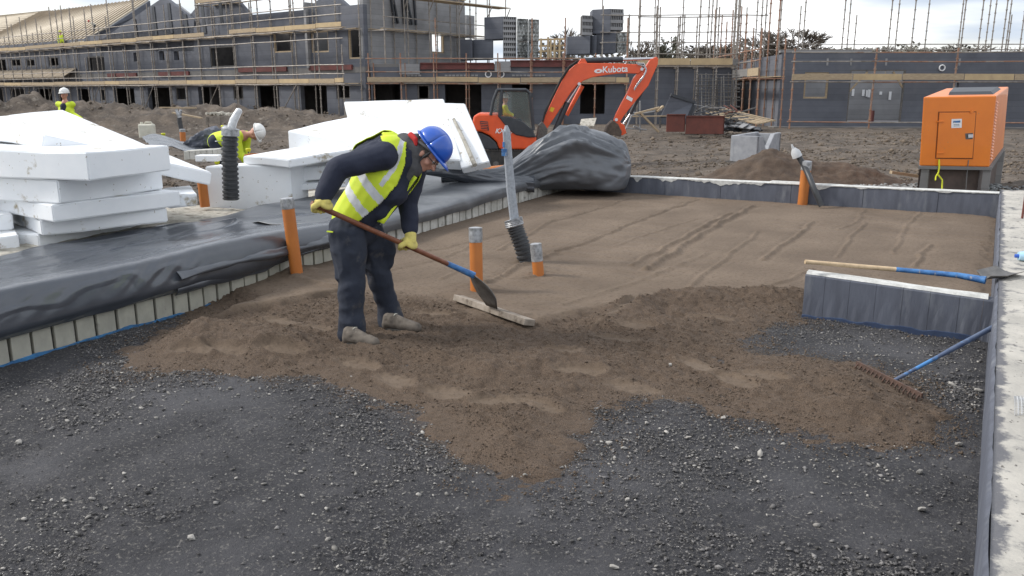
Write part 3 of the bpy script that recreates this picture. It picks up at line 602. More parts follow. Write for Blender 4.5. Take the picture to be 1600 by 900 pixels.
# ================================================================ BUILDINGS AND SCAFFOLDS
class Face:
    def __init__(s, A, B):
        s.A = Vector((A[0], A[1], 0)); s.B = Vector((B[0], B[1], 0)); s.L = (s.B-s.A).length; s.d = (s.B-s.A).normalized()
        s.n = Vector((s.d[1], -s.d[0], 0))          # toward the camera
        if s.n.dot(-s.A) < 0: s.n = -s.n
    def sz(s, px, py, off=0.):
        a = ray(px, py); A = s.A+s.n*off; dx, dy = s.d[0], s.d[1]
        det = a[0]*(-dy)+a[1]*dx; t = (A[0]*(-dy)+A[1]*dx)/det; x_, y_ = a[0]*t, a[1]*t
        return (Vector((x_, y_, 0))-A).dot(s.d), H+a[2]*t
    def p(s, u, z, off=0.): q = s.A+s.d*u+s.n*off; return Vector((q[0], q[1], z))
    def wall(s, mb, s0, s1, z0, z1, th=.3, holes=(), mi=0):
        xs = sorted({s0, s1, *[min(max(h[k], s0), s1) for h in holes for k in (0, 1)]}); zs = sorted({z0, z1, *[min(max(h[k], z0), z1) for h in holes for k in (2, 3)]})
        for a, b in zip(xs[:-1], xs[1:]):
            run = None
            for c, d_ in list(zip(zs[:-1], zs[1:]))+[(None, None)]:
                hole = c is None or any(h[0]-1e-6 <= a and b <= h[1]+1e-6 and h[2]-1e-6 <= c and d_ <= h[3]+1e-6 for h in holes)
                if hole:
                    if run: s.slab(mb, a, b, run[0], run[1], th, mi); run = None
                else: run = (run[0], d_) if run else (c, d_)
    def slab(s, mb, a, b, z0, z1, th, mi=0, off=0.):
        mb.hexa([s.p(a, z0, off), s.p(b, z0, off), s.p(b, z0, off-th), s.p(a, z0, off-th)], [s.p(a, z1, off), s.p(b, z1, off), s.p(b, z1, off-th), s.p(a, z1, off-th)], mi)
    def hole(s, x0, x1, y0, y1):
        a, zt = s.sz(x0, y0); b, _ = s.sz(x1, y0); m_, zb = s.sz((x0+x1)/2, y1); _, zt = s.sz((x0+x1)/2, y0); return (a, b, zb, zt)
G0 = -.25
def P_(p): return Vector((p[0], p[1], 0))
LA, LB, LC, MB_ = D(-60, 140, 92), D(572, 140, 50), D(728, 140, 57.5), D(1150, 140, 50)
FL, FC, FM = Face(LA, LB), Face(LB, LC), Face(LB, MB_)
RA, RB, RC = D(1218, 140, 44.5), D(1720, 140, 43.5), D(1140, 140, 57)
FR, FS = Face(RA, RB), Face(RC, RA)

STD = {}
def standard_mesh(h, r=.034, m='tube', gap=.5):
    k = (round(h*2)/2, r, m, gap)
    if k not in STD:
        hh = k[0]; b = MB(); b.tube([(0, 0, 0), (0, 0, hh)], r, 6); z = gap
        while z < hh: b.tube([(0, 0, z-.025), (0, 0, z+.025)], r*1.75, 6); z += gap
        b.box((0, 0, .01), (.15, .15, .02)); STD[k] = b.mesh('standard', m, (0, 0, 0), True); sharp(STD[k])
    return STD[k]
def scaffold(label, face, s0, s1, step, lifts, rails, top, off=1.35, depth=1.2, z0=G0, m='tube', toe=True, deck=True, toe_mats=('timber', 'board_fresh', 'timber'), seed=1, inner=True, braces=True, toe_h=.23, th=.04, r=.039):
    T = Thing('scaffold', label, 'scaffold', face.p((s0+s1)/2, z0, off)); rr = random.Random(seed)
    n_ = max(1, int(round((s1-s0)/step))); ss = [s0+(s1-s0)*i/n_ for i in range(n_+1)]
    for i, s_ in enumerate(ss):
        for k, o_ in enumerate((off, off-depth) if inner else (off,)):
            h_ = (top(i, k, rr) if callable(top) else top)-z0; q = face.p(s_+(.0 if k == 0 else .12), z0, o_)-T.loc
            lean = rr.uniform(-.012, .012)
            o = link('standard', standard_mesh(h_, r, m), q, T.o); o.rotation_euler = (rr.uniform(-.01, .01), lean, 0)
    for z in list(lifts)+list(rails):
        o_ = off
        b = MB(); pts = [face.p(s_, z+rr.uniform(-.02, .02), o_+.05) for s_ in ss]
        for a, c in zip(pts[:-1], pts[1:]):
            b = MB(); e = (c-a).normalized()*.15; b.tube([a-e, c+e], r*.85, 6); T.part('ledger', b, m if rr.random() < .8 else 'tube', smooth=True)
    for z in lifts:
        if inner:
            for s_ in ss: b = MB(); b.tube([face.p(s_, z-.05, off+.15), face.p(s_, z-.05, off-depth-.1)], r*.8, 6); T.part('transom', b, m, smooth=True)
        if deck:
            for j in range(5):
                x_ = s0
                while x_ < s1-.5:
                    ln = min(3.9, s1-x_); oo = off-.12-j*.24; b = MB(); zz = z+.03+rr.uniform(0, .012)
                    b.hexa([face.p(x_+.02, zz-.0, oo), face.p(x_+ln-.02, zz, oo), face.p(x_+ln-.02, zz, oo-.22), face.p(x_+.02, zz, oo-.22)], [face.p(x_+.02, zz+.04, oo), face.p(x_+ln-.02, zz+.04, oo), face.p(x_+ln-.02, zz+.04, oo-.22), face.p(x_+.02, zz+.04, oo-.22)])
                    if j in (0, 4): T.part('deck_board', b, 'timber')
                    x_ += ln
        if toe:
            x_ = s0-.1
            while x_ < s1:
                ln = min(rr.choice((2.4, 3.0, 3.9)), s1+.1-x_)
                if ln > .3 and rr.random() > .04:
                    b = MB(); z1_ = z+.09+rr.uniform(-.02, .02); z2_ = z1_+rr.uniform(-.02, .02)
                    b.hexa([face.p(x_+.02, z1_, off+.10), face.p(x_+ln-.02, z2_, off+.10), face.p(x_+ln-.02, z2_, off+.10-th), face.p(x_+.02, z1_, off+.10-th)], [face.p(x_+.02, z1_+toe_h, off+.10), face.p(x_+ln-.02, z2_+toe_h, off+.10), face.p(x_+ln-.02, z2_+toe_h, off+.10-th), face.p(x_+.02, z1_+toe_h, off+.10-th)])
                    T.part('toe_board', b, rr.choice(toe_mats))
                x_ += ln
    if braces:
        for i in range(0, n_, 4):
            b = MB(); b.tube([face.p(ss[i], z0+.1, off+.1), face.p(ss[min(i+1, n_)], lifts[0], off+.1)], r*.8, 6); T.part('brace', b, m, smooth=True)
    return T

def hsz(f, lst): return [f.hole(*q) for q in lst]
def window_part(T, f, h, frame_m='timber', pane=None):
    a, b, z0, z1 = h; m_ = MB(); w_ = .09
    for (x0, x1, y0, y1) in ((a, a+w_, z0, z1), (b-w_, b, z0, z1), (a+w_, b-w_, z1-w_, z1), (a+w_, b-w_, z0, z0+w_)): f.slab(m_, x0, x1, y0, y1, .12, off=-.04)
    return T.part('window_frame', m_, frame_m)

# ---- left row of houses
T = Thing('terraced_house_shell', 'long dark grey unfinished terrace with stepped gables behind the left scaffolding', 'building', FL.p(30, G0))
g_lo = hsz(FL, [(-20, 3, 138, 172), (15, 37, 139, 171), (57, 80, 139, 173), (90, 99, 139, 160), (120, 140, 139, 174), (155, 164, 139, 158), (176, 209, 138, 180), (230, 264, 137, 182), (274, 289, 136, 157), (309, 344, 136, 184), (364, 379, 134, 156), (400, 435, 134, 187), (469, 510, 133, 188), (525, 546, 132, 155)])
z_1 = 2.72; z_2 = 3.05
top_l = 6.3
g_up = hsz(FL, [(-10, 8, 92, 112), (16, 31, 92, 104), (41, 53, 92, 104), (75, 90, 89, 104), (135, 162, 88, 112), (327, 366, 72, 105), (426, 456, 50, 82), (485, 512, 48, 82), (543, 566, 44, 92), (208, 214, 82, 96), (248, 256, 80, 94), (271, 279, 80, 94)])
b = MB(); FL.wall(b, 0, FL.L, G0-.3, z_1, .3, g_lo); T.part('ground_floor_wall', b, 'icf')
sD, _ = FL.sz(143, 140); sE, _ = FL.sz(322, 140); sF, _ = FL.sz(372, 140)
def z_at(px, py, f=FL): return f.sz(px, py)[1]
b = MB(); FL.wall(b, 0, sD, z_2, 5.9, .3, g_up); T.part('upper_wall', b, 'icf')
b = MB(); FL.wall(b, sD, sF, z_2, 6.1, .3, g_up); T.part('upper_wall', b, 'icf')
b = MB(); FL.wall(b, sF, FL.L, z_2, 6.5, .3, g_up); T.part('upper_wall', b, 'icf')
b = MB(); FL.slab(b, 0, FL.L, z_1, z_2, 8, off=.02); T.part('floor_slab', b, 'icf_warm')
for h in g_up[:6]+g_up[6:9]+g_lo[3:4]+g_lo[5:6]+g_lo[8:9]+g_lo[10:11]+g_lo[13:]:
    window_part(T, FL, h, 'timber' if h in g_up[6:9] else 'steel_dark')
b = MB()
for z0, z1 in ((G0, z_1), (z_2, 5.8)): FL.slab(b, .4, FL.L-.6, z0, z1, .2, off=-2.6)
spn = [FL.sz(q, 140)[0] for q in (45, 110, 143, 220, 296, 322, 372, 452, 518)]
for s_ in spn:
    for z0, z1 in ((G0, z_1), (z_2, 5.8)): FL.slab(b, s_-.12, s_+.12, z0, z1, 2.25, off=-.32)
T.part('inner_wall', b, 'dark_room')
# gables standing above the wall, each a prism in the wall plane
def gable(px, off, m_, th=.3, base=None):
    pts = []
    for (a, c) in px:
        s_, z_ = FL.sz(a, c); pts.append(FL.p(s_, z_, off))
    b = MB(); b.prism(pts, -FL.n*th); return T.part('gable', b, m_)
gable([(157, 80), (157, 63), (256, -5), (303, 32), (303, 80)], .0, 'icf')
gable([(280, 70), (280, 34), (336, -32), (392, 34), (392, 70)], -.35, 'icf')
gable([(196, 55), (196, 36), (230, 2), (262, 28), (262, 55)], -2.2, 'icf_pale')
gable([(372, 40), (372, 26), (425, -26), (475, 20), (475, 40)], -4.5, 'icf')
for a, y0, y1 in ((211, 30, 60), (240, 10, 55), (264, 5, 52), (290, 22, 60), (316, 3, 52), (343, -10, 38)):     # vertical chases in the gables
    b = MB(); s_, zt = FL.sz(a-2, y0, .05); s2, zb = FL.sz(a+4, y1, .05)
    b.hexa([FL.p(s_, zb, .06), FL.p(s_+.35, zb, .06), FL.p(s_+.35, zb, .02), FL.p(s_, zb, .02)], [FL.p(s_-.1, zt, .06), FL.p(s_+.25, zt, .06), FL.p(s_+.25, zt, .02), FL.p(s_-.1, zt, .02)]); T.part('steel_post', b, 'exc_dark')
for a, c, y in ((170, 215, 118), (250, 297, 116), (375, 450, 110), (485, 552, 107)):
    b = MB(); s0, z = FL.sz(a, y); s1, _ = FL.sz(c, y); FL.slab(b, s0, s1, z-.13, z+.16, .1, off=.14); T.part('steel_beam', b, 'red_steel')
# tan battened roofs: a slope is a quad in space with real thickness and rafters on it
def roof(ev0, ev1, rd1, rd0, th, nr, m_, mr, hor=False, de0=0, nm='roof'):
    b = MB(); up = Vector((0, 0, th)); q = [ev0, ev1, rd1, rd0]
    b.hexa([v-up for v in q], q); rf = T.part(nm, b, m_)
    for i in range(nr):
        t_ = (i+.5)/nr; bb = MB()
        if hor: a, c = ev0.lerp(rd0, t_), ev1.lerp(rd1, t_)
        else: a, c = ev0.lerp(ev1, t_), rd0.lerp(rd1, t_)
        bb.beam(a+Vector((0, 0, .04)), c+Vector((0, 0, .04)), .17, .10); T.part('batten', bb, mr, parent=rf)
def fd(px): return (-sy*FL.p(FL.sz(px, 140)[0], 0)[0]+cy*FL.p(FL.sz(px, 140)[0], 0)[1])
ev0, ev1 = D(-60, 80, fd(-60)-.7), D(131, 64, fd(131)-.7)
rd1, rd0 = D(232, -2, fd(131)+4.2), D(60, 20, fd(-60)+4.2)
roof(ev0, ev1, rd1, rd0, .16, 34, 'roof_felt', 'roof_batten')
ev0b, ev1b = D(-150, 60, 96), D(8, 62, 92); roof(ev0b, ev1b, D(80, 16, 97), D(-90, 34, 101), .16, 16, 'roof_felt', 'roof_batten', True)
b = MB(); b.prism([D(8, 62, 92.1), D(80, 17, 97), D(92, 24, 96), D(30, 62, 92)], (0, 0, -.5)); T.part('verge_board', b, 'roof_slate')
b = MB(); b.prism([ev1-Vector((0, 0, .17)), rd1-Vector((0, 0, .17)), rd1-Vector((0, 0, .9)), Vector((rd1[0], rd1[1], 5.9)), Vector((ev1[0], ev1[1], 5.9))], FL.d*.25); T.part('gable', b, 'icf')
# porch roof strip of tan boards between the storeys on the far left
sa, z = FL.sz(-30, 118); sb, _ = FL.sz(122, 118)
for i in range(26):
    s_ = sa+(sb-sa)*i/26; b = MB(); w_ = (sb-sa)/26-.06
    b.hexa([FL.p(s_, 2.75, 1.25), FL.p(s_+w_, 2.75, 1.25), FL.p(s_+w_, 3.5, .05), FL.p(s_, 3.5, .05)], [FL.p(s_, 2.82, 1.25), FL.p(s_+w_, 2.82, 1.25), FL.p(s_+w_, 3.57, .05), FL.p(s_, 3.57, .05)]); T.part('roof_board', b, 'roof_batten')
# the end return and what stands on the long ground floor
T2 = T
Tc = Thing('house_end_shell', 'grey two-storey end of the unfinished terrace with a see-through window opening above the white slabs', 'building', FC.p(3, G0))
hc = hsz(FC, [(674, 694, 50, 83)]); b = MB(); FC.wall(b, .02, FC.L, z_2, 7.05, .3, hc); Tc.part('upper_wall', b, 'icf_pale'); window_part(Tc, FC, hc[0], 'timber')
b = MB(); q = [FC.p(.0, 7.05, -.02), FC.p(.9, 8.15, -.02), FC.p(1.4, 8.35, -.02), FC.p(FC.L, 7.5, -.02), FC.p(FC.L, 7.05, -.02)]; b.prism(q, -FC.n*.26); Tc.part('parapet', b, 'icf_pale')
b = MB(); FC.slab(b, .1, FC.L, 7.42, 7.58, .06, off=.09); Tc.part('fixing_board', b, 'board_fresh')
b = MB(); FC.wall(b, .1, FC.L-.5, z_2, 6.9, .2, [(hc[0][0]-.8, hc[0][1]+.8, hc[0][2]-.6, hc[0][3]+.6)]); 
for i in range(len(b.v)): b.v[i] = tuple(Vector(b.v[i])-FC.n*5)
Tc.part('inner_wall', b, 'icf_pale')
for a, y0, y1, w_ in ((612, 12, 50, 8), (736, 23, 60, 13)):
    s_, zt = FC.sz(a, y0); s2, zb = FC.sz(a+w_, y1); b = MB(); FC.slab(b, s_, s2, zb, zt, .3, off=-.1 if a < 700 else -.4); Tc.part('pier', b, 'icf_pale')
rr = random.Random(4)
for a in (617, 622, 632, 640, 644, 650):
    b = MB(); s_, z = FC.sz(a, 52, .1); b.beam(FC.p(s_, 5.6, .12), FC.p(s_+rr.uniform(-.5, .5), 7.2, .1), .14, .10); Tc.part('prop', b, 'exc_dark')

# ---- long ground floor to the right of the corner
T = Thing('ground_floor_shell', 'long single-storey dark grey shell with red steel beams behind the orange excavator', 'building', FM.p(15, G0))
holes = hsz(FM, [(582, 625, 132, 190), (652, 671, 132, 156), (695, 752, 132, 190), (800, 832, 130, 192), (907, 946, 130, 178)])
b = MB(); FM.wall(b, .3, FM.L, G0-.3, 2.35, .3, holes); T.part('ground_floor_wall', b, 'icf')
s9, _ = FM.sz(940, 140); s10, _ = FM.sz(990, 140)
b = MB(); FM.slab(b, .3, s9, 2.35, 3.02, .3, off=.03); T.part('floor_edge', b, 'icf')
b = MB(); FM.slab(b, .3, FM.L, 3.02, 3.2, 12, off=-.0); T.part('floor_slab', b, 'icf_warm')
b = MB(); FM.slab(b, s9, FM.L, 2.35, 3.02, .3, off=-.0); T.part('floor_edge', b, 'icf')
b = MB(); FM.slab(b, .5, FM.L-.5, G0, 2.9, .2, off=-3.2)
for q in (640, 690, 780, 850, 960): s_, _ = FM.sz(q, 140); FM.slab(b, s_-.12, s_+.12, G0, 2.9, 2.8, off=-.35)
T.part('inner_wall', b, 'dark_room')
for h in (holes[1],): window_part(T, FM, h, 'steel_dark')
for a, c, y in ((657, 772, 103), (797, 918, 99)):
    b = MB(); s0, z = FM.sz(a, y); s1, _ = FM.sz(c, y); FM.slab(b, s0, s1, z-.2, z-.14, .2, off=.2); FM.slab(b, s0, s1, z-.14, z+.12, .03, off=.11); FM.slab(b, s0, s1, z+.12, z+.18, .2, off=.2); T.part('steel_beam', b, 'red_steel')
for a, c, y0, y1 in ((624, 656, 100, 108), (773, 798, 96, 104)):
    s0, z1 = FM.sz(a, y0); s1, z0 = FM.sz(c, y1); b = MB(); FM.slab(b, s0, s1, z0-.3, z1, .25, off=.16); T.part('padstone', b, 'icf_pale')
for a, c in ((400, 0), (695, 752), (800, 856), (630, 660), (920, 940)):
    if c:
        s0, z = FM.sz(a, 119); s1, _ = FM.sz(c, 119); k = int((s1-s0)/.22)
        for i in range(k): b = MB(); FM.slab(b, s0+i*.22, s0+i*.22+.17, 2.50, 2.60, .1, off=.09+.01*(i % 3)); T.part('spacer', b, 'icf_pale')
def ring(px, py, f, r_, Tt):
    s_, z_ = f.sz(px, py, .06); b = MB(); pts = [f.p(s_+r_*math.cos(a), z_+r_*math.sin(a), .08) for a in [2*math.pi*k/12 for k in range(13)]]; b.tube(pts, .035, 5, caps=False); Tt.part('pipe_sleeve', b, 'white_print')
ring(763, 116, FM, .17, T); ring(783, 116, FM, .17, T)
# props and boards of the open upper frame (tan timber studs)
for a, y0, y1 in ((845, 60, 93), (856, 58, 93), (860, 60, 90), (866, 62, 93), (874, 62, 92)):
    b = MB(); b.beam(D(a, y1, 53), D(a+.5, y0, 53), .16, .12); T.part('stud', b, 'board_fresh')
for y in (62, 72, 80): b = MB(); b.beam(D(842, y, 53.1), D(884, y-1, 53.1), .10, .10); T.part('rail', b, 'board_fresh')

# ---- packs of insulating form blocks stacked on the upper floor
def pack(label, items, dep, group=None):
    zmin = 3.2; q = D(items[0][0], 80, dep); T = Thing('block_pack', label, 'block pack', (q[0], q[1], zmin), group)
    for (a, c, y0, y1, k) in items:
        if k == 'plain':
            b = MB(); lo = [D(a, y1, dep), D(c, y1, dep-.6)]; bk = UV(0, 1.6); ht = D(a, y0, dep)[2]; zb = min(D(a, y1, dep)[2], 99)
            p0, p1 = D(a, 80, dep), D(c, 80, dep-.7); p0[2] = p1[2] = 0
            b.hexa([p0+Vector((0, 0, zb)), p1+Vector((0, 0, zb)), p1+bk+Vector((0, 0, zb)), p0+bk+Vector((0, 0, zb))], [p0+Vector((0, 0, ht)), p1+Vector((0, 0, ht)), p1+bk+Vector((0, 0, ht)), p0+bk+Vector((0, 0, ht))]); T.part('wrapped_pack', b, 'icf', bevel=.03)
        elif k == 'film':
            b = MB(); p0, p1 = D(a, 80, dep-.5), D(c, 80, dep-.2); bk = UV(0, 1.4); ht = D(a, y0, dep)[2]; zb = D(a, y1, dep)[2]; n_ = 9; pts = []
            for i in range(n_+1):
                for j in range(13):
                    z_ = zb+(ht-zb)*j/12; o_ = .05*math.sin(i*1.9+j*.8)+.03*math.sin(j*2.7); q_ = p0.lerp(p1, i/n_)-UV(0, 1)*o_; pts.append((q_[0], q_[1], z_))
            b.grid(pts, n_+1, 13); b.hexa([Vector((v[0], v[1], zb)) for v in (p0+UV(0, .1), p1+UV(0, .1), p1+bk, p0+bk)], [Vector((v[0], v[1], ht)) for v in (p0+UV(0, .1), p1+UV(0, .1), p1+bk, p0+bk)]); T.part('wrapped_pack', b, 'film')
        else:
            rows = k; p0, p1 = D(a, 80, dep-.7), D(c, 80, dep-.35); ht = D(a, y0, dep)[2]; zb = D(a, y1, dep)[2]; st = (ht-zb)/rows; bk = UV(0, 1.5)
            for i in range(rows):
                b = MB(); z0_ = zb+st*i; z1_ = z0_+st*.46
                for (u0, u1, v0, v1) in ((0, 1, z0_, z1_),)+tuple((j/7+.02, j/7+.085, z1_, z0_+st) for j in range(7)):
                    A_, B__ = p0.lerp(p1, u0), p0.lerp(p1, u1); sh = UV(0, .0 if u1-u0 > .5 else .05)
                    b.hexa([Vector((v[0], v[1], v0)) for v in (A_+sh, B__+sh, B__+UV(0, .12), A_+UV(0, .12))], [Vector((v[0], v[1], v1)) for v in (A_+sh, B__+sh, B__+UV(0, .12), A_+UV(0, .12))])
                T.part('form_block', b, 'icf_pale')
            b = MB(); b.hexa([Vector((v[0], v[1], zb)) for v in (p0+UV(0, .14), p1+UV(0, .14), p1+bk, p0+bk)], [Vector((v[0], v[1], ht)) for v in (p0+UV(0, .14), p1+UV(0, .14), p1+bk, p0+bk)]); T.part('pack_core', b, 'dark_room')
mat('film', (.30, .31, .30), (.06, .065, .065), .3, 3.5, .4, 9, stretch=(1, 1, .35), pos=(.42, .58), c3=(.62, .63, .62), s3=7, p3=(.55, .62))
pack('tall stack of dark and film-wrapped form blocks left of the gap in the skyline', [(757, 786, 27, 62, 'plain'), (786, 807, 27, 92, 8), (808, 825, 30, 64, 'film'), (826, 842, 31, 64, 'film'), (808, 825, 66, 92, 'film'), (826, 841, 66, 92, 'film')], 54)
pack('stepped stack of dark form blocks above the excavator boom', [(886, 922, 57, 85, 'plain'), (919, 932, 56, 85, 'plain'), (931, 962, 50, 84, 'plain'), (909, 925, 25, 56, 3), (924, 953, 15, 53, 'plain'), (953, 973, 15, 48, 3), (964, 981, 51, 82, 'film')], 55)
pack('low pair of dark wrapped block packs at the right end of the grey two-storey wall', [(718, 738, 62, 94, 'plain'), (739, 770, 62, 93, 'plain')], 54.5)

# ---- right-hand single-storey shell
T = Thing('garage_shell', 'dark blue-grey single-storey shell with a wide doorway behind the orange generator', 'building', FR.p(6, G0))
ztop = 3.62
hr = hsz(FR, [(1258, 1296, 113, 154), (1329, 1416, 109, 185), (1494, 1499, 128, 150)])
hr[1] = (hr[1][0], hr[1][1], .05, hr[1][3])
b = MB(); FR.wall(b, 0, FR.L, G0-.3, ztop, .3, hr); T.part('wall', b, 'icf')
b = MB(); FS.wall(b, 0, FS.L, G0-.3, ztop-.1, .3); T.part('side_wall', b, 'icf')
b = MB(); FR.slab(b, -.1, FR.L*.28, ztop-.02, ztop+.10, .34, off=.03); T.part('capping', b, 'icf_pale')
b = MB(); FR.slab(b, -.3, FR.L, G0-.2, G0+.12, 1.2, off=.55); T.part('plinth', b, 'icf_warm')
window_part(T, FR, hr[0], 'timber'); 
a, b_, z0, z1 = hr[1]
b = MB()
for (x0, x1, y0, y1) in ((a, a+.07, z0, z1), (b_-.07, b_, z0, z1), (a+.07, b_-.07, z1-.07, z1)): FR.slab(b, x0, x1, y0, y1, .12, off=-.02)
T.part('door_frame', b, 'steel_dark')
b = MB(); b.beam(FR.p(a+.05, z1-1.1, -.1), FR.p(a+.9, z1-.1, -.1), .1, .08); T.part('corner_brace', b, 'timber')
b = MB(); b.beam(FR.p(b_-.6, z1-.1, -.1), FR.p(b_-.05, z1-.9, -.1), .1, .08); T.part('corner_brace', b, 'timber')
b = MB(); FR.slab(b, .5, FR.L, G0, 2.9, .2, off=-5.5); T.part('inner_wall', b, 'icf_pale')
b = MB(); FR.slab(b, .4, FR.L, -.12, .02, 5.0, off=-.32); T.part('floor_slab', b, 'screed')
for i, (px, y0, y1) in enumerate(((1348, 140, 150), (1354, 141, 151), (1357, 140, 152), (1375, 143, 148), (1390, 143, 156), (1332, 139, 150))):
    s_, z1_ = FR.sz(px, y0, -5.4); _, z0_ = FR.sz(px, y1, -5.4); b = MB(); FR.slab(b, s_, s_+.14, z0_, z1_, .03, off=-5.44); T.part('tape_mark', b, 'white_print')
b = MB(); s_, z0_ = FR.sz(1363, 181, -3); b.tube([FR.p(s_, .02, -3), FR.p(s_, .62, -3)], .1, 10); T.part('pipe_stub', b, 'red_steel')
ring(1472, 106, FR, .14, T)
for px in (1293, 1385, 1330, 1500): 
    s_, z1_ = FR.sz(px, 88, .1); b = MB(); FR.slab(b, s_, s_+.1, z1_-.45, z1_-.1, .02, off=.025); T.part('tape_mark', b, 'icf_pale')
# rough stacked masonry in the recess left of that shell
Tr = Thing('recess_wall', 'rough brown-grey masonry wall in the recess behind the rebar cages', 'wall', D(1120, 195, 56))
Tr.o.location[2] = G0; Tr.loc[2] = G0
b = MB(); f = Face(D(1085, 140, 55.5), D(1150, 140, 55.5)); rr = random.Random(9); z = G0
while z < 2.9:
    s_ = 0.
    while s_ < f.L:
        w_ = rr.uniform(.3, .6); b = MB(); f.slab(b, s_, min(s_+w_-.03, f.L), z, z+.21, .25, off=rr.uniform(-.03, .03)); Tr.part('stone', b, rr.choice(('old_wood', 'icf_warm', 'red_steel', 'old_wood'))); s_ += w_
    z += .24

# ---- scaffolds
g = 2.05
scaffold('long scaffold of thin tubes and toe boards along the left grey terrace', FL, FL.sz(-20, 140)[0], FL.sz(566, 140)[0], 2.15, [g, 5.15], [2.65, 3.15, 4.6, 5.9, 6.4, .15], lambda i, k, r_: (r_.uniform(6.9, 8.6) if i % 3 else r_.uniform(4.1, 5.3)) if k == 0 else r_.uniform(6.4, 9.0), seed=3, toe_h=.25)
scaffold('upper scaffold lifts around the stepped gables of the left terrace', FL, FL.sz(338, 140)[0], FL.sz(480, 140)[0], 3.0, [7.35], [8.0, 8.7], lambda i, k, r_: r_.uniform(8.5, 10.5), off=.9, depth=.9, z0=5.2, seed=5, toe_mats=('board_fresh', 'timber'), braces=False)
scaffold('scaffold wrapping the right-hand end of the grey two-storey wall', FC, .3, FC.L+.8, 2.1, [5.1], [5.8, 7.6], lambda i, k, r_: 10.2, z0=3.2, seed=7, toe=False, braces=False)
Tt = Thing('scaffold_deck', 'high timber deck on tubes cutting across the top edge of the sky, centre left', 'scaffold', D(700, 20, 52)); 
pa, pb = D(610, -8, 50), D(795, 13, 56)
for j in range(4):
    b = MB(); o_ = FC.n*(-.25*j); b.beam(pa+o_, pb+o_, .22, .05); Tt.part('deck_board', b, 'board_fresh' if j else 'timber')
for t_, zt in ((.1, 2), (.3, 1.4), (.55, 1.2), (.8, 1), (.97, 1)):
    q = pa.lerp(pb, t_); b = MB(); b.tube([q+Vector((0, 0, -3.6)), q+Vector((0, 0, zt))], .034, 6); Tt.part('standard', b, 'tube', smooth=True)
    b = MB(); b.tube([q+Vector((0, 0, -.75))+FL.n*.0, q+Vector((0, 0, -.05))+FL.d*(.4)], .03, 6); Tt.part('bracket', b, 'tube', smooth=True)
scaffold('low rust-brown scaffold with toe boards in front of the red beams, behind the excavator cab', FM, FM.sz(583, 140)[0], FM.sz(975, 140)[0], 1.87, [2.08], [2.72, 3.45], lambda i, k, r_: 3.6 if k == 0 else r_.choice((3.4, 5.6, 3.2)), seed=9, m='tube_rust', toe_mats=('board_fresh', 'timber', 'timber'), toe_h=.27, braces=False)
def tall(i, k, r_): return r_.uniform(5.6, 8.4)
scaffold('tall bare scaffold standards rising above pale toe boards, right of the excavator arm', FM, FM.sz(992, 140)[0], FM.sz(1140, 140)[0], 1.15, [3.0], [3.7, 5.7], tall, off=1.2, seed=11, toe_mats=('board_fresh', 'timber', 'icf_warm', 'board_fresh'), toe_h=.36, braces=False)
Fq = Face(FM.p(FM.L-7.5, 0)+UV(0, 5), FM.p(FM.L+2.5, 0)+UV(0, 5))
scaffold('second bank of tall scaffold standards farther back against the sky', Fq, 0, 10, 1.6, [4.6], [5.2, 6.2], lambda i, k, r_: r_.uniform(6.0, 8.8), seed=13, toe=False, deck=False, braces=False)
scaffold('rust-orange scaffold bay turning the corner beside the masonry recess', FS, 1.0, FS.L+.9, 1.9, [2.35], [3.2, 3.75], lambda i, k, r_: r_.uniform(3.8, 6.8), seed=15, off=1.3, m='tube_rust', toe_mats=('icf_warm', 'timber'), toe_h=.4, braces=False)
scaffold('rust-orange scaffold with one long toe board along the single-storey shell', FR, .3, FR.L, 3.55, [2.12], [3.1, 3.55, .15], lambda i, k, r_: 4.0, seed=17, m='tube_rust', toe_mats=('board_fresh', 'timber'), toe_h=.30, inner=False, deck=False, braces=False, r=.042)
# thin standards rising behind the shell against the sky, each where the photograph shows it
Tb = Thing('scaffold', 'row of thin bare standards rising into the sky behind the single-storey shell', 'scaffold', D(1420, 150, 50)); Tb.o.location[2] = Tb.loc[2] = 2.6
for px, tp, dp in ((1221, -20, 49), (1251, 10, 52), (1258, -12, 50), (1319, -15, 49), (1327, -14, 51), (1338, 26, 52), (1391, -12, 49), (1402, -14, 51), (1427, -10, 49), (1448, -8, 51), (1504, -16, 49), (1500, -10, 51), (1531, -12, 49), (1542, -8, 52), (1551, -14, 51), (1568, -12, 49), (1574, -10, 51), (1577, 20, 52), (1596, -12, 50), (1184, -15, 50), (1150, -20, 51), (1168, 5, 53)):
    q = D(px-6, 100, dp); zt = D(px, tp, dp)[2]; o = link('standard', standard_mesh(zt-2.6, .034, 'tube', .5), Vector((q[0], q[1], 2.6))-Tb.loc, Tb.o)
for z_, dp in ((3.95, 49), (4.35, 51)):
    for a in range(1150, 1600, 60): b = MB(); p0, p1 = D(a, 100, dp), D(a+62, 100, dp); p0[2] = p1[2] = z_; b.tube([p0, p1], .03, 6); Tb.part('ledger', b, 'tube', smooth=True)
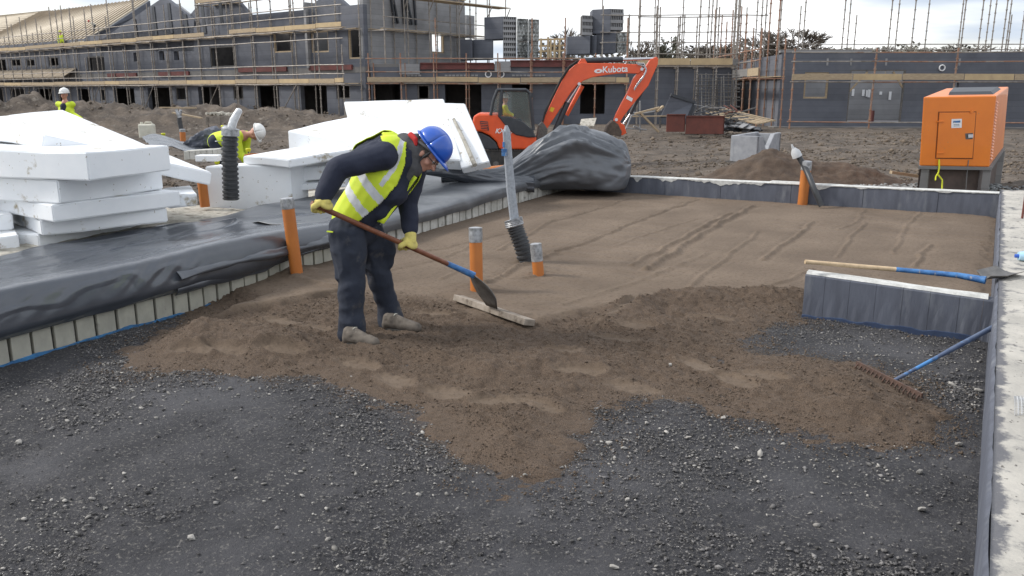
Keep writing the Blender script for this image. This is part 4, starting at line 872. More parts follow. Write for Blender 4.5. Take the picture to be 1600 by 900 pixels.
# ================================================================ WHITE INSULATION SLABS
def slab(label, pts, th, seed=1, name='insulation_slab', up=None, group='white insulation slabs left of the bed'):
    # pts: four corners of the lower face; th: thickness along the face normal; finely gridded faces with knocked edges
    p = [Vector(q) for q in pts]; n = (p[1]-p[0]).cross(p[3]-p[0]).normalized()
    if n.z < 0 and up is None: n = -n
    if up is not None: n = n if n.dot(up) > 0 else -n
    rr = random.Random(seed); b = MB(); b.hexa(p, [q+n*th for q in p]); c = sum(p, Vector())/4; c.z = min(q.z for q in p)
    me = b.mesh(name, 'eps', c); bm = bmesh.new(); bm.from_mesh(me)
    bmesh.ops.bevel(bm, geom=list(bm.edges), offset=.012, segments=2, affect='EDGES')
    bmesh.ops.subdivide_edges(bm, edges=[e for e in bm.edges if e.calc_length() > .25], cuts=5, use_grid_fill=True)
    for v in bm.verts:
        q = v.co*3; d = math.sin(q.x*2.1+seed)*math.cos(q.y*1.7+q.z*2.3)*.006; v.co += n*d+Vector((rr.uniform(-1, 1), rr.uniform(-1, 1), rr.uniform(-1, 1)))*.0016
    bm.to_mesh(me); bm.free(); me.polygons.foreach_set('use_smooth', [True]*len(me.polygons)); sharp(me, 40)
    o = link(name, me, c); meta(o, label, 'insulation slab', group); return o
def epsc(label, C, Rr, z, th, left=2.0, back=None, seed=1, skew=0.):
    c = P(*C, z); r_ = P(*Rr, z); d = (r_-c); ln = d.length; d.normalize(); l_ = Vector((-d[1], d[0], 0))
    if l_.dot(Vector((-cy, -sy, 0))) < 0: l_ = -l_
    l_ = (Matrix.Rotation(skew, 3, 'Z') @ l_)
    return slab(label, [c, r_, r_+l_*left, c+l_*left], th, seed)
epsc('lowest white slab of the big left stack, lying on the rough foundation', (62, 386), (232, 352), .30, .12, 2.0, seed=1)
epsc('speckled white slab second from the bottom of the big left stack', (66, 368), (263, 347), .42, .15, 2.1, seed=2)
epsc('thin white slab third from the bottom of the big left stack, poking out to the right', (84, 347), (283, 322), .57, .16, 2.0, seed=3)
epsc('white slab just under the top one of the big left stack, corner facing the camera', (94, 319), (256, 296), .73, .22, 2.3, seed=4)
epsc('thick top white slab of the big left stack, with brown scuffs on its front', (140, 283), (268, 266), .955, .25, 2.6, seed=5)
slab('short white slab end sticking out behind the right end of the left stack', [P(262, 326, .55), P(309, 322, .55), P(300, 308, .55), P(255, 312, .55)], .13, 6)
# the tilted slab thrown across the top of the stack
Dn = D(-75, 188, 9.1); A_ = D(92, 170, 10.2); B_ = D(327, 270, 9.3); C_ = D(62, 209, 8.3)
slab('large white slab tilted across the top of the left stack with its corner in the air', [C_-Vector((0, 0, .14)), B_-Vector((0, 0, .14)), A_-Vector((0, 0, .14)), Dn-Vector((0, 0, .14))], .14, 7)
slab('small white block at the left photo edge, upper of two beside the stack', [P(-60, 366, .45), P(22, 358, .45), P(14, 345, .45), P(-70, 350, .45)], .15, 9)
slab('small white block at the left photo edge, lower of two beside the stack', [P(-60, 406, .29), P(32, 392, .29), P(24, 372, .29), P(-70, 385, .29)], .15, 10)
# middle group
def vslab(label, c0, c1, y0, y1, d, back, seed, d1=None):
    p0, p1 = D(c0, y0, d), D(c1, y1, d1 or d); th_top = None
    return None
b0, b1 = D(326, 330, 10.4), D(455, 300, 10.6); b1.z = b0.z = .27
slab('upright white block behind the fat black corrugated duct', [b0, b1, b1+UV(.1, .5), b0+UV(.1, .5)], D(455, 258, 10.6).z-.27, 11)
slab('long white slab lying from the corrugated duct to behind the bent worker', [D(380, 256, 10.6), D(452, 262, 10.4), D(612, 236, 11.2), D(520, 232, 12.2)], .10, 12)
slab('small white slab wedged below the long one left of the bent worker', [D(466, 283, 11.0), D(520, 279, 11.0), D(540, 262, 12), D(482, 266, 12)], .17, 13)
slab('grey-shadowed white slab at the bottom of the middle heap left of the worker', [D(440, 300, 10.9), D(540, 292, 10.9), D(560, 276, 12), D(460, 280, 12)], .08, 14)
slab('thick white slab sloping up behind the bent worker back', [D(451, 233, 11.6), D(600, 262, 11.0), D(690, 232, 11.8), D(560, 206, 12.6)], .26, 15)
slab('tall white slab leaning upright left of the excavator, behind the blue helmet', [D(566, 262, 12.0), D(722, 266, 12.0), D(694, 170, 12.9), D(540, 174, 12.9)], .20, 16, up=Vector((sy, -cy, .3)))
sl = slab('narrow white slab leaning beside the excavator with a dark groove along it', [D(724, 272, 11.9), D(768, 262, 11.9), D(729, 171, 12.8), D(694, 170, 12.8)], .14, 17, up=Vector((sy, -cy, .3)))
g0, g1 = D(709, 186, 12.42), D(742, 258, 11.68); b = MB(); b.tube([g0, g0.lerp(g1, .5)+Vector((.01, 0, 0)), g1], [.022, .028, .035], 8)
single('groove_rod', b, 'rough_concrete', 'added grey rod standing in for the dark groove down the narrow leaning white slab', 'rod')  # added rod stands in for the dark line of the slab's groove
# debris seen under the tilted slab
b = MB(); b.tube([P(-20, 262, .2), P(70, 240, .2)], .05, 6); single('timber_scrap', b, 'old_wood', 'weathered timber lying under the raised left slab', 'timber')

# ================================================================ BLACK SHEETING
def sheet(name, label, rows, nsub, wr, seed, m='poly', cat='plastic sheet', th=.004, fold=None):
    # rows: list of cross sections, each the same number of world points; interpolated smoothly then wrinkled
    Rw = np.array([[list(q) for q in r_] for r_ in rows]); nr, nc, _ = Rw.shape
    def up(A, k, ax):
        n0 = A.shape[ax]; t_ = np.linspace(0, n0-1, (n0-1)*k+1); i = np.clip(np.floor(t_).astype(int), 0, n0-2); f = t_-i
        def g_(j): return np.take(A, np.clip(j, 0, n0-1), ax)
        sh = [1, 1, 1]; sh[ax] = len(t_); f = f.reshape(sh)
        p0, p1, p2, p3 = g_(i-1), g_(i), g_(i+1), g_(i+2)
        return .5*((2*p1)+(-p0+p2)*f+(2*p0-5*p1+4*p2-p3)*f*f+(-p0+3*p1-3*p2+p3)*f**3)
    A = up(up(Rw, nsub[0], 0), nsub[1], 1); nr, nc, _ = A.shape
    du = np.gradient(A, axis=0); dv = np.gradient(A, axis=1); n_ = np.cross(du, dv); n_ /= np.linalg.norm(n_, axis=2, keepdims=True)+1e-9
    arc = np.cumsum(np.linalg.norm(du, axis=2), 0); arv = np.cumsum(np.linalg.norm(dv, axis=2), 1)
    h = wr(arc, arv, seed); A = A+n_*h[..., None]; me = npmesh(name, A.reshape(-1, 3), gridfaces(nr, nc), m)
    c = A.reshape(-1, 3).mean(0); c[2] = A[..., 2].min(); me.transform(Matrix.Translation(-Vector(c)))
    o = link(name, me, c); meta(o, label, cat); s = o.modifiers.new('s', 'SOLIDIFY'); s.thickness = th; s.offset = 0; return o
def crease(a, v, pa, pb, w_): # sharp ridge between two points in sheet coordinates
    d = np.array(pb)-np.array(pa); L2 = (d**2).sum(); t_ = np.clip(((a-pa[0])*d[0]+(v-pa[1])*d[1])/L2, 0, 1); return np.exp(-np.hypot(a-pa[0]-t_*d[0], v-pa[1]-t_*d[1])/w_)
def wr_main(a, v, s):
    h = .030*fbm(a*.8, v*1.0, 2, s)+.005*fbm(a*2.2, v*5, 3, s+3)+.0015*fbm(a*7, v*9, 3, s+5)
    rg = 1-np.abs(fbm(a*1.1+2, v*2.2, 3, s+7))*2; h = h+.016*np.clip(rg-.74, 0, 1)*2
    rg = 1-np.abs(fbm(a*4.2, v*1.2+a*1.3, 2, s+9))*2; h = h+.012*np.clip(rg-.6, 0, 1)*np.clip(1-np.abs(v-.55)/.35, 0, 1)
    for c0, am, fr, ph, dp, wd in ((1.20, .16, .9, .3, -.020, .012), (.80, .08, 1.3, 1.6, .014, .014), (1.65, .12, 1.1, 2.4, .016, .014), (2.1, .1, .8, .2, -.016, .012)):
        cv_ = c0+am*np.sin(a*fr+ph)+.03*np.sin(a*3.7+ph); h = h+dp*np.exp(-np.abs(v-cv_)/wd)*np.clip(.5+1.3*fbm(a*.7+c0, a*0+ph, 2, s+11), 0, 1)
    w0 = np.clip(fbm(a*.9+3, v*.8, 2, s+13)*2.6, 0, 1)*np.exp(-((v-.62)/.20)**2); h = h+.013*np.sin(a*46+v*13+3*fbm(a*2, v*2, 2, s+14))*w0
    w1 = np.clip(fbm(a*.7+8, v*.8, 2, s+15)*2.2, 0, 1)*np.exp(-((v-.25)/.12)**2); h = h+.007*np.sin(a*30-v*40)*w1
    return h
def sec(y, zs, backx, sag=0., hang=.0, lump=0.):
    x0 = float(wallx(y))
    return [(x0+.035+hang*.3, y, zs-.10), (x0+.075+hang, y-.01, zs-.01), (x0+.060, y, zs+.10+lump*.75), (x0-.05, y+.02, zs+.135+lump), (x0-.40*(x0-backx)/1.9, y+.03, zs+.11+lump*.45), (x0+(backx-x0)*.55, y+.05, zs+.07-sag), (x0+(backx-x0)*.8, y+.05, zs+.075), (backx, y+.06, zs+.06), (backx-.03, y+.07, zs-.05)]
rows = [sec(1.3, .26, -7.2, 0, .03, .13), sec(1.9, .26, -7.3, .03, .03, .13), sec(2.6, .265, -7.35, .02, .03, .12), sec(3.3, .27, -7.4, .03, .03, .10), sec(4.0, .28, -7.5, .02, .03, .08), sec(4.7, .29, -7.6, .0, .02, .08), sec(5.3, .30, -7.6, .02, .02, .05), sec(5.9, .31, -7.45, .02, .03, .02), sec(6.5, .30, -7.2, 0, .03), sec(7.0, .29, -6.95, 0, .03)]
sheet('black_sheet', 'black plastic membrane draped over the near left block edging', rows, (64, 36), wr_main, 11)
# dark loose folds under the sheet by the leaning orange pipe
rows = []
for k in range(8):
    y = 4.2+2.55*k/7; x0 = float(wallx(y)); o_ = .03*math.sin(k*1.7)
    rows.append([(x0+.03, y, .17+.05*(k > 3)+o_*.4), (x0+.055+o_*.5, y, .22+o_*.5), (x0+.04, y, .27), (x0+.12+.02*math.cos(k*2.3), y, .31+.02*math.sin(k)), (x0+.02, y, .37), (x0-.25, y, .38)])
sheet('black_sheet_folds', 'loose dark folds of black sheet bunched behind the left orange pipe', rows, (16, 8), lambda a, v, s: .02*fbm(a*3, v*8, 3, s)+.014*(1-np.abs(fbm(a*1.2, v*7, 2, s+2))*2), 21)
def sec2(y, zs, bx, bz):
    x0 = float(wallx(y)); return [(x0+.04, y, zs-.07), (x0+.06, y, zs+.01), (x0+.01, y, zs+.075), (x0-.25, y, zs+.085+.15*bz), (x0+(bx-x0)*.6, y, zs+.03+bz*.5), (bx, y, zs+bz)]
rows = [sec2(6.3, .30, -7.7, .02), sec2(7.0, .28, -7.6, .06), sec2(7.8, .275, -7.7, .10), sec2(8.6, .27, -7.8, .12), sec2(9.4, .29, -7.9, .12), sec2(10.2, .31, -8.0, .10), sec2(11.0, .31, -7.9, .10), sec2(11.8, .30, -7.7, .12), sec2(12.4, .28, -7.5, .10)]
sheet('grey_sheet', 'paler grey sheet with sharp creases over the far left edging behind the blue-helmeted worker', rows, (22, 12), lambda a, v, s: .03*fbm(a*.9, v*1.4, 2, s)+.03*np.clip(1-np.abs(fbm(a*.55, v*1.1+a*.4, 2, s+4))*3, 0, 1)+.005*fbm(a*5, v*6, 3, s+8), 31, m='poly_grey')
# roll / bundle of black membrane: lofted along its axis
def bundle(name, label, axis, seed, m='poly', nring=90, nseg=120):
    # axis: (point, half-height, half-depth, tilt)
    A = np.array([[*a[0], a[1], a[2], a[3]] for a in axis]); n0 = len(A); t_ = np.linspace(0, n0-1, nring); i = np.clip(np.floor(t_).astype(int), 0, n0-2); f = (t_-i)[:, None]
    g_ = lambda j: A[np.clip(j, 0, n0-1)]
    p0, p1, p2, p3 = g_(i-1), g_(i), g_(i+1), g_(i+2); B = .5*((2*p1)+(-p0+p2)*f+(2*p0-5*p1+4*p2-p3)*f*f+(-p0+3*p1-3*p2+p3)*f**3)
    th = np.linspace(0, 2*np.pi, nseg, endpoint=False); r3 = np.array(UV(0, 1)); V = []
    T_, K = np.meshgrid(th, np.arange(nring), indexing='xy')
    a = K/nring*5.0
    w_ = .05*fbm(a*1.1, np.sin(T_)*1.5+np.cos(T_), 3, seed)
    for fa, ft, am in ((.4, 2.0, .075), (.7, 3.6, .035), (1.3, 8., .010)):
        rv = 1-np.abs(fbm(a*fa+9*ft, np.sin(T_+.15*a)*ft+np.cos(T_)*ft*.4, 2, seed+3+int(ft)))*5; w_ = w_+am*np.clip(rv, -.4, 1)
    w_ = w_+.006*fbm(a*9, np.cos(T_)*9+np.sin(T_)*7, 3, seed+6)
    hh = B[:, 3][:, None]*(1+w_*2.0); dd = B[:, 4][:, None]*(1+w_*2.0)
    c_, s_ = np.cos(T_), np.sin(T_); pw = lambda q: np.sign(q)*np.abs(q)**.85
    tz = B[:, 5][:, None]
    Vz = B[:, 2][:, None]+hh*pw(s_)+w_*.12; off = dd*pw(c_)-tz*s_
    V = np.stack([B[:, 0][:, None]+r3[0]*off, B[:, 1][:, None]+r3[1]*off, Vz], -1)
    V[..., 2] = np.maximum(V[..., 2], .16+.02*np.sin(T_*5))
    j = np.arange(nseg); F_ = []
    q = np.arange(nring-1)[:, None]*nseg; F_ = np.stack([q+j, q+(j+1) % nseg, q+nseg+(j+1) % nseg, q+nseg+j], -1).reshape(-1, 4)
    c = V.reshape(-1, 3).mean(0); c[2] = V[..., 2].min()
    VV_ = np.concatenate([V.reshape(-1, 3), V[0].mean(0)[None], V[-1].mean(0)[None]]); n_ = nring*nseg
    me = npmesh(name, VV_-c, F_, m); o = link(name, me, c)
    bm = bmesh.new(); bm.from_mesh(me); bm.verts.ensure_lookup_table()
    for k0, base in ((n_, 0), (n_+1, (nring-1)*nseg)):
        for s2 in range(nseg):
            try: f_ = bm.faces.new((bm.verts[k0], bm.verts[base+s2], bm.verts[base+(s2+1) % nseg])); f_.smooth = True
            except Exception: pass
    bmesh.ops.recalc_face_normals(bm, faces=bm.faces); bm.to_mesh(me); bm.free(); meta(o, label, 'plastic sheet'); return o
def ax(px, ytop, ybot, d, dep, tilt=0.):
    a, c = D(px, ytop, d), D(px, ybot, d); m_ = (a+c)/2; return (tuple(m_), (a.z-c.z)/2, dep, tilt)
bundle('membrane_bundle', 'big billowing bundle of black membrane at the far left corner of the bed', m='poly_mid', seed=41, axis=[ax(690, 262, 284, 12.6, .10), ax(735, 266, 290, 12.9, .16), ax(785, 262, 290, 13.3, .28), ax(825, 232, 298, 13.6, .42), ax(860, 204, 300, 13.7, .55), ax(892, 192, 302, 13.8, .62), ax(925, 202, 302, 13.8, .58), ax(955, 216, 302, 13.8, .5), ax(974, 230, 296, 13.8, .36), ax(984, 246, 276, 13.8, .14)])
bundle('membrane_tail', 'black twisted tail of membrane running left from the big bundle past the helmet', [ax(655, 262, 272, 12.0, .05), ax(685, 254, 276, 12.1, .12), ax(730, 262, 286, 12.3, .15), ax(780, 272, 292, 12.6, .15), ax(835, 276, 300, 13.0, .12)], 47, nring=60, nseg=60)
# heap of sheet and blue tarp in the middle distance
bundle('blue_tarp', 'crumpled blue-grey tarpaulin heaped behind the tilted white slab', [ax(288, 226, 236, 15, .2), ax(310, 212, 238, 15, .35), ax(330, 202, 238, 15, .4), ax(345, 206, 238, 15, .35), ax(358, 222, 240, 15, .2)], 51, nring=50, nseg=60, m='slate_face')
rows = [[D(222, 214, 15.5), D(250, 211, 15.2), D(290, 222, 15), D(335, 232, 15)], [D(228, 222, 14.3), D(255, 220, 14.2), D(290, 228, 14.2), D(338, 236, 14.2)], [D(240, 232, 13.2), D(265, 230, 13.1), D(290, 237, 13.1), D(340, 240, 13.1)]]
sheet('dark_sheet', 'flat dark sheet spread behind the corner of the tilted white slab', rows, (16, 16), lambda a, v, s: .05*fbm(a*2, v*2, 3, s), 61)

# ================================================================ PIPES AND DUCTS
def pipe(label, base, topp, r_, tape=.08, group='orange drain pipes', mm='orange_pipe', rough_top=True, z0=-.04, tapez=None):
    T = Thing('drain_pipe', label, 'pipe', (base[0], base[1], base[2]), group); a = Vector(base); b_ = Vector(topp); d = (b_-a); n = d.normalized(); a0 = a+n*z0
    mb = MB(); t1 = b_-n*tape; mb.tube([a0, t1], r_, 28); T.part('pipe_body', mb, mm, smooth=True)
    mb = MB(); pts = []; rs = []
    rr = random.Random(int(base[0]*100)); k = 7
    for i in range(k): pts.append(t1-n*.012+n*(tape+.012)*i/(k-1)); rs.append(r_*(1.05+rr.uniform(-.02, .03)))
    pts += [b_+n*.004]; rs += [r_*.9]
    mb.tube(pts, rs, 24); mb.ball(b_, r_*.85, 12, 6, (1, 1, .16)); T.part('tape_wrap', mb, 'tape', smooth=True); return T
q = P(745, 462, .03); pipe('orange upright pipe with silver tape top just behind the board rake', q, D(743, 356, (-sy*q[0]+cy*q[1])+.05), .055, .11)
q = P(842, 434, .05); pipe('short orange pipe stub with crumpled silver tape, right of the wrapped duct', q, D(837, 381, (-sy*q[0]+cy*q[1])+.02), .052, .15)
q = P(465, 437, .04); pipe('leaning orange pipe against the left block edging, left of the worker', q, D(448, 310, (-sy*q[0]+cy*q[1])-.02), .057, .08)
q = P(1258, 318, .06); pipe('orange pipe with taped grey top standing against the far low wall', (q[0], min(q[1], FARY-.075), .05), (q[0]+.015, FARY-.075, D(1259, 255, 12.1).z), .072, .12)
q = D(318, 318, 10.2); pipe('tilted orange pipe with grey collar beside the left slab stack', D(320, 318, 10.2), D(315, 278, 10.2), .058, .0, mm='orange_pipe')
q = D(285, 216, 17); pipe('small distant orange pipe stub left of the crouching worker', D(286, 220, 17), D(285, 202, 17), .055, .04)
b = MB(); b.tube([D(696, 258, 15.6), D(745, 252, 15.6)], .075, 16); b.tube([D(745, 252, 15.6), D(752, 252, 15.6)], .09, 16); single('loose_drain_pipe', b, 'orange_pipe', 'orange pipe lying on the ground between the leaning slab and the excavator, upper one', 'pipe', 'orange drain pipes', smooth=True)
b = MB(); b.tube([D(750, 268, 15.0), D(790, 264, 15.0)], .075, 16); single('loose_drain_pipe', b, 'orange_pipe', 'orange pipe lying just above the tail of black membrane, lower one', 'pipe', 'orange drain pipes', smooth=True)
def corr(label, pts, r_, pitch, wraps, cat='duct', m='black_plastic', name='corrugated_duct', cap=None):
    pts = [Vector(p) for p in pts]; T = Thing(name, label, cat, pts[0]); L_ = sum((b-a).length for a, b in zip(pts[:-1], pts[1:])); n_ = int(L_/pitch); P2 = []; R2 = []
    def at(t_):
        k = t_*(len(pts)-1); i = min(int(k), len(pts)-2); f = k-i; g_ = lambda j: pts[max(0, min(len(pts)-1, j))]
        p0, p1, p2, p3 = g_(i-1), g_(i), g_(i+1), g_(i+2); return .5*((2*p1)+(-p0+p2)*f+(2*p0-5*p1+4*p2-p3)*f*f+(-p0+3*p1-3*p2+p3)*f**3)
    for i in range(n_):
        for (o_, k_) in ((0, .86), (.22, .86), (.32, 1.), (.78, 1.), (.9, .86)): P2.append(at((i+o_)/n_)); R2.append(r_*k_)
    mb = MB(); mb.tube(P2, R2, 22); T.part('ribbed_tube', mb, m, smooth=True, ang=60); return T, at
q = P(826, 414, .03); dd = -sy*q[0]+cy*q[1]
T, at = corr('black corrugated duct with silver-wrapped top rising from the sand beside a taped stub', [q-Vector((0, 0, .05)), D(816, 385, dd), D(806, 358, dd+.02), D(802, 343, dd+.03)], .086, .030, None)
mb = MB(); pts = []; rs = []
for i in range(12): pts.append(at(.74+.30*i/11)); rs.append(.090+.006*(i % 2))
mb.tube(pts, rs, 22); T.part('tape_wrap', mb, 'tape', smooth=True)
Tw = Thing('wrapped_conduit', 'tall bundle of conduits wrapped in grey foam and tape standing in the corrugated duct', 'conduit', at(1.)); 
mb = MB(); pp = [D(804, 343, dd+.03), D(799, 300, dd+.04), D(795, 250, dd+.04), D(792, 205, dd+.04), D(791, 196, dd+.04)]; mb.tube(pp[:-1]+[pp[-1]], [.046, .043, .038, .034, .014], 14); Tw.part('foam_sleeve', mb, 'foam', smooth=True) if 'foam' in M else (mat('foam', (.36, .39, .43), (.26, .28, .31), .8, 40, .3, 90), Tw.part('foam_sleeve', mb, 'foam', smooth=True))
mb = MB(); off = Vector((-cy, -sy, 0))*.028; mb.tube([v+off*.9+Vector((sy, -cy, 0))*.018 for v in pp[:-1]], [.022, .022, .02, .017], 12); Tw.part('foam_sleeve', mb, 'foam', smooth=True)
mb = MB(); q2 = D(788, 238, dd); mb.box(q2, (.05, .03, .07), .3); mb.box(D(787, 226, dd), (.02, .02, .05), .3); Tw.part('clip', mb, 'blue_paint')
# fat black corrugated duct at left with a silver sleeve
T, at = corr('fat black corrugated duct standing between white slabs left of the crouching worker', [D(361, 312, 10.05), D(360, 280, 10.05), D(359, 240, 10.05), D(360, 202, 10.05)], .098, .052, None)
mb = MB(); mb.tube([D(360, 212, 10.05), D(360, 201, 10.05), D(360.5, 199, 10.05)], [.104, .104, .08], 22); T.part('tape_wrap', mb, 'tape', smooth=True)
mb = MB(); mb.tube([D(361, 202, 10.1), D(365, 188, 10.1), D(374, 172, 10.15), D(375, 170, 10.15)], [.052, .05, .04, .02], 12); T.part('silver_sleeve', mb, 'silver', smooth=True) if 'silver' in M else (mat('silver', (.66, .67, .68), (.45, .46, .47), .35, 20, .4, 40, metal=.2), T.part('silver_sleeve', mb, 'silver', smooth=True))
# bent electrical duct crossing the far wall
T = Thing('bent_duct', 'dark bent duct with a white wrapped tip leaning over the far low wall', 'duct', P(1283, 320, .05))
mb = MB(); z = lambda a, b_, c: D(a, b_, c); mb.tube([z(1284, 322, 12.05), z(1276, 305, 12.1), z(1270, 290, 12.15), z(1264, 275, 12.3), z(1256, 258, 12.45), z(1247, 243, 12.5)], .042, 14); T.part('duct_body', mb, 'black_plastic', smooth=True)
mb = MB(); mb.tube([z(1246, 245, 12.5), z(1243, 238, 12.5), z(1240, 232, 12.5)], [.075, .07, .03], 12); mb.tube([z(1241, 236, 12.5), z(1237, 226, 12.5)], [.03, .012], 8); T.part('tape_wrap', mb, 'mesh_white', smooth=True)
# distant ones at left
T = Thing('dark_duct', 'thin dark duct with a pale tip standing on the mud left of the crouching worker', 'duct', D(284, 208, 19)); mb = MB(); mb.tube([D(284, 206, 19), D(281, 192, 19), D(280, 184, 19)], .05, 10); T.part('duct_body', mb, 'black_plastic', smooth=True)
mb = MB(); mb.tube([D(281, 184, 19), D(275, 171, 19)], [.05, .03], 8); mb.tube([D(280, 180, 19), D(283, 172, 19)], [.05, .03], 8); T.part('tape_wrap', mb, 'tape', smooth=True)

# ================================================================ TOOLS AND SMALL THINGS
# shovel lying across the stub wall
T = Thing('shovel', 'old shovel with a paint-flaked blue shaft lying across the stub wall', 'shovel', (-.5, 6.68, .38))
a, b_, c, e = Vector((*P(1258, 409, .46)[:2], .46)), P(1400, 421, .40), P(1495, 430, .385), P(1540, 438, .375)
mb = MB(); mb.tube([a, a.lerp(b_, .5), b_], [.017, .017, .018], 12); T.part('shaft', mb, 'shaft_paint', smooth=True)
mb = MB(); mb.tube([b_, b_.lerp(c, .5), c, c.lerp(e, .6), e], [.0185, .019, .022, .026, .030], 12); T.part('socket', mb, 'blue_paint', smooth=True)
rows = []; e2 = P(1604, 416, .42); ax_ = (e2-e).normalized(); sd_ = Vector((-ax_[1], ax_[0], 0)).normalized()
b = MB(); pts = []
for i in range(9):
    for j in range(7):
        t_ = i/8; w_ = .115*min(1, .35+t_*3); v_ = (j-3)/3; pts.append(e-ax_*.02+ax_*(.36*t_)+sd_*w_*v_+Vector((0, 0, .01+.035*v_*v_-.02*t_)))
b.grid(pts, 9, 7); o = T.part('blade', b, 'steel_dark', smooth=True); s_ = o.modifiers.new('s', 'SOLIDIFY'); s_.thickness = .004
# garden rake on the right
T = Thing('rake', 'rusty-headed rake with a blue handle leaning out of the bed at right', 'rake', P(1390, 610))
hd = Vector((*P(1393, 600, .03)[:2], .045)); tp = P(1640, 468, .37)+Vector((0, 0, .02)); d_ = (tp-hd).normalized()
mb = MB(); mb.tube([hd, hd+d_*.4, hd+d_*.55], [.011, .012, .0165], 12); mb.tube([hd+d_*.55, tp+d_*.15], .0165, 12); T.part('handle', mb, 'rake_blue', smooth=True) if 'rake_blue' in M else (mat('rake_blue', (.055, .085, .16), (.10, .13, .20), .5, 12, c3=(.06, .22, .50), s3=3, p3=(.55, .6)), T.part('handle', mb, 'rake_blue', smooth=True))
l_, r_ = P(1338, 574, .03), P(1440, 626, .03); mb = MB(); mb.beam(l_+Vector((0, 0, .03)), r_+Vector((0, 0, .03)), .012, .026); T.part('head_bar', mb, 'rake_rust')
for i in range(16):
    q = l_.lerp(r_, (i+.5)/16); mb = MB(); n_ = (r_-l_).normalized().cross(Vector((0, 0, 1))); n_ = n_ if n_.dot(Vector((1, 0, 0))) > 0 else -n_
    mb.tube([q+Vector((0, 0, .035)), q+Vector((0, 0, .01))-n_*.02, q+Vector((0, 0, -.03))-n_*.015], [.006, .006, .003], 5); T.part('tine', mb, 'rake_rust')
# blue bottle, mesh scrap, rebar on the strip
q = P(1597, 408, .39); T = Thing('water_bottle', 'pale blue plastic bottle lying on the right strip at the photo edge', 'bottle', q)
mb = MB(); mb.tube([q+Vector((-.03, 0, .04)), q+Vector((.02, .02, .04)), q+Vector((.10, .05, .04)), q+Vector((.13, .06, .04))], [.034, .042, .042, .02], 14); T.part('bottle_body', mb, 'pale_blue', smooth=True)
mb = MB(); mb.tube([q+Vector((-.055, -.008, .04)), q+Vector((-.028, 0, .04))], .016, 10); T.part('cap', mb, 'helmet_blue', smooth=True)
rows = []; c = P(1596, 636, .375)
b = MB(); pts = []
for i in range(24):
    for j in range(16):
        u, v = i/23, j/15; pts.append(c+Vector((-.03+.32*u, -.16+.26*v+.03*math.sin(u*5), .012+.035*abs(math.sin(v*3.1+u*2))*(.4+u*.6))))
b.grid(pts, 24, 16)
o = single('mesh_scrap', b, 'mesh_white', 'crumpled scrap of white plastic mesh on the right strip', 'mesh', smooth=True); wf = o.modifiers.new('w', 'WIREFRAME'); wf.thickness = .003
b = MB(); q = P(1597, 342, .39); b.tube([q-Vector((0, 0, .03)), q+Vector((.0, 0, .38))], .012, 8); single('rebar_stub', b, 'rust_sheet', 'brown steel bar standing on the right strip at the photo edge', 'bar')
# jerry can and other odds beyond the slabs
T = Thing('jerry_can', 'dirty white plastic jerry can behind the tilted slab', 'jerry can', D(230, 216, 16)); q = D(230, 205, 16); mb = MB(); mb.box(q, (.28, .17, .27), YAW); T.part('can_body', mb, 'jerry', bevel=.03)
mb = MB(); mb.tube([q+UV(-.09, 0, .13), q+UV(-.09, 0, .17)], .028, 10); T.part('cap', mb, 'jerry', smooth=True); mb = MB(); mb.tube([q+UV(-.04, 0, .13), q+UV(-.02, 0, .165), q+UV(.09, 0, .165), q+UV(.11, 0, .13)], .014, 8); T.part('handle', mb, 'jerry', smooth=True)
for i, (a, c, d_, lab) in enumerate(((255, 209, 15.5, 'fluorescent yellow cap on a peg right of the jerry can'), (349, 197, 13, 'fluorescent yellow cap left of the fat corrugated duct'), (388, 233, 12.2, 'fluorescent yellow cap beside the crouching worker hand'), (339, 253, 12.6, 'fluorescent yellow cap low beside the fat corrugated duct'))):
    q = D(a, c, d_); T = Thing('marker_peg', lab, 'peg', q-Vector((0, 0, .18)), 'yellow capped pegs'); mb = MB(); mb.tube([q-Vector((0, 0, .18)), q], .012, 6); T.part('peg', mb, 'steel_dark'); mb = MB(); mb.tube([q-Vector((0, 0, .035)), q, q+Vector((0, 0, .012))], [.028, .04, .034], 12); T.part('cap', mb, 'yellow_cap', smooth=True)
b = MB(); T = Thing('timber_crate', 'rough old timber box with offcuts on it behind the blue tarpaulin', 'crate', D(345, 196, 20)); 
for k in range(3): b = MB(); b.beam(D(322, 184+k*4, 20), D(366, 182+k*4, 20), .04, .055); T.part('slat', b, 'old_wood')
for a in (324, 343, 364): b = MB(); b.beam(D(a, 196, 20), D(a, 182, 20), .06, .05); T.part('post', b, 'old_wood')
rr = random.Random(2)
for k in range(7): a = 322+k*6; b = MB(); b.tube([D(a, 181-rr.uniform(0, 4), 20), D(a+rr.uniform(6, 12), 180-rr.uniform(0, 5), 20.2)], rr.uniform(.03, .05), 6); T.part('offcut', b, 'rough_concrete')
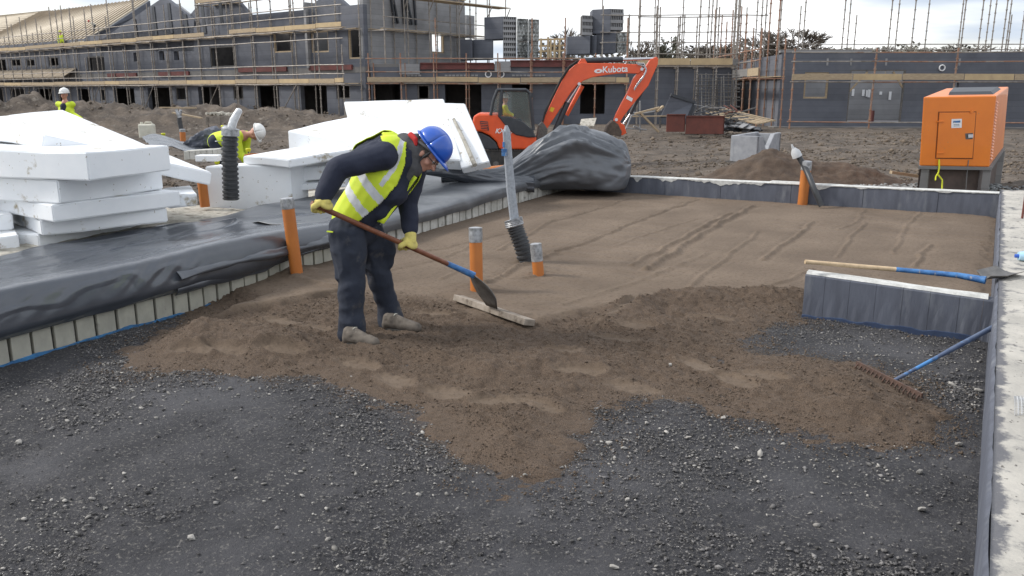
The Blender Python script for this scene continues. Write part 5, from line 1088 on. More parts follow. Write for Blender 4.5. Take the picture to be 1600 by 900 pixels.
# low pale block footing by the crouching worker
T = Thing('low_block_footing', 'low course of pale blocks behind the slabs near the crouching worker', 'block wall', D(318, 248, 12.6))
for k in range(6):
    b = MB(); a, c = D(288+k*9, 250-k*.6, 12.6), D(296.5+k*9, 249.4-k*.6, 12.6); b.hexa([a, c, c+UV(0, .3), a+UV(0, .3)], [v+Vector((0, 0, .13)) for v in (a, c, c+UV(0, .3), a+UV(0, .3))]); T.part('block', b, 'block_far', bevel=.006)
b = MB(); q = D(326, 247, 12.2); b.box(q, (.32, .2, .09), YAW); single('white_offcut', b, 'eps', 'small white insulation offcut lying left of the fat corrugated duct', 'offcut', bevel=.01)
T = Thing('clay_box_drain', 'orange square drain box in front of the crouching worker', 'drain box', D(395, 254, 11.9)); a, c = D(382, 254, 11.8), D(411, 254, 11.8)
for (p0, p1, dz) in ((a, c, 0), (a, a+UV(0, .25), 0), (c, c+UV(0, .25), 0), (a+UV(0, .25), c+UV(0, .25), 0)): b = MB(); b.hexa([p0, p1, p1+UV(.012, .012), p0+UV(.012, .012)], [v+Vector((0, 0, .11)) for v in (p0, p1, p1+UV(.012, .012), p0+UV(.012, .012))]); T.part('side', b, 'orange_pipe')
# ================================================================ EXCAVATOR
XD = 26.3
def E(px, py, off=0.): return D(px, py, XD+off)
def plate(poly, off, wd, b=None):
    b = b or MB(); n = UV(0, 1)*wd; b.prism([E(a, c, off) for a, c in poly], n); return b
def text_mesh(s, size, m, org, right, upv, parent, T, name='lettering', depth=.006, shear=0., bold=0.):
    cu = bpy.data.curves.new(name, 'FONT'); cu.body = s; cu.size = size; cu.extrude = depth; cu.align_x = 'LEFT'; cu.shear = shear; cu.offset = bold
    o = bpy.data.objects.new('tmp', cu); COL.objects.link(o); dg = bpy.context.evaluated_depsgraph_get(); me = bpy.data.meshes.new_from_object(o.evaluated_get(dg)); bpy.data.objects.remove(o); bpy.data.curves.remove(cu)
    me.materials.clear(); me.materials.append(M[m]); r_ = Vector(right).normalized(); u = Vector(upv).normalized(); n = r_.cross(u); mx = Matrix((r_, u, n)).transposed().to_4x4(); mx.translation = Vector(org)-T.loc
    me.transform(mx); o = link(name, me, (0, 0, 0), parent); return o
T = Thing('excavator', 'orange tracked excavator with a dark cab, arm reaching right, white lettering on its boom', 'excavator', D(800, 263, XD))
house = [(738.5, 190), (740, 181), (748, 177.5), (775, 178), (793, 183), (812, 190), (828, 202), (838, 215), (839, 230), (834, 234), (780, 233.5), (776, 222), (765, 212), (752, 206), (742, 205)]
body = T.part('body', plate(house, 0, 1.75), 'exc_orange', bevel=.06)
T.part('side_cover', plate([(777, 180.5), (798, 182.5), (818, 190.5), (832, 203), (838, 214.5), (826, 215), (806, 211), (795, 203), (787, 193)], -.05, .08), 'exc_dark', bevel=.03)
T.part('counterweight_skirt', plate([(744, 207), (753, 208), (765, 214), (775, 223), (779.5, 233.5), (760, 233.5), (745, 229)], .03, 1.6), 'exc_dark', bevel=.03)
T.part('vent', plate([(750, 189), (762, 190), (764, 204), (752, 202)], -.025, .05), 'exc_dark')
for k in range(5): y_ = 191+k*2.6; T.part('vent_slat', plate([(751, y_), (762, y_+.8), (762.2, y_+1.8), (751.2, y_+1)], -.04, .02), 'exc_orange')
# cab
def bar(a, b_, o1, o2, r_=.045, nm='cab_pillar', m='exc_dark'): mb = MB(); mb.tube([E(a[0], a[1], o1), E(b_[0], b_[1], o2)], r_, 8); return T.part(nm, mb, m, smooth=True)
for o_ in (.0, 1.0):
    bar((766.5, 180), (771, 156), o_, o_); bar((771, 156), (777, 140.5), o_, o_); bar((777, 140.5), (822, 140.5), o_, o_, .05); bar((822, 140.5), (828, 146), o_, o_); bar((828, 146), (833.5, 203), o_, o_, .05); bar((784, 141), (781, 181), o_, o_, .055)
T.part('cab_roof', plate([(777, 138), (822, 138.5), (827, 142), (775, 141.5)], -.03, 1.1), 'exc_dark', bevel=.02)
T.part('cab_floor', plate([(768, 182), (834, 204), (834, 209), (768, 188)], 0.05, .95), 'exc_dark')
T.part('cab_door_glass', plate([(785, 143), (822, 143), (826, 147), (832, 202), (806, 193), (783, 182)], .0, .012), 'cab_glass')
T.part('cab_side_glass', plate([(778, 143), (783, 143), (780, 180), (768, 180), (772, 157)], .0, .012), 'cab_glass')
T.part('cab_rear_glass', plate([(778, 143), (822, 143), (826, 147), (832, 202), (806, 193), (768, 180), (772, 157)], 1.0, .012), 'cab_glass')
T.part('seat', plate([(779, 165), (784, 165), (786, 184), (797, 186), (797, 191), (780, 188)], .3, .45), 'exc_dark', bevel=.02)
mb = MB(); mb.tube([E(829, 148, -.1), E(831, 152, -.25)], .02, 6); mb.hexa([E(828.5, 152, -.28), E(832, 152, -.28), E(832, 152, -.24), E(828.5, 152, -.24)], [E(828.5, 145, -.28), E(832, 145, -.28), E(832, 145, -.24), E(828.5, 145, -.24)]); T.part('mirror', mb, 'exc_dark')
# undercarriage
for o_, in ((-.12,), (1.35,)):
    tr = T.part('track', plate([(752, 240), (757, 236), (838, 236), (844, 241), (846, 250), (842, 259), (836, 263), (758, 263), (751, 258), (748, 249)], o_, .40), 'rubber', bevel=.02)
    for k in range(20):
        a = 753+k*4.5; T.part('track_shoe', plate([(a, 262.4), (a+3.2, 262.4), (a+3.2, 264.3), (a, 264.3)], o_-.02, .44), 'rubber', parent=tr); T.part('track_shoe', plate([(a, 234.4), (a+3.2, 234.4), (a+3.2, 236.3), (a, 236.3)], o_-.02, .44), 'rubber', parent=tr)
    for a in (757, 838):
        mb = MB(); mb.tube([E(a, 249.5, o_-.03), E(a, 249.5, o_+.43)], .20, 18); T.part('wheel', mb, 'exc_dark', smooth=True, parent=tr)
    for a in (775, 792, 809, 825): mb = MB(); mb.tube([E(a, 257, o_-.02), E(a, 257, o_+.42)], .10, 12); T.part('roller', mb, 'steel_dark', smooth=True, parent=tr)
T.part('undercarriage', plate([(765, 233), (830, 233), (832, 246), (762, 246)], .28, 1.1), 'exc_dark')
T.part('blade', plate([(849, 240), (853, 240), (855, 262), (850, 262)], -.1, 1.9), 'exc_orange', bevel=.01)
# boom, stick and bucket
B0 = .62
mb = plate([(838, 214), (841, 196), (848, 190), (856, 202), (852, 222), (846, 234), (838, 230)], B0-.12, .5); T.part('swing_post', mb, 'steel_dark', bevel=.02)
boom = [(844, 203), (846, 192), (857.5, 169), (871, 140.5), (879, 124), (888, 111), (899, 101), (909, 97), (918, 98.5), (965.5, 99), (996, 100.5), (1003, 104), (1004, 110), (998, 115), (980, 114.5), (965, 115), (946, 117.5), (925, 121), (912, 126), (901, 134), (891, 146), (871, 177), (855, 201), (850, 206)]
bm_ = T.part('boom', plate(boom, B0, .26), 'exc_orange', bevel=.018)
T.part('boom_bracket', plate([(903, 99), (908, 92), (914, 92), (918, 99)], B0+.03, .2), 'exc_orange', bevel=.01)
stick = [(1026, 88.5), (1028.5, 92), (1028, 100), (1013, 134), (999, 151), (977, 178), (968, 192), (962, 193), (958.5, 190), (962, 180), (971, 162), (981, 144), (990, 122), (998, 112), (1007, 107), (1011, 101), (1016, 93)]
T.part('stick', plate(stick, B0+.04, .2), 'exc_orange', bevel=.015)
def cyl(nm, pts, r_, m, o_=B0-.05): mb = MB(); mb.tube([E(a, c, o_) for a, c in pts], r_, 12); return T.part(nm, mb, m, smooth=True)
cyl('cylinder', [(914, 94.5), (973, 93)], .085, 'exc_dark', B0+.13); cyl('cylinder_rod', [(973, 93), (1021, 91.5)], .045, 'chrome', B0+.13)
cyl('cylinder', [(867, 205), (887, 160)], .09, 'exc_dark', B0+.13); cyl('cylinder_rod', [(887, 160), (905, 132)], .045, 'chrome', B0+.13); cyl('cylinder_guard', [(885, 180), (910, 134)], .07, 'exc_orange', B0+.34)
cyl('cylinder', [(1004, 140), (985, 178)], .06, 'exc_dark', B0+.3); cyl('cylinder_rod', [(985, 178), (974, 194)], .035, 'chrome', B0+.3)
for k in range(3): cyl('hose', [(846, 200-k), (851, 180-k*2), (862, 156-k*2), (877, 126-k*2), (889, 108-k*2), (902, 97-k)], .02, 'rubber', B0-.02-.03*k)
for k in range(3): cyl('hose', [(996, 99+k), (1006, 99+k*1.6), (1010, 108+k), (1006, 118+k), (996, 130+k*1.5), (991, 139+k)], .02, ('chrome', 'rubber', 'chrome')[k], B0-.05)
for (a, c) in ((848, 199), (1003, 108), (963, 187), (905, 131)): cyl('pin', [(a, c), (a+.01, c)], .0, 'chrome') if False else T.part('pin', (lambda q: (q.tube([E(a, c, B0-.03), E(a, c, B0+.30)], .05, 12), q)[1])(MB()), 'chrome', smooth=True)
T.part('bucket_link', plate([(958, 190), (968, 190), (976, 196), (979, 208), (972, 212), (962, 200)], B0, .22), 'exc_orange', bevel=.01)
T.part('bucket', plate([(950, 196), (958, 188), (966, 194), (972, 206), (970, 214), (960, 211), (948, 214), (946, 205)], B0-.16, .55), 'mud_metal', bevel=.02) if 'mud_metal' in M else (mat('mud_metal', (.12, .09, .07), (.07, .055, .045), .9, 9, .5, 40), T.part('bucket', plate([(950, 196), (958, 188), (966, 194), (972, 206), (970, 214), (960, 211), (948, 214), (946, 205)], B0-.16, .55), 'mud_metal', bevel=.02))
for k in range(4): T.part('bucket_tooth', plate([(946, 205), (948, 214), (944, 213)], B0-.15+k*.14, .05), 'steel_dark')
# lettering and labels (flat print on the steel)
rt = (E(972, 108)-E(930, 110)).normalized(); upv = Vector((0, 0, 1))
text_mesh('Kubota', .27, 'white_print', E(941, 113.6, B0-.012), rt, upv, T.o, T, 'boom_lettering', .003, bold=.004)
mb = MB(); c = E(935, 111, B0-.014); mb.prism([c+rt*.13*math.cos(a)+upv*.065*math.sin(a) for a in [2*math.pi*k/20 for k in range(20)]], UV(0, .01)); T.part('boom_emblem', mb, 'white_print')
mb = MB(); c = E(935, 111, B0-.022); mb.prism([c+rt*.055*math.cos(a)+upv*.022*math.sin(a) for a in [2*math.pi*k/14 for k in range(14)]], UV(0, .006)); T.part('boom_emblem', mb, 'exc_orange')
text_mesh('KX057', .20, 'white_print', E(773.5, 208, -.012), UV(1, 0, 0), upv, T.o, T, 'side_lettering', .003, shear=.3, bold=.004)
T.part('warning_label', plate([(861, 167), (866.5, 169), (863.5, 175.5), (858.5, 173)], B0-.008, .01), 'yellow_print')
T.part('label_plate', plate([(980, 149), (989, 154), (987, 159), (978, 154)], B0+.03, .01), 'white_print')

# ================================================================ GENERATOR
GF, GB = 15.0, 17.3
gf = [D(1443, 151.5, GF), D(1557, 149.5, GF), D(1545.5, 261, GF), D(1436.5, 259, GF)]      # TL TR BR BL
gb = [D(1478, 138, GB), D(1576, 135.5, GB), D(1567.5, 231, GB), D(1472, 231, GB)]
T = Thing('generator', 'bright orange enclosed generator on a brown plinth outside the far right corner', 'generator', D(1495, 300, GF))
b = MB(); b.hexa([gf[3], gf[2], gb[2], gb[3]], [gf[0], gf[1], gb[1], gb[0]]); T.part('canopy', b, 'gen_orange', bevel=.02)
gr = (gf[1]-gf[0]).normalized(); gu = (gf[0]-gf[3]).normalized(); gn = gr.cross(gu).normalized(); gn = gn if gn.dot(UV(0, -1)) > 0 else -gn
def fq(px, py, o_=.01):       # point on the front face, lifted by o_
    a = Vector(ray(px, py)); o = Vector((0, 0, H)); t_ = (gf[0]-o).dot(gn)/a.dot(gn); return o+a*t_+gn*o_
def fplate(poly, m, nm, o0=.0, o1=.012, bev=0., parent=None): b = MB(); b.prism([fq(a, c, o0) for a, c in poly], gn*(o1-o0)); return T.part(nm, b, m, bevel=bev, parent=parent)
fplate([(1466, 174.5), (1525.5, 174), (1520, 248.5), (1461, 248)], 'gen_seam', 'door_seam', .001, .006) if 'gen_seam' in M else (mat('gen_seam', (.22, .06, .01), (.16, .045, .01), .7, 4), fplate([(1466, 174.5), (1525.5, 174), (1520, 248.5), (1461, 248)], 'gen_seam', 'door_seam', .001, .006))
dr = fplate([(1467.3, 176), (1524, 175.5), (1518.6, 247), (1462.5, 246.5)], 'gen_orange', 'door', .002, .018, .004)
lb = fplate([(1486, 186), (1502, 185.5), (1501.5, 199.5), (1485.5, 200)], 'white_print', 'label', .0195, .022, parent=dr)
fplate([(1488.5, 188.8), (1499.5, 188.2), (1499.5, 191.4), (1488.3, 192)], 'blue_paint', 'logo_bar', .0225, .0235, parent=dr)
for k in range(2): fplate([(1489, 194.2+k*2.2), (1498, 193.9+k*2.2), (1498, 194.7+k*2.2), (1489, 195+k*2.2)], 'slate_face', 'print_line', .0225, .0235, parent=dr)
fplate([(1507, 208.5), (1519, 207.5), (1519, 217), (1508, 217.5)], 'steel_dark', 'latch_recess', .0195, .024, parent=dr); fplate([(1511, 210), (1519, 209.5), (1519, 215), (1511, 215.5)], 'chrome', 'latch', .025, .04, .004, parent=dr)
for y_ in (189, 238): fplate([(1463.5, y_), (1474, y_-.4), (1474, y_+1.6), (1463.4, y_+2)], 'gen_orange', 'hinge', .019, .035, .003, parent=dr)
fplate([(1514, 175), (1519, 172.5), (1520.5, 174), (1516, 177)], 'gen_orange', 'top_catch', .019, .035, parent=dr)
# louvres down the right-hand side, near the front edge
sd = (gb[1]-gf[1]).normalized(); sn = gr
for k in range(20):
    t_ = .10+.84*k/20; a = gf[1].lerp(gf[2], t_)+sd*.06+sn*.0; a2 = a+sd*(.16)
    b = MB(); b.prism([a+gu*.012, a2+gu*.012, a2-gu*.012+sn*.035, a-gu*.012+sn*.035], gu*.006); T.part('louvre', b, 'gen_orange')
b = MB(); b.hexa([gf[0].lerp(gf[1], .30)+sd*.4, gf[0].lerp(gf[1], .93)+sd*.4, gf[0].lerp(gf[1], .93)+sd*2.0, gf[0].lerp(gf[1], .22)+sd*2.0], [v+Vector((0, 0, .05)) for v in (gf[0].lerp(gf[1], .30)+sd*.5, gf[0].lerp(gf[1], .88)+sd*.5, gf[0].lerp(gf[1], .88)+sd*1.9, gf[0].lerp(gf[1], .22)+sd*1.9)]); T.part('exhaust_tray', b, 'exc_dark')
dn = -gu
zb = -.35
def low(p): return Vector((p[0]-gu[0]*(p[2]-zb)/gu[2]*0, p[1], zb))
b = MB(); rim = [gf[3]-gr*.03+gn*.03, gf[2]+gr*.03+gn*.03, gb[2]+gr*.03, gb[3]-gr*.03]; b.hexa([v-Vector((0, 0, .055)) for v in rim], [v-Vector((0, 0, .002)) for v in rim]); T.part('base_rim', b, 'icf_warm')
ins_ = [gf[3]-gn*.15+gr*.08, gf[2]-gn*.15-gr*.08, gb[2]-gr*.08, gb[3]+gr*.08]; b = MB(); b.hexa([low(v) for v in ins_], [v-Vector((0, 0, .056)) for v in ins_]); T.part('plinth', b, 'gen_base')
for v in (gf[3]+gr*.04, gf[2]-gr*.10, gb[2]-gr*.10): b = MB(); b.hexa([low(v)-gn*.0, low(v)+gr*.14, low(v)+gr*.14+sd*.12, low(v)+sd*.12], [q-Vector((0, 0, .056)) for q in (v, v+gr*.14, v+gr*.14+sd*.12, v+sd*.12)]) ; T.part('leg', b, 'icf_warm' if v is not None else '')
b = MB(); pts = [fq(1466, 249, .03), fq(1465.5, 262, .05), fq(1463, 272, .06), fq(1467, 280, .12), fq(1465, 292, .16), fq(1463, 302, .2)]; b.tube(pts, .014, 7); b.tube([fq(1464, 268, .06), fq(1457, 275, .12), fq(1453, 280, .2)], .012, 7)
single('power_cable', b, 'yellow_cap', 'yellow cable hanging from the generator door to the stones', 'cable', smooth=True)
b = MB(); b.tube([fq(1513, 250, .01), fq(1511, 270, .0), fq(1509, 296, .0)], .008, 6); single('earth_wire', b, 'icf_warm', 'thin grey wire hanging down the generator plinth', 'wire')
# crushed slate round its foot
r = np.random.RandomState(9); n = 1600; ang = r.uniform(0, 6.28, n); rad = np.sqrt(r.uniform(0, 1, n)); c = D(1440, 284, 16)
uu, vv = rad*np.cos(ang)*2.2, rad*np.sin(ang)*1.5; xs = c[0]+cy*uu-sy*vv; ys = c[1]+sy*uu+cy*vv; sz = np.clip(.04*np.exp(r.normal(0, .4, n)), .02, .1); kk = ys > 13.4
V, Fq_ = pebbles(np.stack([xs, ys, ground_h(xs, ys)+.03], -1)[kk], sz[kk], 19, flatn=.5); mat('slate_chips', (.24, .25, .25), (.15, .155, .155), .85, 9, island=.4)
meta(link('slate_chips', npmesh('slate_chips', V, Fq_, 'slate_chips', False)), 'grey crushed slate spread around the foot of the generator', 'crushed stone', kind='stuff')
b = MB(); b.beam(D(1392, 269, 17), D(1433, 275, 17), .12, .06); single('timber_offcut', b, 'timber', 'pale timber offcut lying on the slate left of the generator', 'timber')

# ================================================================ ODDS AND ENDS ACROSS THE SITE
T = Thing('rust_bin', 'low rusty brown steel box with two panels on the mud right of the excavator bucket', 'steel box', D(1085, 209, 36))
for (a, c, y0, y1) in ((1041, 1070, 179, 206), (1071, 1131, 181.5, 209.5)):
    b = MB(); p0, p1 = D(a, y1, 36), D(c, y1, 36); h_ = D(a, y0, 36).z-p0.z; b.hexa([p0, p1, p1+UV(0, .06), p0+UV(0, .06)], [v+Vector((0, 0, h_)) for v in (p0, p1, p1+UV(0, .06), p0+UV(0, .06))]); b.hexa([p1-UV(.06, 0), p1, p1+UV(0, .9), p1+UV(-.06, .9)], [v+Vector((0, 0, h_)) for v in (p1-UV(.06, 0), p1, p1+UV(0, .9), p1+UV(-.06, .9))]); T.part('panel', b, 'rust_sheet', bevel=.01)
    b = MB(); b.beam(p0+Vector((0, 0, h_))-UV(0, .02), p1+Vector((0, 0, h_))-UV(0, .02), .08, .04); T.part('rim', b, 'rust_sheet')
T = Thing('tipped_skip', 'dark blue-grey steel skip tipped on its side behind the rusty box', 'skip', D(1062, 192, 38))
b = MB(); f_ = [D(1031, 184, 38), D(1075, 186, 38), D(1086, 160, 38.3), D(1048, 148, 38)]; bk = [D(1044, 180, 40), D(1082, 182, 40), D(1090, 165, 40.2), D(1056, 150, 40)]
b.hexa(f_[:1]+f_[1:2]+bk[1:2]+bk[:1], [f_[3], f_[2], bk[2], bk[3]]); T.part('skip_body', b, 'icf', bevel=.03)
b = MB(); b.beam(f_[3], f_[2], .12, .12); b.beam(f_[2], f_[1], .12, .12); T.part('rim', b, 'exc_dark'); b = MB(); b.tube([D(1032, 184, 38), D(1031, 200, 38)], .05, 6); T.part('stand', b, 'steel_dark')
# white trestle of steel and a plank against it
T = Thing('trestle', 'spindly pale steel trestle with planks leaning on it right of the bucket', 'trestle', D(998, 208, 35))
for a, c in (((976, 206), (988, 178)), ((1000, 158), (1000, 206)), ((988, 180), (1034, 172)), ((978, 200), (1010, 203)), ((990, 197), (1004, 203)), ((985, 176), (998, 176))): b = MB(); b.tube([D(a[0], a[1], 35), D(c[0], c[1], 35.3)], .035, 6); T.part('bar', b, 'icf_pale')
for a, c in (((1001, 177), (1029, 206)), ((992, 178), (1030, 168)), ((1026, 174), (1036, 166))): b = MB(); b.beam(D(a[0], a[1], 34.7), D(c[0], c[1], 34.8), .16, .07); T.part('plank', b, 'timber')
# rebar cages and offcuts
T = Thing('rebar_cage', 'tangled dark reinforcement cages standing in the recess by the corner', 'rebar', D(1115, 195, 42)); rr = random.Random(6)
for i in range(11): a = 1090+i*6; b = MB(); b.tube([D(a, 193, 42+rr.uniform(-.5, .5)), D(a+rr.uniform(-2, 2), 112+rr.uniform(0, 10), 42+rr.uniform(-.5, .5))], .03, 5); T.part('upright_bar', b, 'steel_dark')
for i in range(16): y_ = 118+i*4.6; b = MB(); b.tube([D(1086, y_+rr.uniform(-2, 2), 42), D(1156, y_+rr.uniform(-3, 3), 42)], .022, 5); T.part('cross_bar', b, 'steel_dark')
T = Thing('scrap_pile', 'jumble of steel offcuts, sheet and rubble piled under the rebar cages', 'scrap', D(1120, 200, 38))
for i in range(60):
    a, c = rr.uniform(1085, 1160), rr.uniform(168, 196); b = MB(); p = D(a, c, 38+rr.uniform(-1, 1)); q = p+UV(rr.uniform(-.9, .9), rr.uniform(-.5, .5), 0)+Vector((0, 0, rr.uniform(-.25, .25))); b.beam(p, q, rr.uniform(.03, .12), rr.uniform(.02, .06)); T.part('offcut', b, rr.choice(('steel_dark', 'old_wood', 'rust_sheet', 'icf_pale', 'steel_dark', 'exc_dark')))
T = Thing('plank_ramp', 'wide timber ramp boards sloping down left of the right-hand shell', 'ramp', D(1170, 192, 40))
for i in range(5): b = MB(); b.beam(D(1105+i*7, 176-i*1.4, 41.5+i*.5), D(1186+i*6, 193.5-i*1.2, 39.5+i*.5), .26, .06); T.part('plank', b, 'timber')
T = Thing('slate_heap', 'loose heap of dark broken slates below the ramp boards', 'slate heap', D(1150, 205, 37)); rr = random.Random(8)
for i in range(70): a = rr.uniform(1128, 1185); c = 204-rr.random()*(16*(1-abs(a-1150)/40)); p = D(a, c, 37+rr.uniform(-.6, .6)); b = MB(); b.box(p, (rr.uniform(.2, .5), rr.uniform(.2, .4), .03), mx=Matrix.Rotation(rr.uniform(-.5, .5), 3, 'X') @ Matrix.Rotation(rr.uniform(0, 3), 3, 'Z')); T.part('slate', b, 'exc_dark' if rr.random() < .6 else 'icf_pale')
# concrete trough block half buried by the sand heap
T = Thing('concrete_trough', 'pale grey concrete trough block with a V notch behind the sand heap', 'concrete block', D(1200, 250, 21)); z0 = D(1200, 254, 21).z
Z1 = D(1200, 213, 21).z; p0, p1 = D(1183, 230, 21), D(1219, 230, 22.3); p0.z = p1.z = 0
f = Face(p0, p1); b = MB(); Lx = f.L; b.prism([f.p(0, z0), f.p(Lx, z0+.1), f.p(Lx, Z1+.03), f.p(Lx*.72, Z1+.02), f.p(Lx*.42, Z1-.42), f.p(Lx*.2, Z1-.02), f.p(0, Z1)], -f.n*.12); T.part('front_plate', b, 'grey_block', bevel=.015)
b = MB(); b.prism([f.p(0, z0, -.6), f.p(Lx, z0+.1, -.6), f.p(Lx, Z1+.03, -.6), f.p(0, Z1, -.6)], -f.n*.1); T.part('back_plate', b, 'grey_block', bevel=.015)
b = MB(); b.prism([f.p(-.02, z0), f.p(-.02, Z1), f.p(.1, Z1), f.p(.1, z0)], -f.n*.6); T.part('end_plate', b, 'grey_block', bevel=.01); b = MB(); b.prism([f.p(Lx-.1, z0), f.p(Lx-.1, Z1), f.p(Lx, Z1), f.p(Lx, z0)], -f.n*.6); T.part('end_plate', b, 'grey_block', bevel=.01)
# scattered timber and rubble in front of the houses
rr = random.Random(12)
for i, (a, c, d_, w_, lab) in enumerate(((250, 168, 34, 3, 'thin plank propped on the mud bank below the fourth doorway'), (270, 176, 33, 2.4, 'broken plank lying on the mud bank under the terrace'), (985, 182, 38, 3.2, 'long plank lying behind the bucket near the trestle'), (560, 193, 34, 2, 'short plank on the mud behind the leaning white slab'), (455, 236, 22, 2, 'orange-brown board lying behind the long white slab'))):
    b = MB(); q = D(a, c, d_); b.beam(q, q+UV(w_*.5*rr.choice((1, 1)), rr.uniform(-.4, .4))+Vector((0, 0, rr.uniform(-.2, .15))), .14, .05); single('plank', b, 'timber', lab, 'plank', 'planks about the site')
T = Thing('rubble_heap', 'strip of broken block rubble along the foot of the terrace', 'rubble', D(470, 192, 46)); 
for i in range(80): a = rr.uniform(415, 570); p = D(a, rr.uniform(184, 196), rr.uniform(43, 48)); p.z = ground_h(np.array([p[0]]), np.array([p[1]]))[0]+rr.uniform(.0, .15); b = MB(); b.box(p, (rr.uniform(.15, .6), rr.uniform(.15, .4), rr.uniform(.08, .25)), mx=Matrix.Rotation(rr.uniform(-.6, .6), 3, 'X') @ Matrix.Rotation(rr.uniform(0, 3), 3, 'Z')); T.part('lump', b, rr.choice(('old_wood', 'icf_warm', 'icf_pale', 'old_wood')))
b = MB(); b.prism([D(908, 186, 34), D(932, 184, 34), D(928, 197, 33.5), D(905, 198, 33.5)], (0, 0, -.05)); single('sheet_offcut', b, 'rough_concrete', 'pale dirty sheet offcut lying behind the membrane bundle', 'sheet')
# ================================================================ PEOPLE
def blob(items, voxel, loc, m, name, smooth=3, wr=0., wsc=9., seed=1, ret_mesh=True):
    b = MB()
    for it in items:
        if it[0] == 'c':
            _, p0, r0, p1, r1 = it; p0, p1 = Vector(p0), Vector(p1); n = max(2, int((p1-p0).length/max(voxel*3, .02)))
            b.ball(p0, r0, 14, 8); b.ball(p1, r1, 14, 8); b.tube([p0.lerp(p1, i/n) for i in range(n+1)], [r0+(r1-r0)*i/n for i in range(n+1)], 14)
        else:
            _, c, rad, mx = it; b.ball(c, 1., 18, 12, rad, mx=mx)
    me = b.mesh('tmp', m, loc); o = bpy.data.objects.new('tmp', me); COL.objects.link(o)
    md = o.modifiers.new('r', 'REMESH'); md.mode = 'VOXEL'; md.voxel_size = voxel; md.use_smooth_shade = True
    if smooth: s = o.modifiers.new('s', 'SMOOTH'); s.factor = .6; s.iterations = smooth
    dg = bpy.context.evaluated_depsgraph_get(); out_ = bpy.data.meshes.new_from_object(o.evaluated_get(dg)); bpy.data.objects.remove(o); bpy.data.meshes.remove(me); out_.name = name
    if wr:
        n = len(out_.vertices); co = np.zeros(n*3, np.float32); out_.vertices.foreach_get('co', co); co = co.reshape(-1, 3); nm = np.zeros(n*3, np.float32); out_.vertices.foreach_get('normal', nm); nm = nm.reshape(-1, 3)
        h = vn3(co, wsc, seed)*.6+(1-np.abs(vn3(co, wsc*1.3, seed+3))*3).clip(-.5, 1)*.5+vn3(co, wsc*3, seed+8)*.3
        co = co+nm*(h*wr)[:, None]; out_.vertices.foreach_set('co', co.ravel()); out_.update()
    out_.materials.clear(); out_.materials.append(M[m]); out_.polygons.foreach_set('use_smooth', [True]*len(out_.polygons)); return out_
def frame(up, fwd):
    z = Vector(up).normalized(); y = Vector(fwd); y = (y-z*y.dot(z)).normalized(); x = y.cross(z); return Matrix((x, y, z)).transposed()
def head_items(c, mx, s=1.):
    q = lambda x, y, z: Vector(c)+mx @ Vector((x, y, z))*s; k = lambda *a: tuple(v*s for v in a)
    it = [('e', q(0, -.01, .02), k(.076, .095, .098), mx), ('e', q(0, .025, -.035), k(.060, .068, .075), mx), ('e', q(0, .055, -.085), k(.034, .032, .028), mx),
          ('c', q(0, .092, .005), .012*s, q(0, .115, -.032), .015*s), ('e', q(0, .088, -.058), k(.024, .014, .009), mx), ('e', q(0, .086, .022), k(.052, .016, .011), mx)]
    for x in (-1, 1): it += [('e', q(.078*x, -.005, -.015), k(.010, .018, .030), mx), ('e', q(.045*x, .055, -.030), k(.024, .026, .026), mx), ('e', q(.032*x, .078, .002), k(.012, .012, .010), mx)]
    return it
def helmet(T, c, mx, m, s=1., visor=True):
    q = lambda x, y, z: Vector(c)+mx @ Vector((x, y, z))*s
    b = MB(); pts = []; nu, nv = 15, 33
    for i in range(nu):
        t = (math.pi/2)*i/(nu-1)
        for j in range(nv):
            a = 2*math.pi*j/(nv-1); rx, ry = .118, .142; x = rx*math.sin(t)*math.cos(a); y = ry*math.sin(t)*math.sin(a)-.005; z = .128*math.cos(t)**.85+.018
            rdg = .007*max(0, 1-abs(x)/.018) if abs(x) < .018 and t < 1.35 else 0
            pts.append(q(x, y, z+rdg))
    b.grid(pts, nu, nv)
    pts = []
    for i in range(3):
        for j in range(nv):
            a = 2*math.pi*j/(nv-1); e = (0, .010, .014)[i]; fr = max(0, math.sin(a)); ex = e+(.0, .022, .048)[i]*fr**2.2
            pts.append(q((.118+e)*math.cos(a), (.142+ex)*math.sin(a)-.005, .018-(0, .004, .012)[i]-.010*fr*(i/2)))
    b.grid(pts, 3, nv)
    o = T.part('helmet', b, m, smooth=True, ang=60); sd_ = o.modifiers.new('s', 'SOLIDIFY'); sd_.thickness = .003
    return o
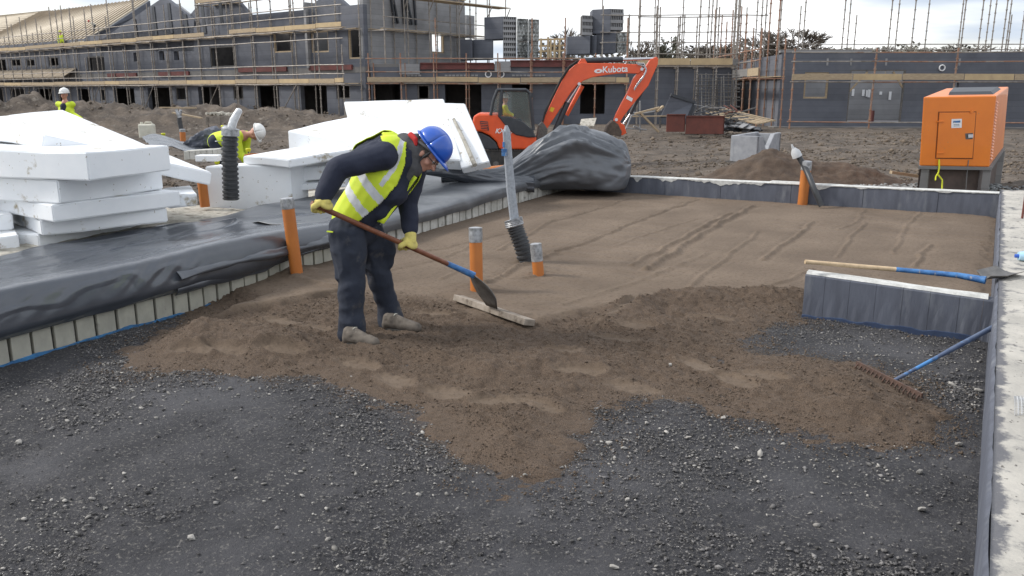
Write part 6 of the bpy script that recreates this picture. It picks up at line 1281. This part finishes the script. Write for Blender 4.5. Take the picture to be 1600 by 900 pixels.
def boot(T, ankle, heel, toe, s=1.):
    a, h, t = Vector(ankle), Vector(heel), Vector(toe); d = (t-h); d.z = 0; L_ = d.length; d.normalize(); up = Vector((0, 0, 1)); g_ = min(h.z, t.z)-.012
    e = lambda f_, z_, sx=0: Vector((h.x, h.y, g_))+d*L_*f_+up*z_
    it = [('c', a, .050*s, e(.26, .075), .047*s), ('c', e(.15, .05), .044*s, e(.45, .05), .044*s), ('c', e(.30, .085), .040*s, e(.60, .058), .036*s), ('c', e(.45, .045), .044*s, e(.72, .040), .046*s), ('c', e(.72, .040), .046*s, e(.87, .034), .040*s), ('c', e(.10, .03), .036*s, e(.14, .09), .036*s)]
    me = blob(it, .0075*s, T.loc, 'boot', 'boot', 2, .0025, 24)
    for v in me.vertices:
        if v.co.z+T.loc.z < g_+.004: v.co.z = g_+.004-T.loc.z
    o = T.part('boot', me, None)
    b = MB(); pl = []; n_ = Vector((-d[1], d[0], 0))
    for k in range(20):
        q_ = 2*math.pi*k/20; f_ = .5+.5*math.cos(q_); w_ = math.sin(q_)*(.047+.008*f_)*s*(1 if .04 < f_ < .97 else .8); pl.append(e(.035+.93*f_, -.006)+n_*w_)
    b.prism(pl, (0, 0, .022)); T.part('sole', b, 'rubber', parent=o)
    for k in range(4): b = MB(); c_ = e(.34+.085*k, .118-.016*k*1.2); b.tube([c_-n_*.026, c_+up*.006, c_+n_*.026], .0035, 5); T.part('lace', b, 'jerry', parent=o)
def hand(T, H0, s_, toward, wrist, m, cuff_m='glove_cuff', flip=1, rs=.022, sc=1., palm_out=None):
    # fingers curl round a shaft through H0 with direction s_; palm sits on side 'toward'
    s_ = Vector(s_).normalized(); n = Vector(toward); n = (n-s_*n.dot(s_)).normalized(); tt = s_.cross(n)*flip; R_ = rs+.012; it = []
    pc = H0+n*(rs+.018); it.append(('e', pc, (.046*sc, .020*sc, .040*sc), Matrix((s_, n, tt)).transposed()))
    w_ = Vector(wrist); it.append(('c', pc+(w_-pc)*.1, .030*sc, w_, .034*sc)); it.append(('c', pc-tt*.012+(w_-pc)*.3, .030*sc, pc+tt*.01, .028*sc))
    for k in range(4):
        o_ = s_*((k-1.5)*.0235*sc); L_ = (1., 1.08, 1.03, .85)[k]; pr = None; angs = (-.25, .75, 1.6, 2.45, 3.1)
        for i, a in enumerate(angs):
            a2 = a*L_ if a > 0 else a; p = H0+o_*(1-.06*i)+(n*math.cos(a2)+tt*math.sin(a2))*(R_+.002*(i == 1)); r_ = (.0112, .0112, .0106, .0100, .009)[i]*sc
            if pr is not None: it.append(('c', pr[0], pr[1], p, r_))
            pr = (p, r_)
    o_ = -s_*.050*sc; p = [pc+o_*.6-tt*.012, H0+o_*1.05-tt*(R_+.004)+n*.006, H0+o_*.75-tt*(R_*.75)-n*(R_*.8), H0+o_*.35-tt*.004-n*(R_+.004)]
    for i in range(3): it.append(('c', p[i], (.017, .0155, .0135)[i]*sc, p[i+1], (.0155, .0135, .0115)[i]*sc))
    me = blob(it, .0036, T.loc, m, 'glove', 1, .0010, 40); g_ = T.part('glove', me, None)
    return g_

def cloth_arm(sh, el, wr_, r=(.085, .066, .052)): return [('c', sh, r[0], el, r[1]), ('c', el, r[1]*1.02, wr_, r[2])]
# ---------------- the worker in the blue helmet
dN, dF = 5.67, 6.03
W_ = D
base = (P(560, 535)+P(625, 512))/2
T = Thing('person', 'worker in a blue helmet, yellow vest and navy clothes bending over a long board rake', 'person', (base[0], base[1], .02))
nec, pel = W_(641, 238, 5.86), W_(556, 345, 5.84)
shN, elN, wrN = W_(600, 244, 5.68), W_(529, 262, 5.56), W_(505, 306, 5.52)
shF, elF, wrF = W_(648, 262, 6.02), W_(637, 318, 5.99), W_(641, 357, 5.93)
hiN, knN, anN = W_(544, 362, 5.76), W_(549, 438, 5.72), W_(549, 516, 5.70)
hiF, knF, anF = W_(573, 360, 5.93), W_(592, 432, 5.99), W_(612, 494, 6.05)
gz = .03
heN, toN = P(537, 533, gz), P(592, 541, gz)
heF, toF = P(598, 511, gz), P(659, 517, gz)
hc = W_(667, 240, 5.86); U_ = UV(.78, 0, 0)+Vector((0, 0, .63)); Fd = UV(.60, -.22, 0)+Vector((0, 0, -.76)); mh = frame(U_, Fd)
A_sh, C_sh = W_(486, 317, 5.50), None
Cs = W_(742, 431, 6.22); A_s = W_(499, 323, 5.50); sdv = (Cs-A_s).normalized()
tF = (W_(639, 376, 5.9)-A_s).dot(sdv); HN = A_s+sdv*.02; HF = A_s+sdv*tF
items = head_items(hc, mh)+[('c', nec, .058, hc-mh @ Vector((0, .01, .02)), .056), ('c', pel, .12, W_(602, 285, 5.85), .13), ('c', W_(602, 285, 5.85), .13, nec, .075)]
for a in ((shN, elN, wrN), (shF, elF, wrF)): items += cloth_arm(*a, r=(.055, .042, .030))
for a in ((hiN, knN, anN), (hiF, knF, anF)): items += cloth_arm(*a, r=(.085, .055, .040))
T.part('body', blob(items, .0075, T.loc, 'skin', 'body', 2), None)
# eyes, hair, safety glasses
q = lambda x, y, z: hc+mh @ Vector((x, y, z))
for x in (-1, 1):
    b = MB(); b.ball(q(.032*x, .082, .004), .0115, 10, 6); e_ = T.part('eye', b, 'white_print', smooth=True)
    b = MB(); b.ball(q(.032*x, .0915, .003), .005, 8, 5); T.part('iris', b, 'hair', parent=e_)
me = blob([('e', q(0, -.022, .012), (.084, .090, .085), mh), ('e', q(0, -.07, -.03), (.055, .03, .05), mh), ('c', q(-.078, .02, .0), .012, q(-.076, .018, -.03), .008), ('c', q(.078, .02, .0), .012, q(.076, .018, -.03), .008)], .008, T.loc, 'hair', 'hair', 2, .003, 60); T.part('hair', me, None)
b = MB(); b.tube([q(-.082, -.01, .004), q(-.08, .06, .006), q(-.055, .098, .006), q(0, .106, .008), q(.055, .098, .006), q(.08, .06, .006), q(.082, -.01, .004)], .0032, 6); gl = T.part('safety_glasses', b, 'rubber', smooth=True)
for x in (-1, 1): b = MB(); pts = [q(x*(.010+.010*i), .104-.0018*i*i*.55, .018-.012*j) for i in range(5) for j in range(4)]; b.grid(pts, 5, 4); T.part('lens', b, 'cab_glass', parent=gl, smooth=True)
helmet(T, q(0, -.005, .045), mh, 'helmet_blue', 1.0)
b = MB(); b.tube([q(-.09, .03, .05), q(-.084, .02, -.02), q(-.05, .03, -.10), q(0, .05, -.125), q(.05, .03, -.10), q(.084, .02, -.02), q(.09, .03, .05)], .005, 6); b.tube([q(-.1, .05, .055), q(-.105, -.04, .03), q(-.06, -.12, .005), q(0, -.138, .0), q(.06, -.12, .005), q(.105, -.04, .03), q(.1, .05, .055)], .012, 6); T.part('helmet_strap', b, 'strap', smooth=True)
# collar, hood and red lining
me = blob([('c', W_(632, 226, 5.86), .082, W_(650, 238, 5.86), .088), ('c', W_(640, 238, 5.86), .085, W_(646, 262, 5.84), .070), ('c', W_(640, 222, 5.9), .06, W_(652, 222, 5.9), .06), ('c', W_(646, 260, 5.84), .06, W_(638, 276, 5.82), .045)], .010, T.loc, 'strap', 'collar', 2, .006, 14); T.part('collar', me, None)
me = blob([('c', W_(642, 211, 5.83), .022, W_(649, 218, 5.80), .020), ('c', W_(649, 218, 5.80), .020, W_(650, 226, 5.79), .012)], .006, T.loc, 'red_cloth', 'hood_lining', 2); T.part('hood_lining', me, None)
# jacket
tor = [('c', W_(556, 340, 5.85), .150, W_(574, 315, 5.85), .160), ('c', W_(574, 315, 5.85), .160, W_(600, 276, 5.85), .178), ('c', W_(600, 276, 5.85), .176, W_(624, 248, 5.86), .135), ('c', W_(624, 248, 5.86), .125, nec, .085),
       ('c', W_(604, 238, 5.76), .098, W_(628, 236, 5.96), .10), ('c', W_(612, 300, 5.80), .11, W_(632, 262, 5.90), .11), ('c', W_(596, 330, 5.80), .075, W_(618, 300, 5.82), .08), ('c', W_(570, 240, 5.9), .07, W_(606, 226, 5.9), .085)]
arms = cloth_arm(shN, elN, wrN, (.096, .076, .058))+cloth_arm(shF, elF, wrF, (.090, .072, .056))+[('c', W_(588, 242, 5.70), .092, W_(560, 251, 5.64), .082)]
T.part('jacket', blob(tor+arms, .010, T.loc, 'navy', 'jacket', 3, .011, 8, 4), None)
# trousers
tr = [('c', W_(552, 350, 5.84), .152, W_(562, 355, 5.88), .148), ('c', hiN, .134, knN, .090), ('c', knN, .090, W_(549, 495, 5.70), .080), ('c', W_(549, 495, 5.70), .086, W_(550, 521, 5.70), .090), ('c', W_(550, 521, 5.70), .080, W_(551, 527, 5.70), .084), ('c', W_(528, 378, 5.76), .05, W_(532, 430, 5.72), .045),
      ('c', hiF, .122, knF, .086), ('c', knF, .086, W_(606, 478, 6.04), .076), ('c', W_(606, 478, 6.04), .082, W_(612, 500, 6.05), .094), ('c', W_(613, 500, 6.05), .080, W_(615, 504, 6.05), .082), ('c', W_(604, 385, 5.95), .05, W_(606, 410, 5.97), .05)]
T.part('trousers', blob(tr, .010, T.loc, 'trouser', 'trousers', 3, .022, 8, 7), None)
b = MB(); b.beam(W_(511, 361.5, 5.64), W_(520, 362.5, 5.62), .01, .008); T.part('pocket_trim', b, 'hiviz')
boot(T, anN, heN, toN, .98); boot(T, anF, heF, toF, .98)
# vest: a shell offset from the jacket body, open in front, with reflective bands
vm = blob([(i[0], i[1], i[2]+.014, i[3], i[4]+.014) for i in tor], .009, T.loc, 'hiviz', 'vest', 3, .006, 8, 4)
near = [(597, 208), (637, 206), (637, 252), (625, 284), (604, 309), (578, 331), (549, 354), (531, 357), (514, 332), (506, 300), (526, 262), (552, 262), (590, 266), (611, 257), (614, 240), (606, 222)]
farp = [(560, 205), (660, 205), (668, 262), (640, 300), (600, 352), (585, 352), (560, 340), (500, 330), (500, 255)]
o0 = D(600, 280, 5.86); rgt = UV(1, 0); fwd = UV(0, 1)
def toplane(a, c): v = D(a, c, 5.86)-o0; return (v.dot(rgt), v.z)
npn, npf = [toplane(*q_) for q_ in near], [toplane(*q_) for q_ in farp]
def inpoly(x_, y_, pl): 
    c_ = False; n_ = len(pl)
    for i in range(n_):
        x1, y1 = pl[i]; x2, y2 = pl[(i+1) % n_]
        if (y1 > y_) != (y2 > y_) and x_ < (x2-x1)*(y_-y1)/(y2-y1+1e-12)+x1: c_ = not c_
    return c_
bm = bmesh.new(); bm.from_mesh(vm); kill = []
s15 = 1300/5.86; band_pl = [toplane(631, 214), toplane(628, 236), toplane(621, 258), toplane(603, 283)]
pv = toplane(555, 335)
for f_ in bm.faces:
    v = f_.calc_center_median()+T.loc-o0; x_, z_, w_ = v.dot(rgt), v.z, v.dot(fwd)
    keep = inpoly(x_, z_, npn) if w_ < .02 else inpoly(x_, z_, npf)
    fr = (x_-pv[0])*.78-(z_-pv[1])*.62      # toward the chest side
    if w_ > .02 and fr > .23 : keep = False
    if not keep: kill.append(f_); continue
    s_ = ((x_-pv[0])*.80+(z_-pv[1])*.60)*s15
    bd = 15 < s_ < 28 or (47 < s_ < 60 and w_ < .02 and (x_-pv[0])*s15 > 8)
    dmin = min(((x_-a[0]-max(0, min(1, ((x_-a[0])*(c[0]-a[0])+(z_-a[1])*(c[1]-a[1]))/((c[0]-a[0])**2+(c[1]-a[1])**2)))*(c[0]-a[0]))**2+(z_-a[1]-max(0, min(1, ((x_-a[0])*(c[0]-a[0])+(z_-a[1])*(c[1]-a[1]))/((c[0]-a[0])**2+(c[1]-a[1])**2)))*(c[1]-a[1]))**2)**.5 for a, c in zip(band_pl[:-1], band_pl[1:]))
    f_.material_index = 1 if bd or (dmin < .016 and w_ < .02) else 0
bmesh.ops.delete(bm, geom=kill, context='FACES'); bm.to_mesh(vm); bm.free(); vm.materials.append(M['hiviz_band'])
vo = T.part('vest', vm, None); s_ = vo.modifiers.new('s', 'SOLIDIFY'); s_.thickness = .006; s_.offset = 1
# loose far edge of the vest hanging below the chest
b = MB(); pts = []
for i in range(12):
    t_ = i/11; p = W_(647-58*t_, 274+72*t_, 5.78+.02*math.sin(t_*5)); 
    for j in range(3): pts.append(p+UV(.010*j*(1+1.5*t_), -.015*j)+Vector((0, 0, -.006*j)))
b.grid(pts, 12, 3); o = T.part('vest_edge', b, 'hiviz', smooth=True); s_ = o.modifiers.new('s', 'SOLIDIFY'); s_.thickness = .006
hand(T, HN, sdv, UV(-.3, -.55, 0)+Vector((0, 0, .75)), wrN, 'glove', flip=-1, sc=1.35)
hand(T, HF, sdv, UV(-.1, -.65, 0)+Vector((0, 0, .75)), wrF+Vector((0, 0, -.02)), 'glove', flip=-1, sc=1.3)
# ---------------- the board rake in his hands
T = Thing('board_rake', 'long-handled shovel with a timber board across its blade, levelling the sand', 'board rake', P(770, 488, .05))
b = MB(); b.tube([A_s-sdv*.06, A_s+sdv*.9, W_(700, 412.5, 6.15)], .0185, 14); T.part('handle', b, 'handle_wood', smooth=True)
b = MB(); b.tube([W_(698, 411.5, 6.145), W_(715, 419, 6.18), W_(741, 430.5, 6.22)], [.0205, .022, .026], 12); T.part('socket', b, 'blue_paint', smooth=True)
bl, br_ = P(716, 459, .115), P(828, 497, .105); bd_ = (br_-bl).normalized(); bn = Vector((-bd_[1], bd_[0], 0)); cc = P(769, 480, .12)
c0 = W_(738, 429, 6.22); pts = []; b = MB()
ax_ = (cc-c0); 
for i in range(9):
    t_ = i/8; w_ = (.032+.095*math.sin(min(1, t_*1.25)*math.pi*.62))*(1 if t_ < .75 else 1-(t_-.75)*1.6)
    for j in range(7): v_ = (j-3)/3; pts.append(c0+ax_*t_+bd_*w_*v_*.95+Vector((0, 0, .03*math.sin(t_*3.1)))+UV(.012, -.02)*(1-v_*v_))
b.grid(pts, 9, 7); o = T.part('blade', b, 'steel_dark', smooth=True); s_ = o.modifiers.new('s', 'SOLIDIFY'); s_.thickness = .005
me_b = MB(); mx = Matrix((bd_, bn, Vector((0, 0, 1)))).transposed(); mx = mx @ Matrix.Rotation(-.25, 3, 'X')
me_b.box((bl+br_)/2-Vector((0, 0, .035)), ((br_-bl).length, .105, .050), mx=mx); T.part('board', me_b, 'board_grey', bevel=.006) if 'board_grey' in M else (mat('board_grey', (.36, .31, .26), (.20, .165, .13), .9, 9, .6, 30, stretch=(1, 1, 1), bdist=.004, c3=(.10, .075, .055), s3=9, p3=(.58, .68)), T.part('board', me_b, 'board_grey', bevel=.006))

# ---------------- distant workers
def small_person(label, feet, hgt, face, coat, legs, hel, lean=0., arms=((.25, 0, .55), (-.25, 0, .55)), crouch=False, sit=False, vx=.03, open_=False, band=True):
    s = hgt/1.75; fz = Vector(feet); f = Vector(face).normalized(); r_ = f.cross(Vector((0, 0, 1))); up = Vector((0, 0, 1)); T = Thing('person', label, 'person', fz)
    def q(x, y, z): return fz+(r_*x+f*y+up*z)*s
    if sit: pz, py_, kz = .52, 0, .55
    elif crouch: pz, py_, kz = .80, -.10, .42
    else: pz, py_, kz = .92, 0, .48
    la, lz = math.sin(lean), math.cos(lean); sh = lambda x, t: q(x, py_+.50*la*t, pz+.50*lz*t)
    hd = q(0, py_+.72*la+(.02 if lean else 0), pz+.72*lz); mh_ = frame(up*max(.25, lz)+f*la, f*lz-up*la*.9+f*.1)
    it = head_items(hd, mh_, s)+[('c', sh(0, .1), .11*s, sh(0, 1), .10*s), ('c', sh(0, 1), .06*s, hd, .05*s)]
    hn = [q(*a) for a in arms]; shl = (sh(.19, .95), sh(-.19, .95)); els = [shl[i].lerp(hn[i], .5)+(f*-.05-up*.04)*s for i in (0, 1)]
    for i in (0, 1): it += [('c', shl[i], .045*s, els[i], .04*s), ('c', els[i], .04*s, hn[i], .03*s), ('c', hn[i], .035*s, hn[i]-up*.06*s, .025*s)]
    fy = .45 if sit else 0
    for x in (.1, -.1): it += [('c', q(x, py_, pz), .07*s, q(x*1.2, fy+(.08 if crouch else .03), kz), .055*s), ('c', q(x*1.2, fy+(.08 if crouch else .03), kz), .055*s, q(x*1.3, fy+.0, .08), .04*s)]
    T.part('body', blob(it, vx*.6, T.loc, 'skin', 'body', 1), None)
    it = [('c', sh(0, .0), .165*s, sh(0, .55), .17*s), ('c', sh(.06, .6), .15*s, sh(-.06, .6), .15*s), ('c', sh(.13, .9), .10*s, sh(-.13, .9), .10*s)]
    for i in (0, 1): it += [('c', shl[i], .085*s, els[i], .072*s), ('c', els[i], .07*s, hn[i], .055*s)]
    T.part('coat', blob(it, vx*.6, T.loc, coat, 'coat', 2, .01*s, 6), None)
    if open_:
        it = [('c', sh(0, .0)+f*.085*s, .10*s, sh(0, .85)+f*.085*s, .09*s)]; T.part('jumper', blob(it, vx*.6, T.loc, 'navy', 'jumper', 2), None)
    if band:
        for t_ in (.15, .5):
            b = MB(); pts = []; 
            for k in range(17): a = 2*math.pi*k/16; c_ = sh(0, t_)+(r_*math.cos(a)*.20+f*math.sin(a)*.19)*s; pts += [c_, c_+up*.05*s*lz+f*.05*s*la]
            b.grid(pts, 17, 2); T.part('reflective_band', b, 'hiviz_band')
    it = [('c', q(.05, py_, pz), .14*s, q(-.05, py_, pz), .14*s)]
    for x in (.1, -.1): it += [('c', q(x, py_, pz), .115*s, q(x*1.2, fy+(.08 if crouch else .03), kz), .085*s), ('c', q(x*1.2, fy+(.08 if crouch else .03), kz), .085*s, q(x*1.3, fy, .12), .07*s)]
    T.part('trousers', blob(it, vx*.6, T.loc, legs, 'trousers', 2, .01*s, 7), None)
    for x in (.13, -.13): T.part('boot', blob([('c', q(x, fy-.03, .05), .055*s, q(x, fy+.17, .04), .045*s)], vx*.5, T.loc, 'boot', 'boot', 1), None)
    helmet(T, hd+mh_ @ Vector((0, -.005, .045))*s, mh_, hel, s)
    return T
f0 = D(119, 300, 24); f0.z = -.12
small_person('worker in a white helmet and open yellow coat standing behind the tilted white slab', f0, 1.84, UV(-.1, -1), 'hiviz', 'trouser', 'helmet_white', arms=((-.50, .18, 1.02), (.52, .10, .86)), vx=.035, open_=True, band=False)
f0 = D(350, 250, 14.5); f0.z = .10
small_person('worker in a white helmet bent double over an orange drain box beside the corrugated duct', f0, 1.7, UV(1, -.15), 'hiviz', 'trouser', 'helmet_white', lean=1.35, crouch=True, arms=((.12, .50, .42), (-.14, .42, .36)), vx=.03)
f0 = D(98, 82, fd(98)-1.2); f0.z -= 0
small_person('tiny worker in yellow seen from behind at the eaves of the tan roof', f0, 1.75, UV(.1, 1), 'hiviz', 'trouser', 'hiviz_cap' if 'hiviz_cap' in M else 'yellow_cap', vx=.06, band=False)
f0 = D(148, 50, fd(131)+1.0)
small_person('tiny worker in a pale vest and red helmet crouching high by the roof verge', f0, 1.2, UV(-1, -.3), 'jerry', 'trouser', 'red_cloth', lean=.9, crouch=True, vx=.06, band=False)
f0 = E(789, 216, .5); 
small_person('machine operator in green-yellow seated inside the excavator cab', f0, 1.70, UV(1, 0), 'hiviz_dull' if 'hiviz_dull' in M else 'yellow_cap', 'trouser', 'helmet_white', sit=True, arms=((.2, .24, .74), (-.2, .24, .74)), vx=.05, band=False)
# ================================================================ TREES ON THE SKYLINE
def bare_tree(label, px, ybase, ytop, d, spread, seed, m='twig', ever=False, name='bare_tree'):
    rr = random.Random(seed); base = D(px, ybase, d); base.z = 0; top = D(px, ytop, d).z; hh = top
    T = Thing(name, label, 'tree', base, 'trees on the skyline'); segs = []
    def grow(p, dr, ln, r_, lv):
        q = p+dr*ln; segs.append((p, q, r_, r_*.65, lv))
        if lv >= (6 if seed in (1, 2, 4, 9, 10) else 5): return
        for k in range(3 if lv < 4 else 4):
            a = rr.uniform(0, 6.28); s_ = rr.uniform(.35, .85); nd = (dr+Vector((math.cos(a)*s_, math.sin(a)*s_, rr.uniform(-.1, .25)))).normalized(); grow(p+dr*ln*rr.uniform(.55, 1), nd, ln*rr.uniform(.6, .8), r_*.58, lv+1)
    grow(base, Vector((0, 0, 1)), hh*.26, hh*.022, 0)
    mz = max(s[1].z for s in segs); k_ = hh/mz
    def sc(v): return Vector((base[0]+(v[0]-base[0])*spread*k_, base[1]+(v[1]-base[1])*spread*k_, v[2]*k_))
    b = MB(); c = MB()
    for p, q, r0, r1, lv in segs:
        (b if lv < 2 else c).tube([sc(p), sc(q)], [max(r0, .04), max(r1, .032)], 5 if lv < 2 else 3, caps=False)
        if ever and lv >= 4:
            for k in range(1):
                o_ = sc(q)+Vector((rr.uniform(-.5, .5), rr.uniform(-.5, .5), rr.uniform(-.4, .4)))*hh*.05; w_ = hh*.016
                a = Vector((rr.uniform(-1, 1), rr.uniform(-1, 1), rr.uniform(-1, 1))).normalized()*w_; e = a.cross(Vector((rr.uniform(-1, 1), rr.uniform(-1, 1), 1))).normalized()*w_; c.add([o_-a, o_+e, o_+a, o_-e], [(0, 1, 2, 3)])
    T.part('trunk', b, 'bark'); T.part('crown', c, m)
bare_tree('tall bare tree with many fine branches rising right of the scaffold corner', 1198, 140, 44, 95, 1.5, 1)
bare_tree('bare twiggy tree just right of the tallest skyline tree', 1245, 140, 62, 98, 1.6, 2)
bare_tree('low dark bushy tree on the skyline above the shell left end', 1284, 140, 70, 110, 2.2, 3, 'evergreen', True, 'bushy_tree')
bare_tree('rounded bare tree behind the upper scaffold, left of the tall one', 1160, 140, 66, 100, 1.8, 4)
bare_tree('small bare tree behind the standards above the pale toe boards', 1120, 140, 68, 110, 1.8, 5)
bare_tree('dark conifer-like tree peeping between standards right of the excavator arm', 1031, 140, 57, 90, .7, 6, 'evergreen', True, 'bushy_tree')
bare_tree('bare hazy tree between the two stacks of block packs', 897, 140, 42, 90, 1.1, 7)
bare_tree('low brown tree right of the stepped block stack', 990, 140, 60, 95, 1.0, 8)
bare_tree('small round bare tree above the middle of the single-storey shell', 1385, 140, 70, 130, 2.0, 9)
bare_tree('wide bare tree on the skyline left of the generator', 1455, 140, 69, 130, 2.2, 10)
bare_tree('low bushy tree just left of the wide skyline tree', 1410, 140, 74, 135, 2.3, 11, 'evergreen', True, 'bushy_tree')
bare_tree('flat dark tree top on the skyline above the generator', 1530, 140, 74, 140, 2.6, 12, 'evergreen', True, 'bushy_tree')
bare_tree('faint bare tree at the right photo edge', 1588, 140, 76, 150, 2.4, 13)
bare_tree('low tree between the rounded bare tree and the scaffold corner standards', 1085, 140, 72, 115, 2.0, 14)
# low hedge line far off
b = MB(); rr = random.Random(3)
for i in range(12000):
    px = rr.uniform(830, 1640); d_ = rr.uniform(110, 160); p = D(px, 140, d_); p.z = rr.random()**.6*(D(px, 84+4*math.sin(px*.021)+3*math.sin(px*.07), 135).z); w_ = .26
    a = Vector((rr.uniform(-1, 1), rr.uniform(-1, 1), rr.uniform(-1, 1))).normalized()*w_; e = a.cross(Vector((rr.uniform(-1, 1), rr.uniform(-1, 1), 1))).normalized()*w_; b.add([p-a, p+e, p+a, p-e], [(0, 1, 2, 3)])
o = single('hedgerow', b, 'hedge', 'long low hedgerow far behind the site', 'hedge'); o['kind'] = 'stuff'
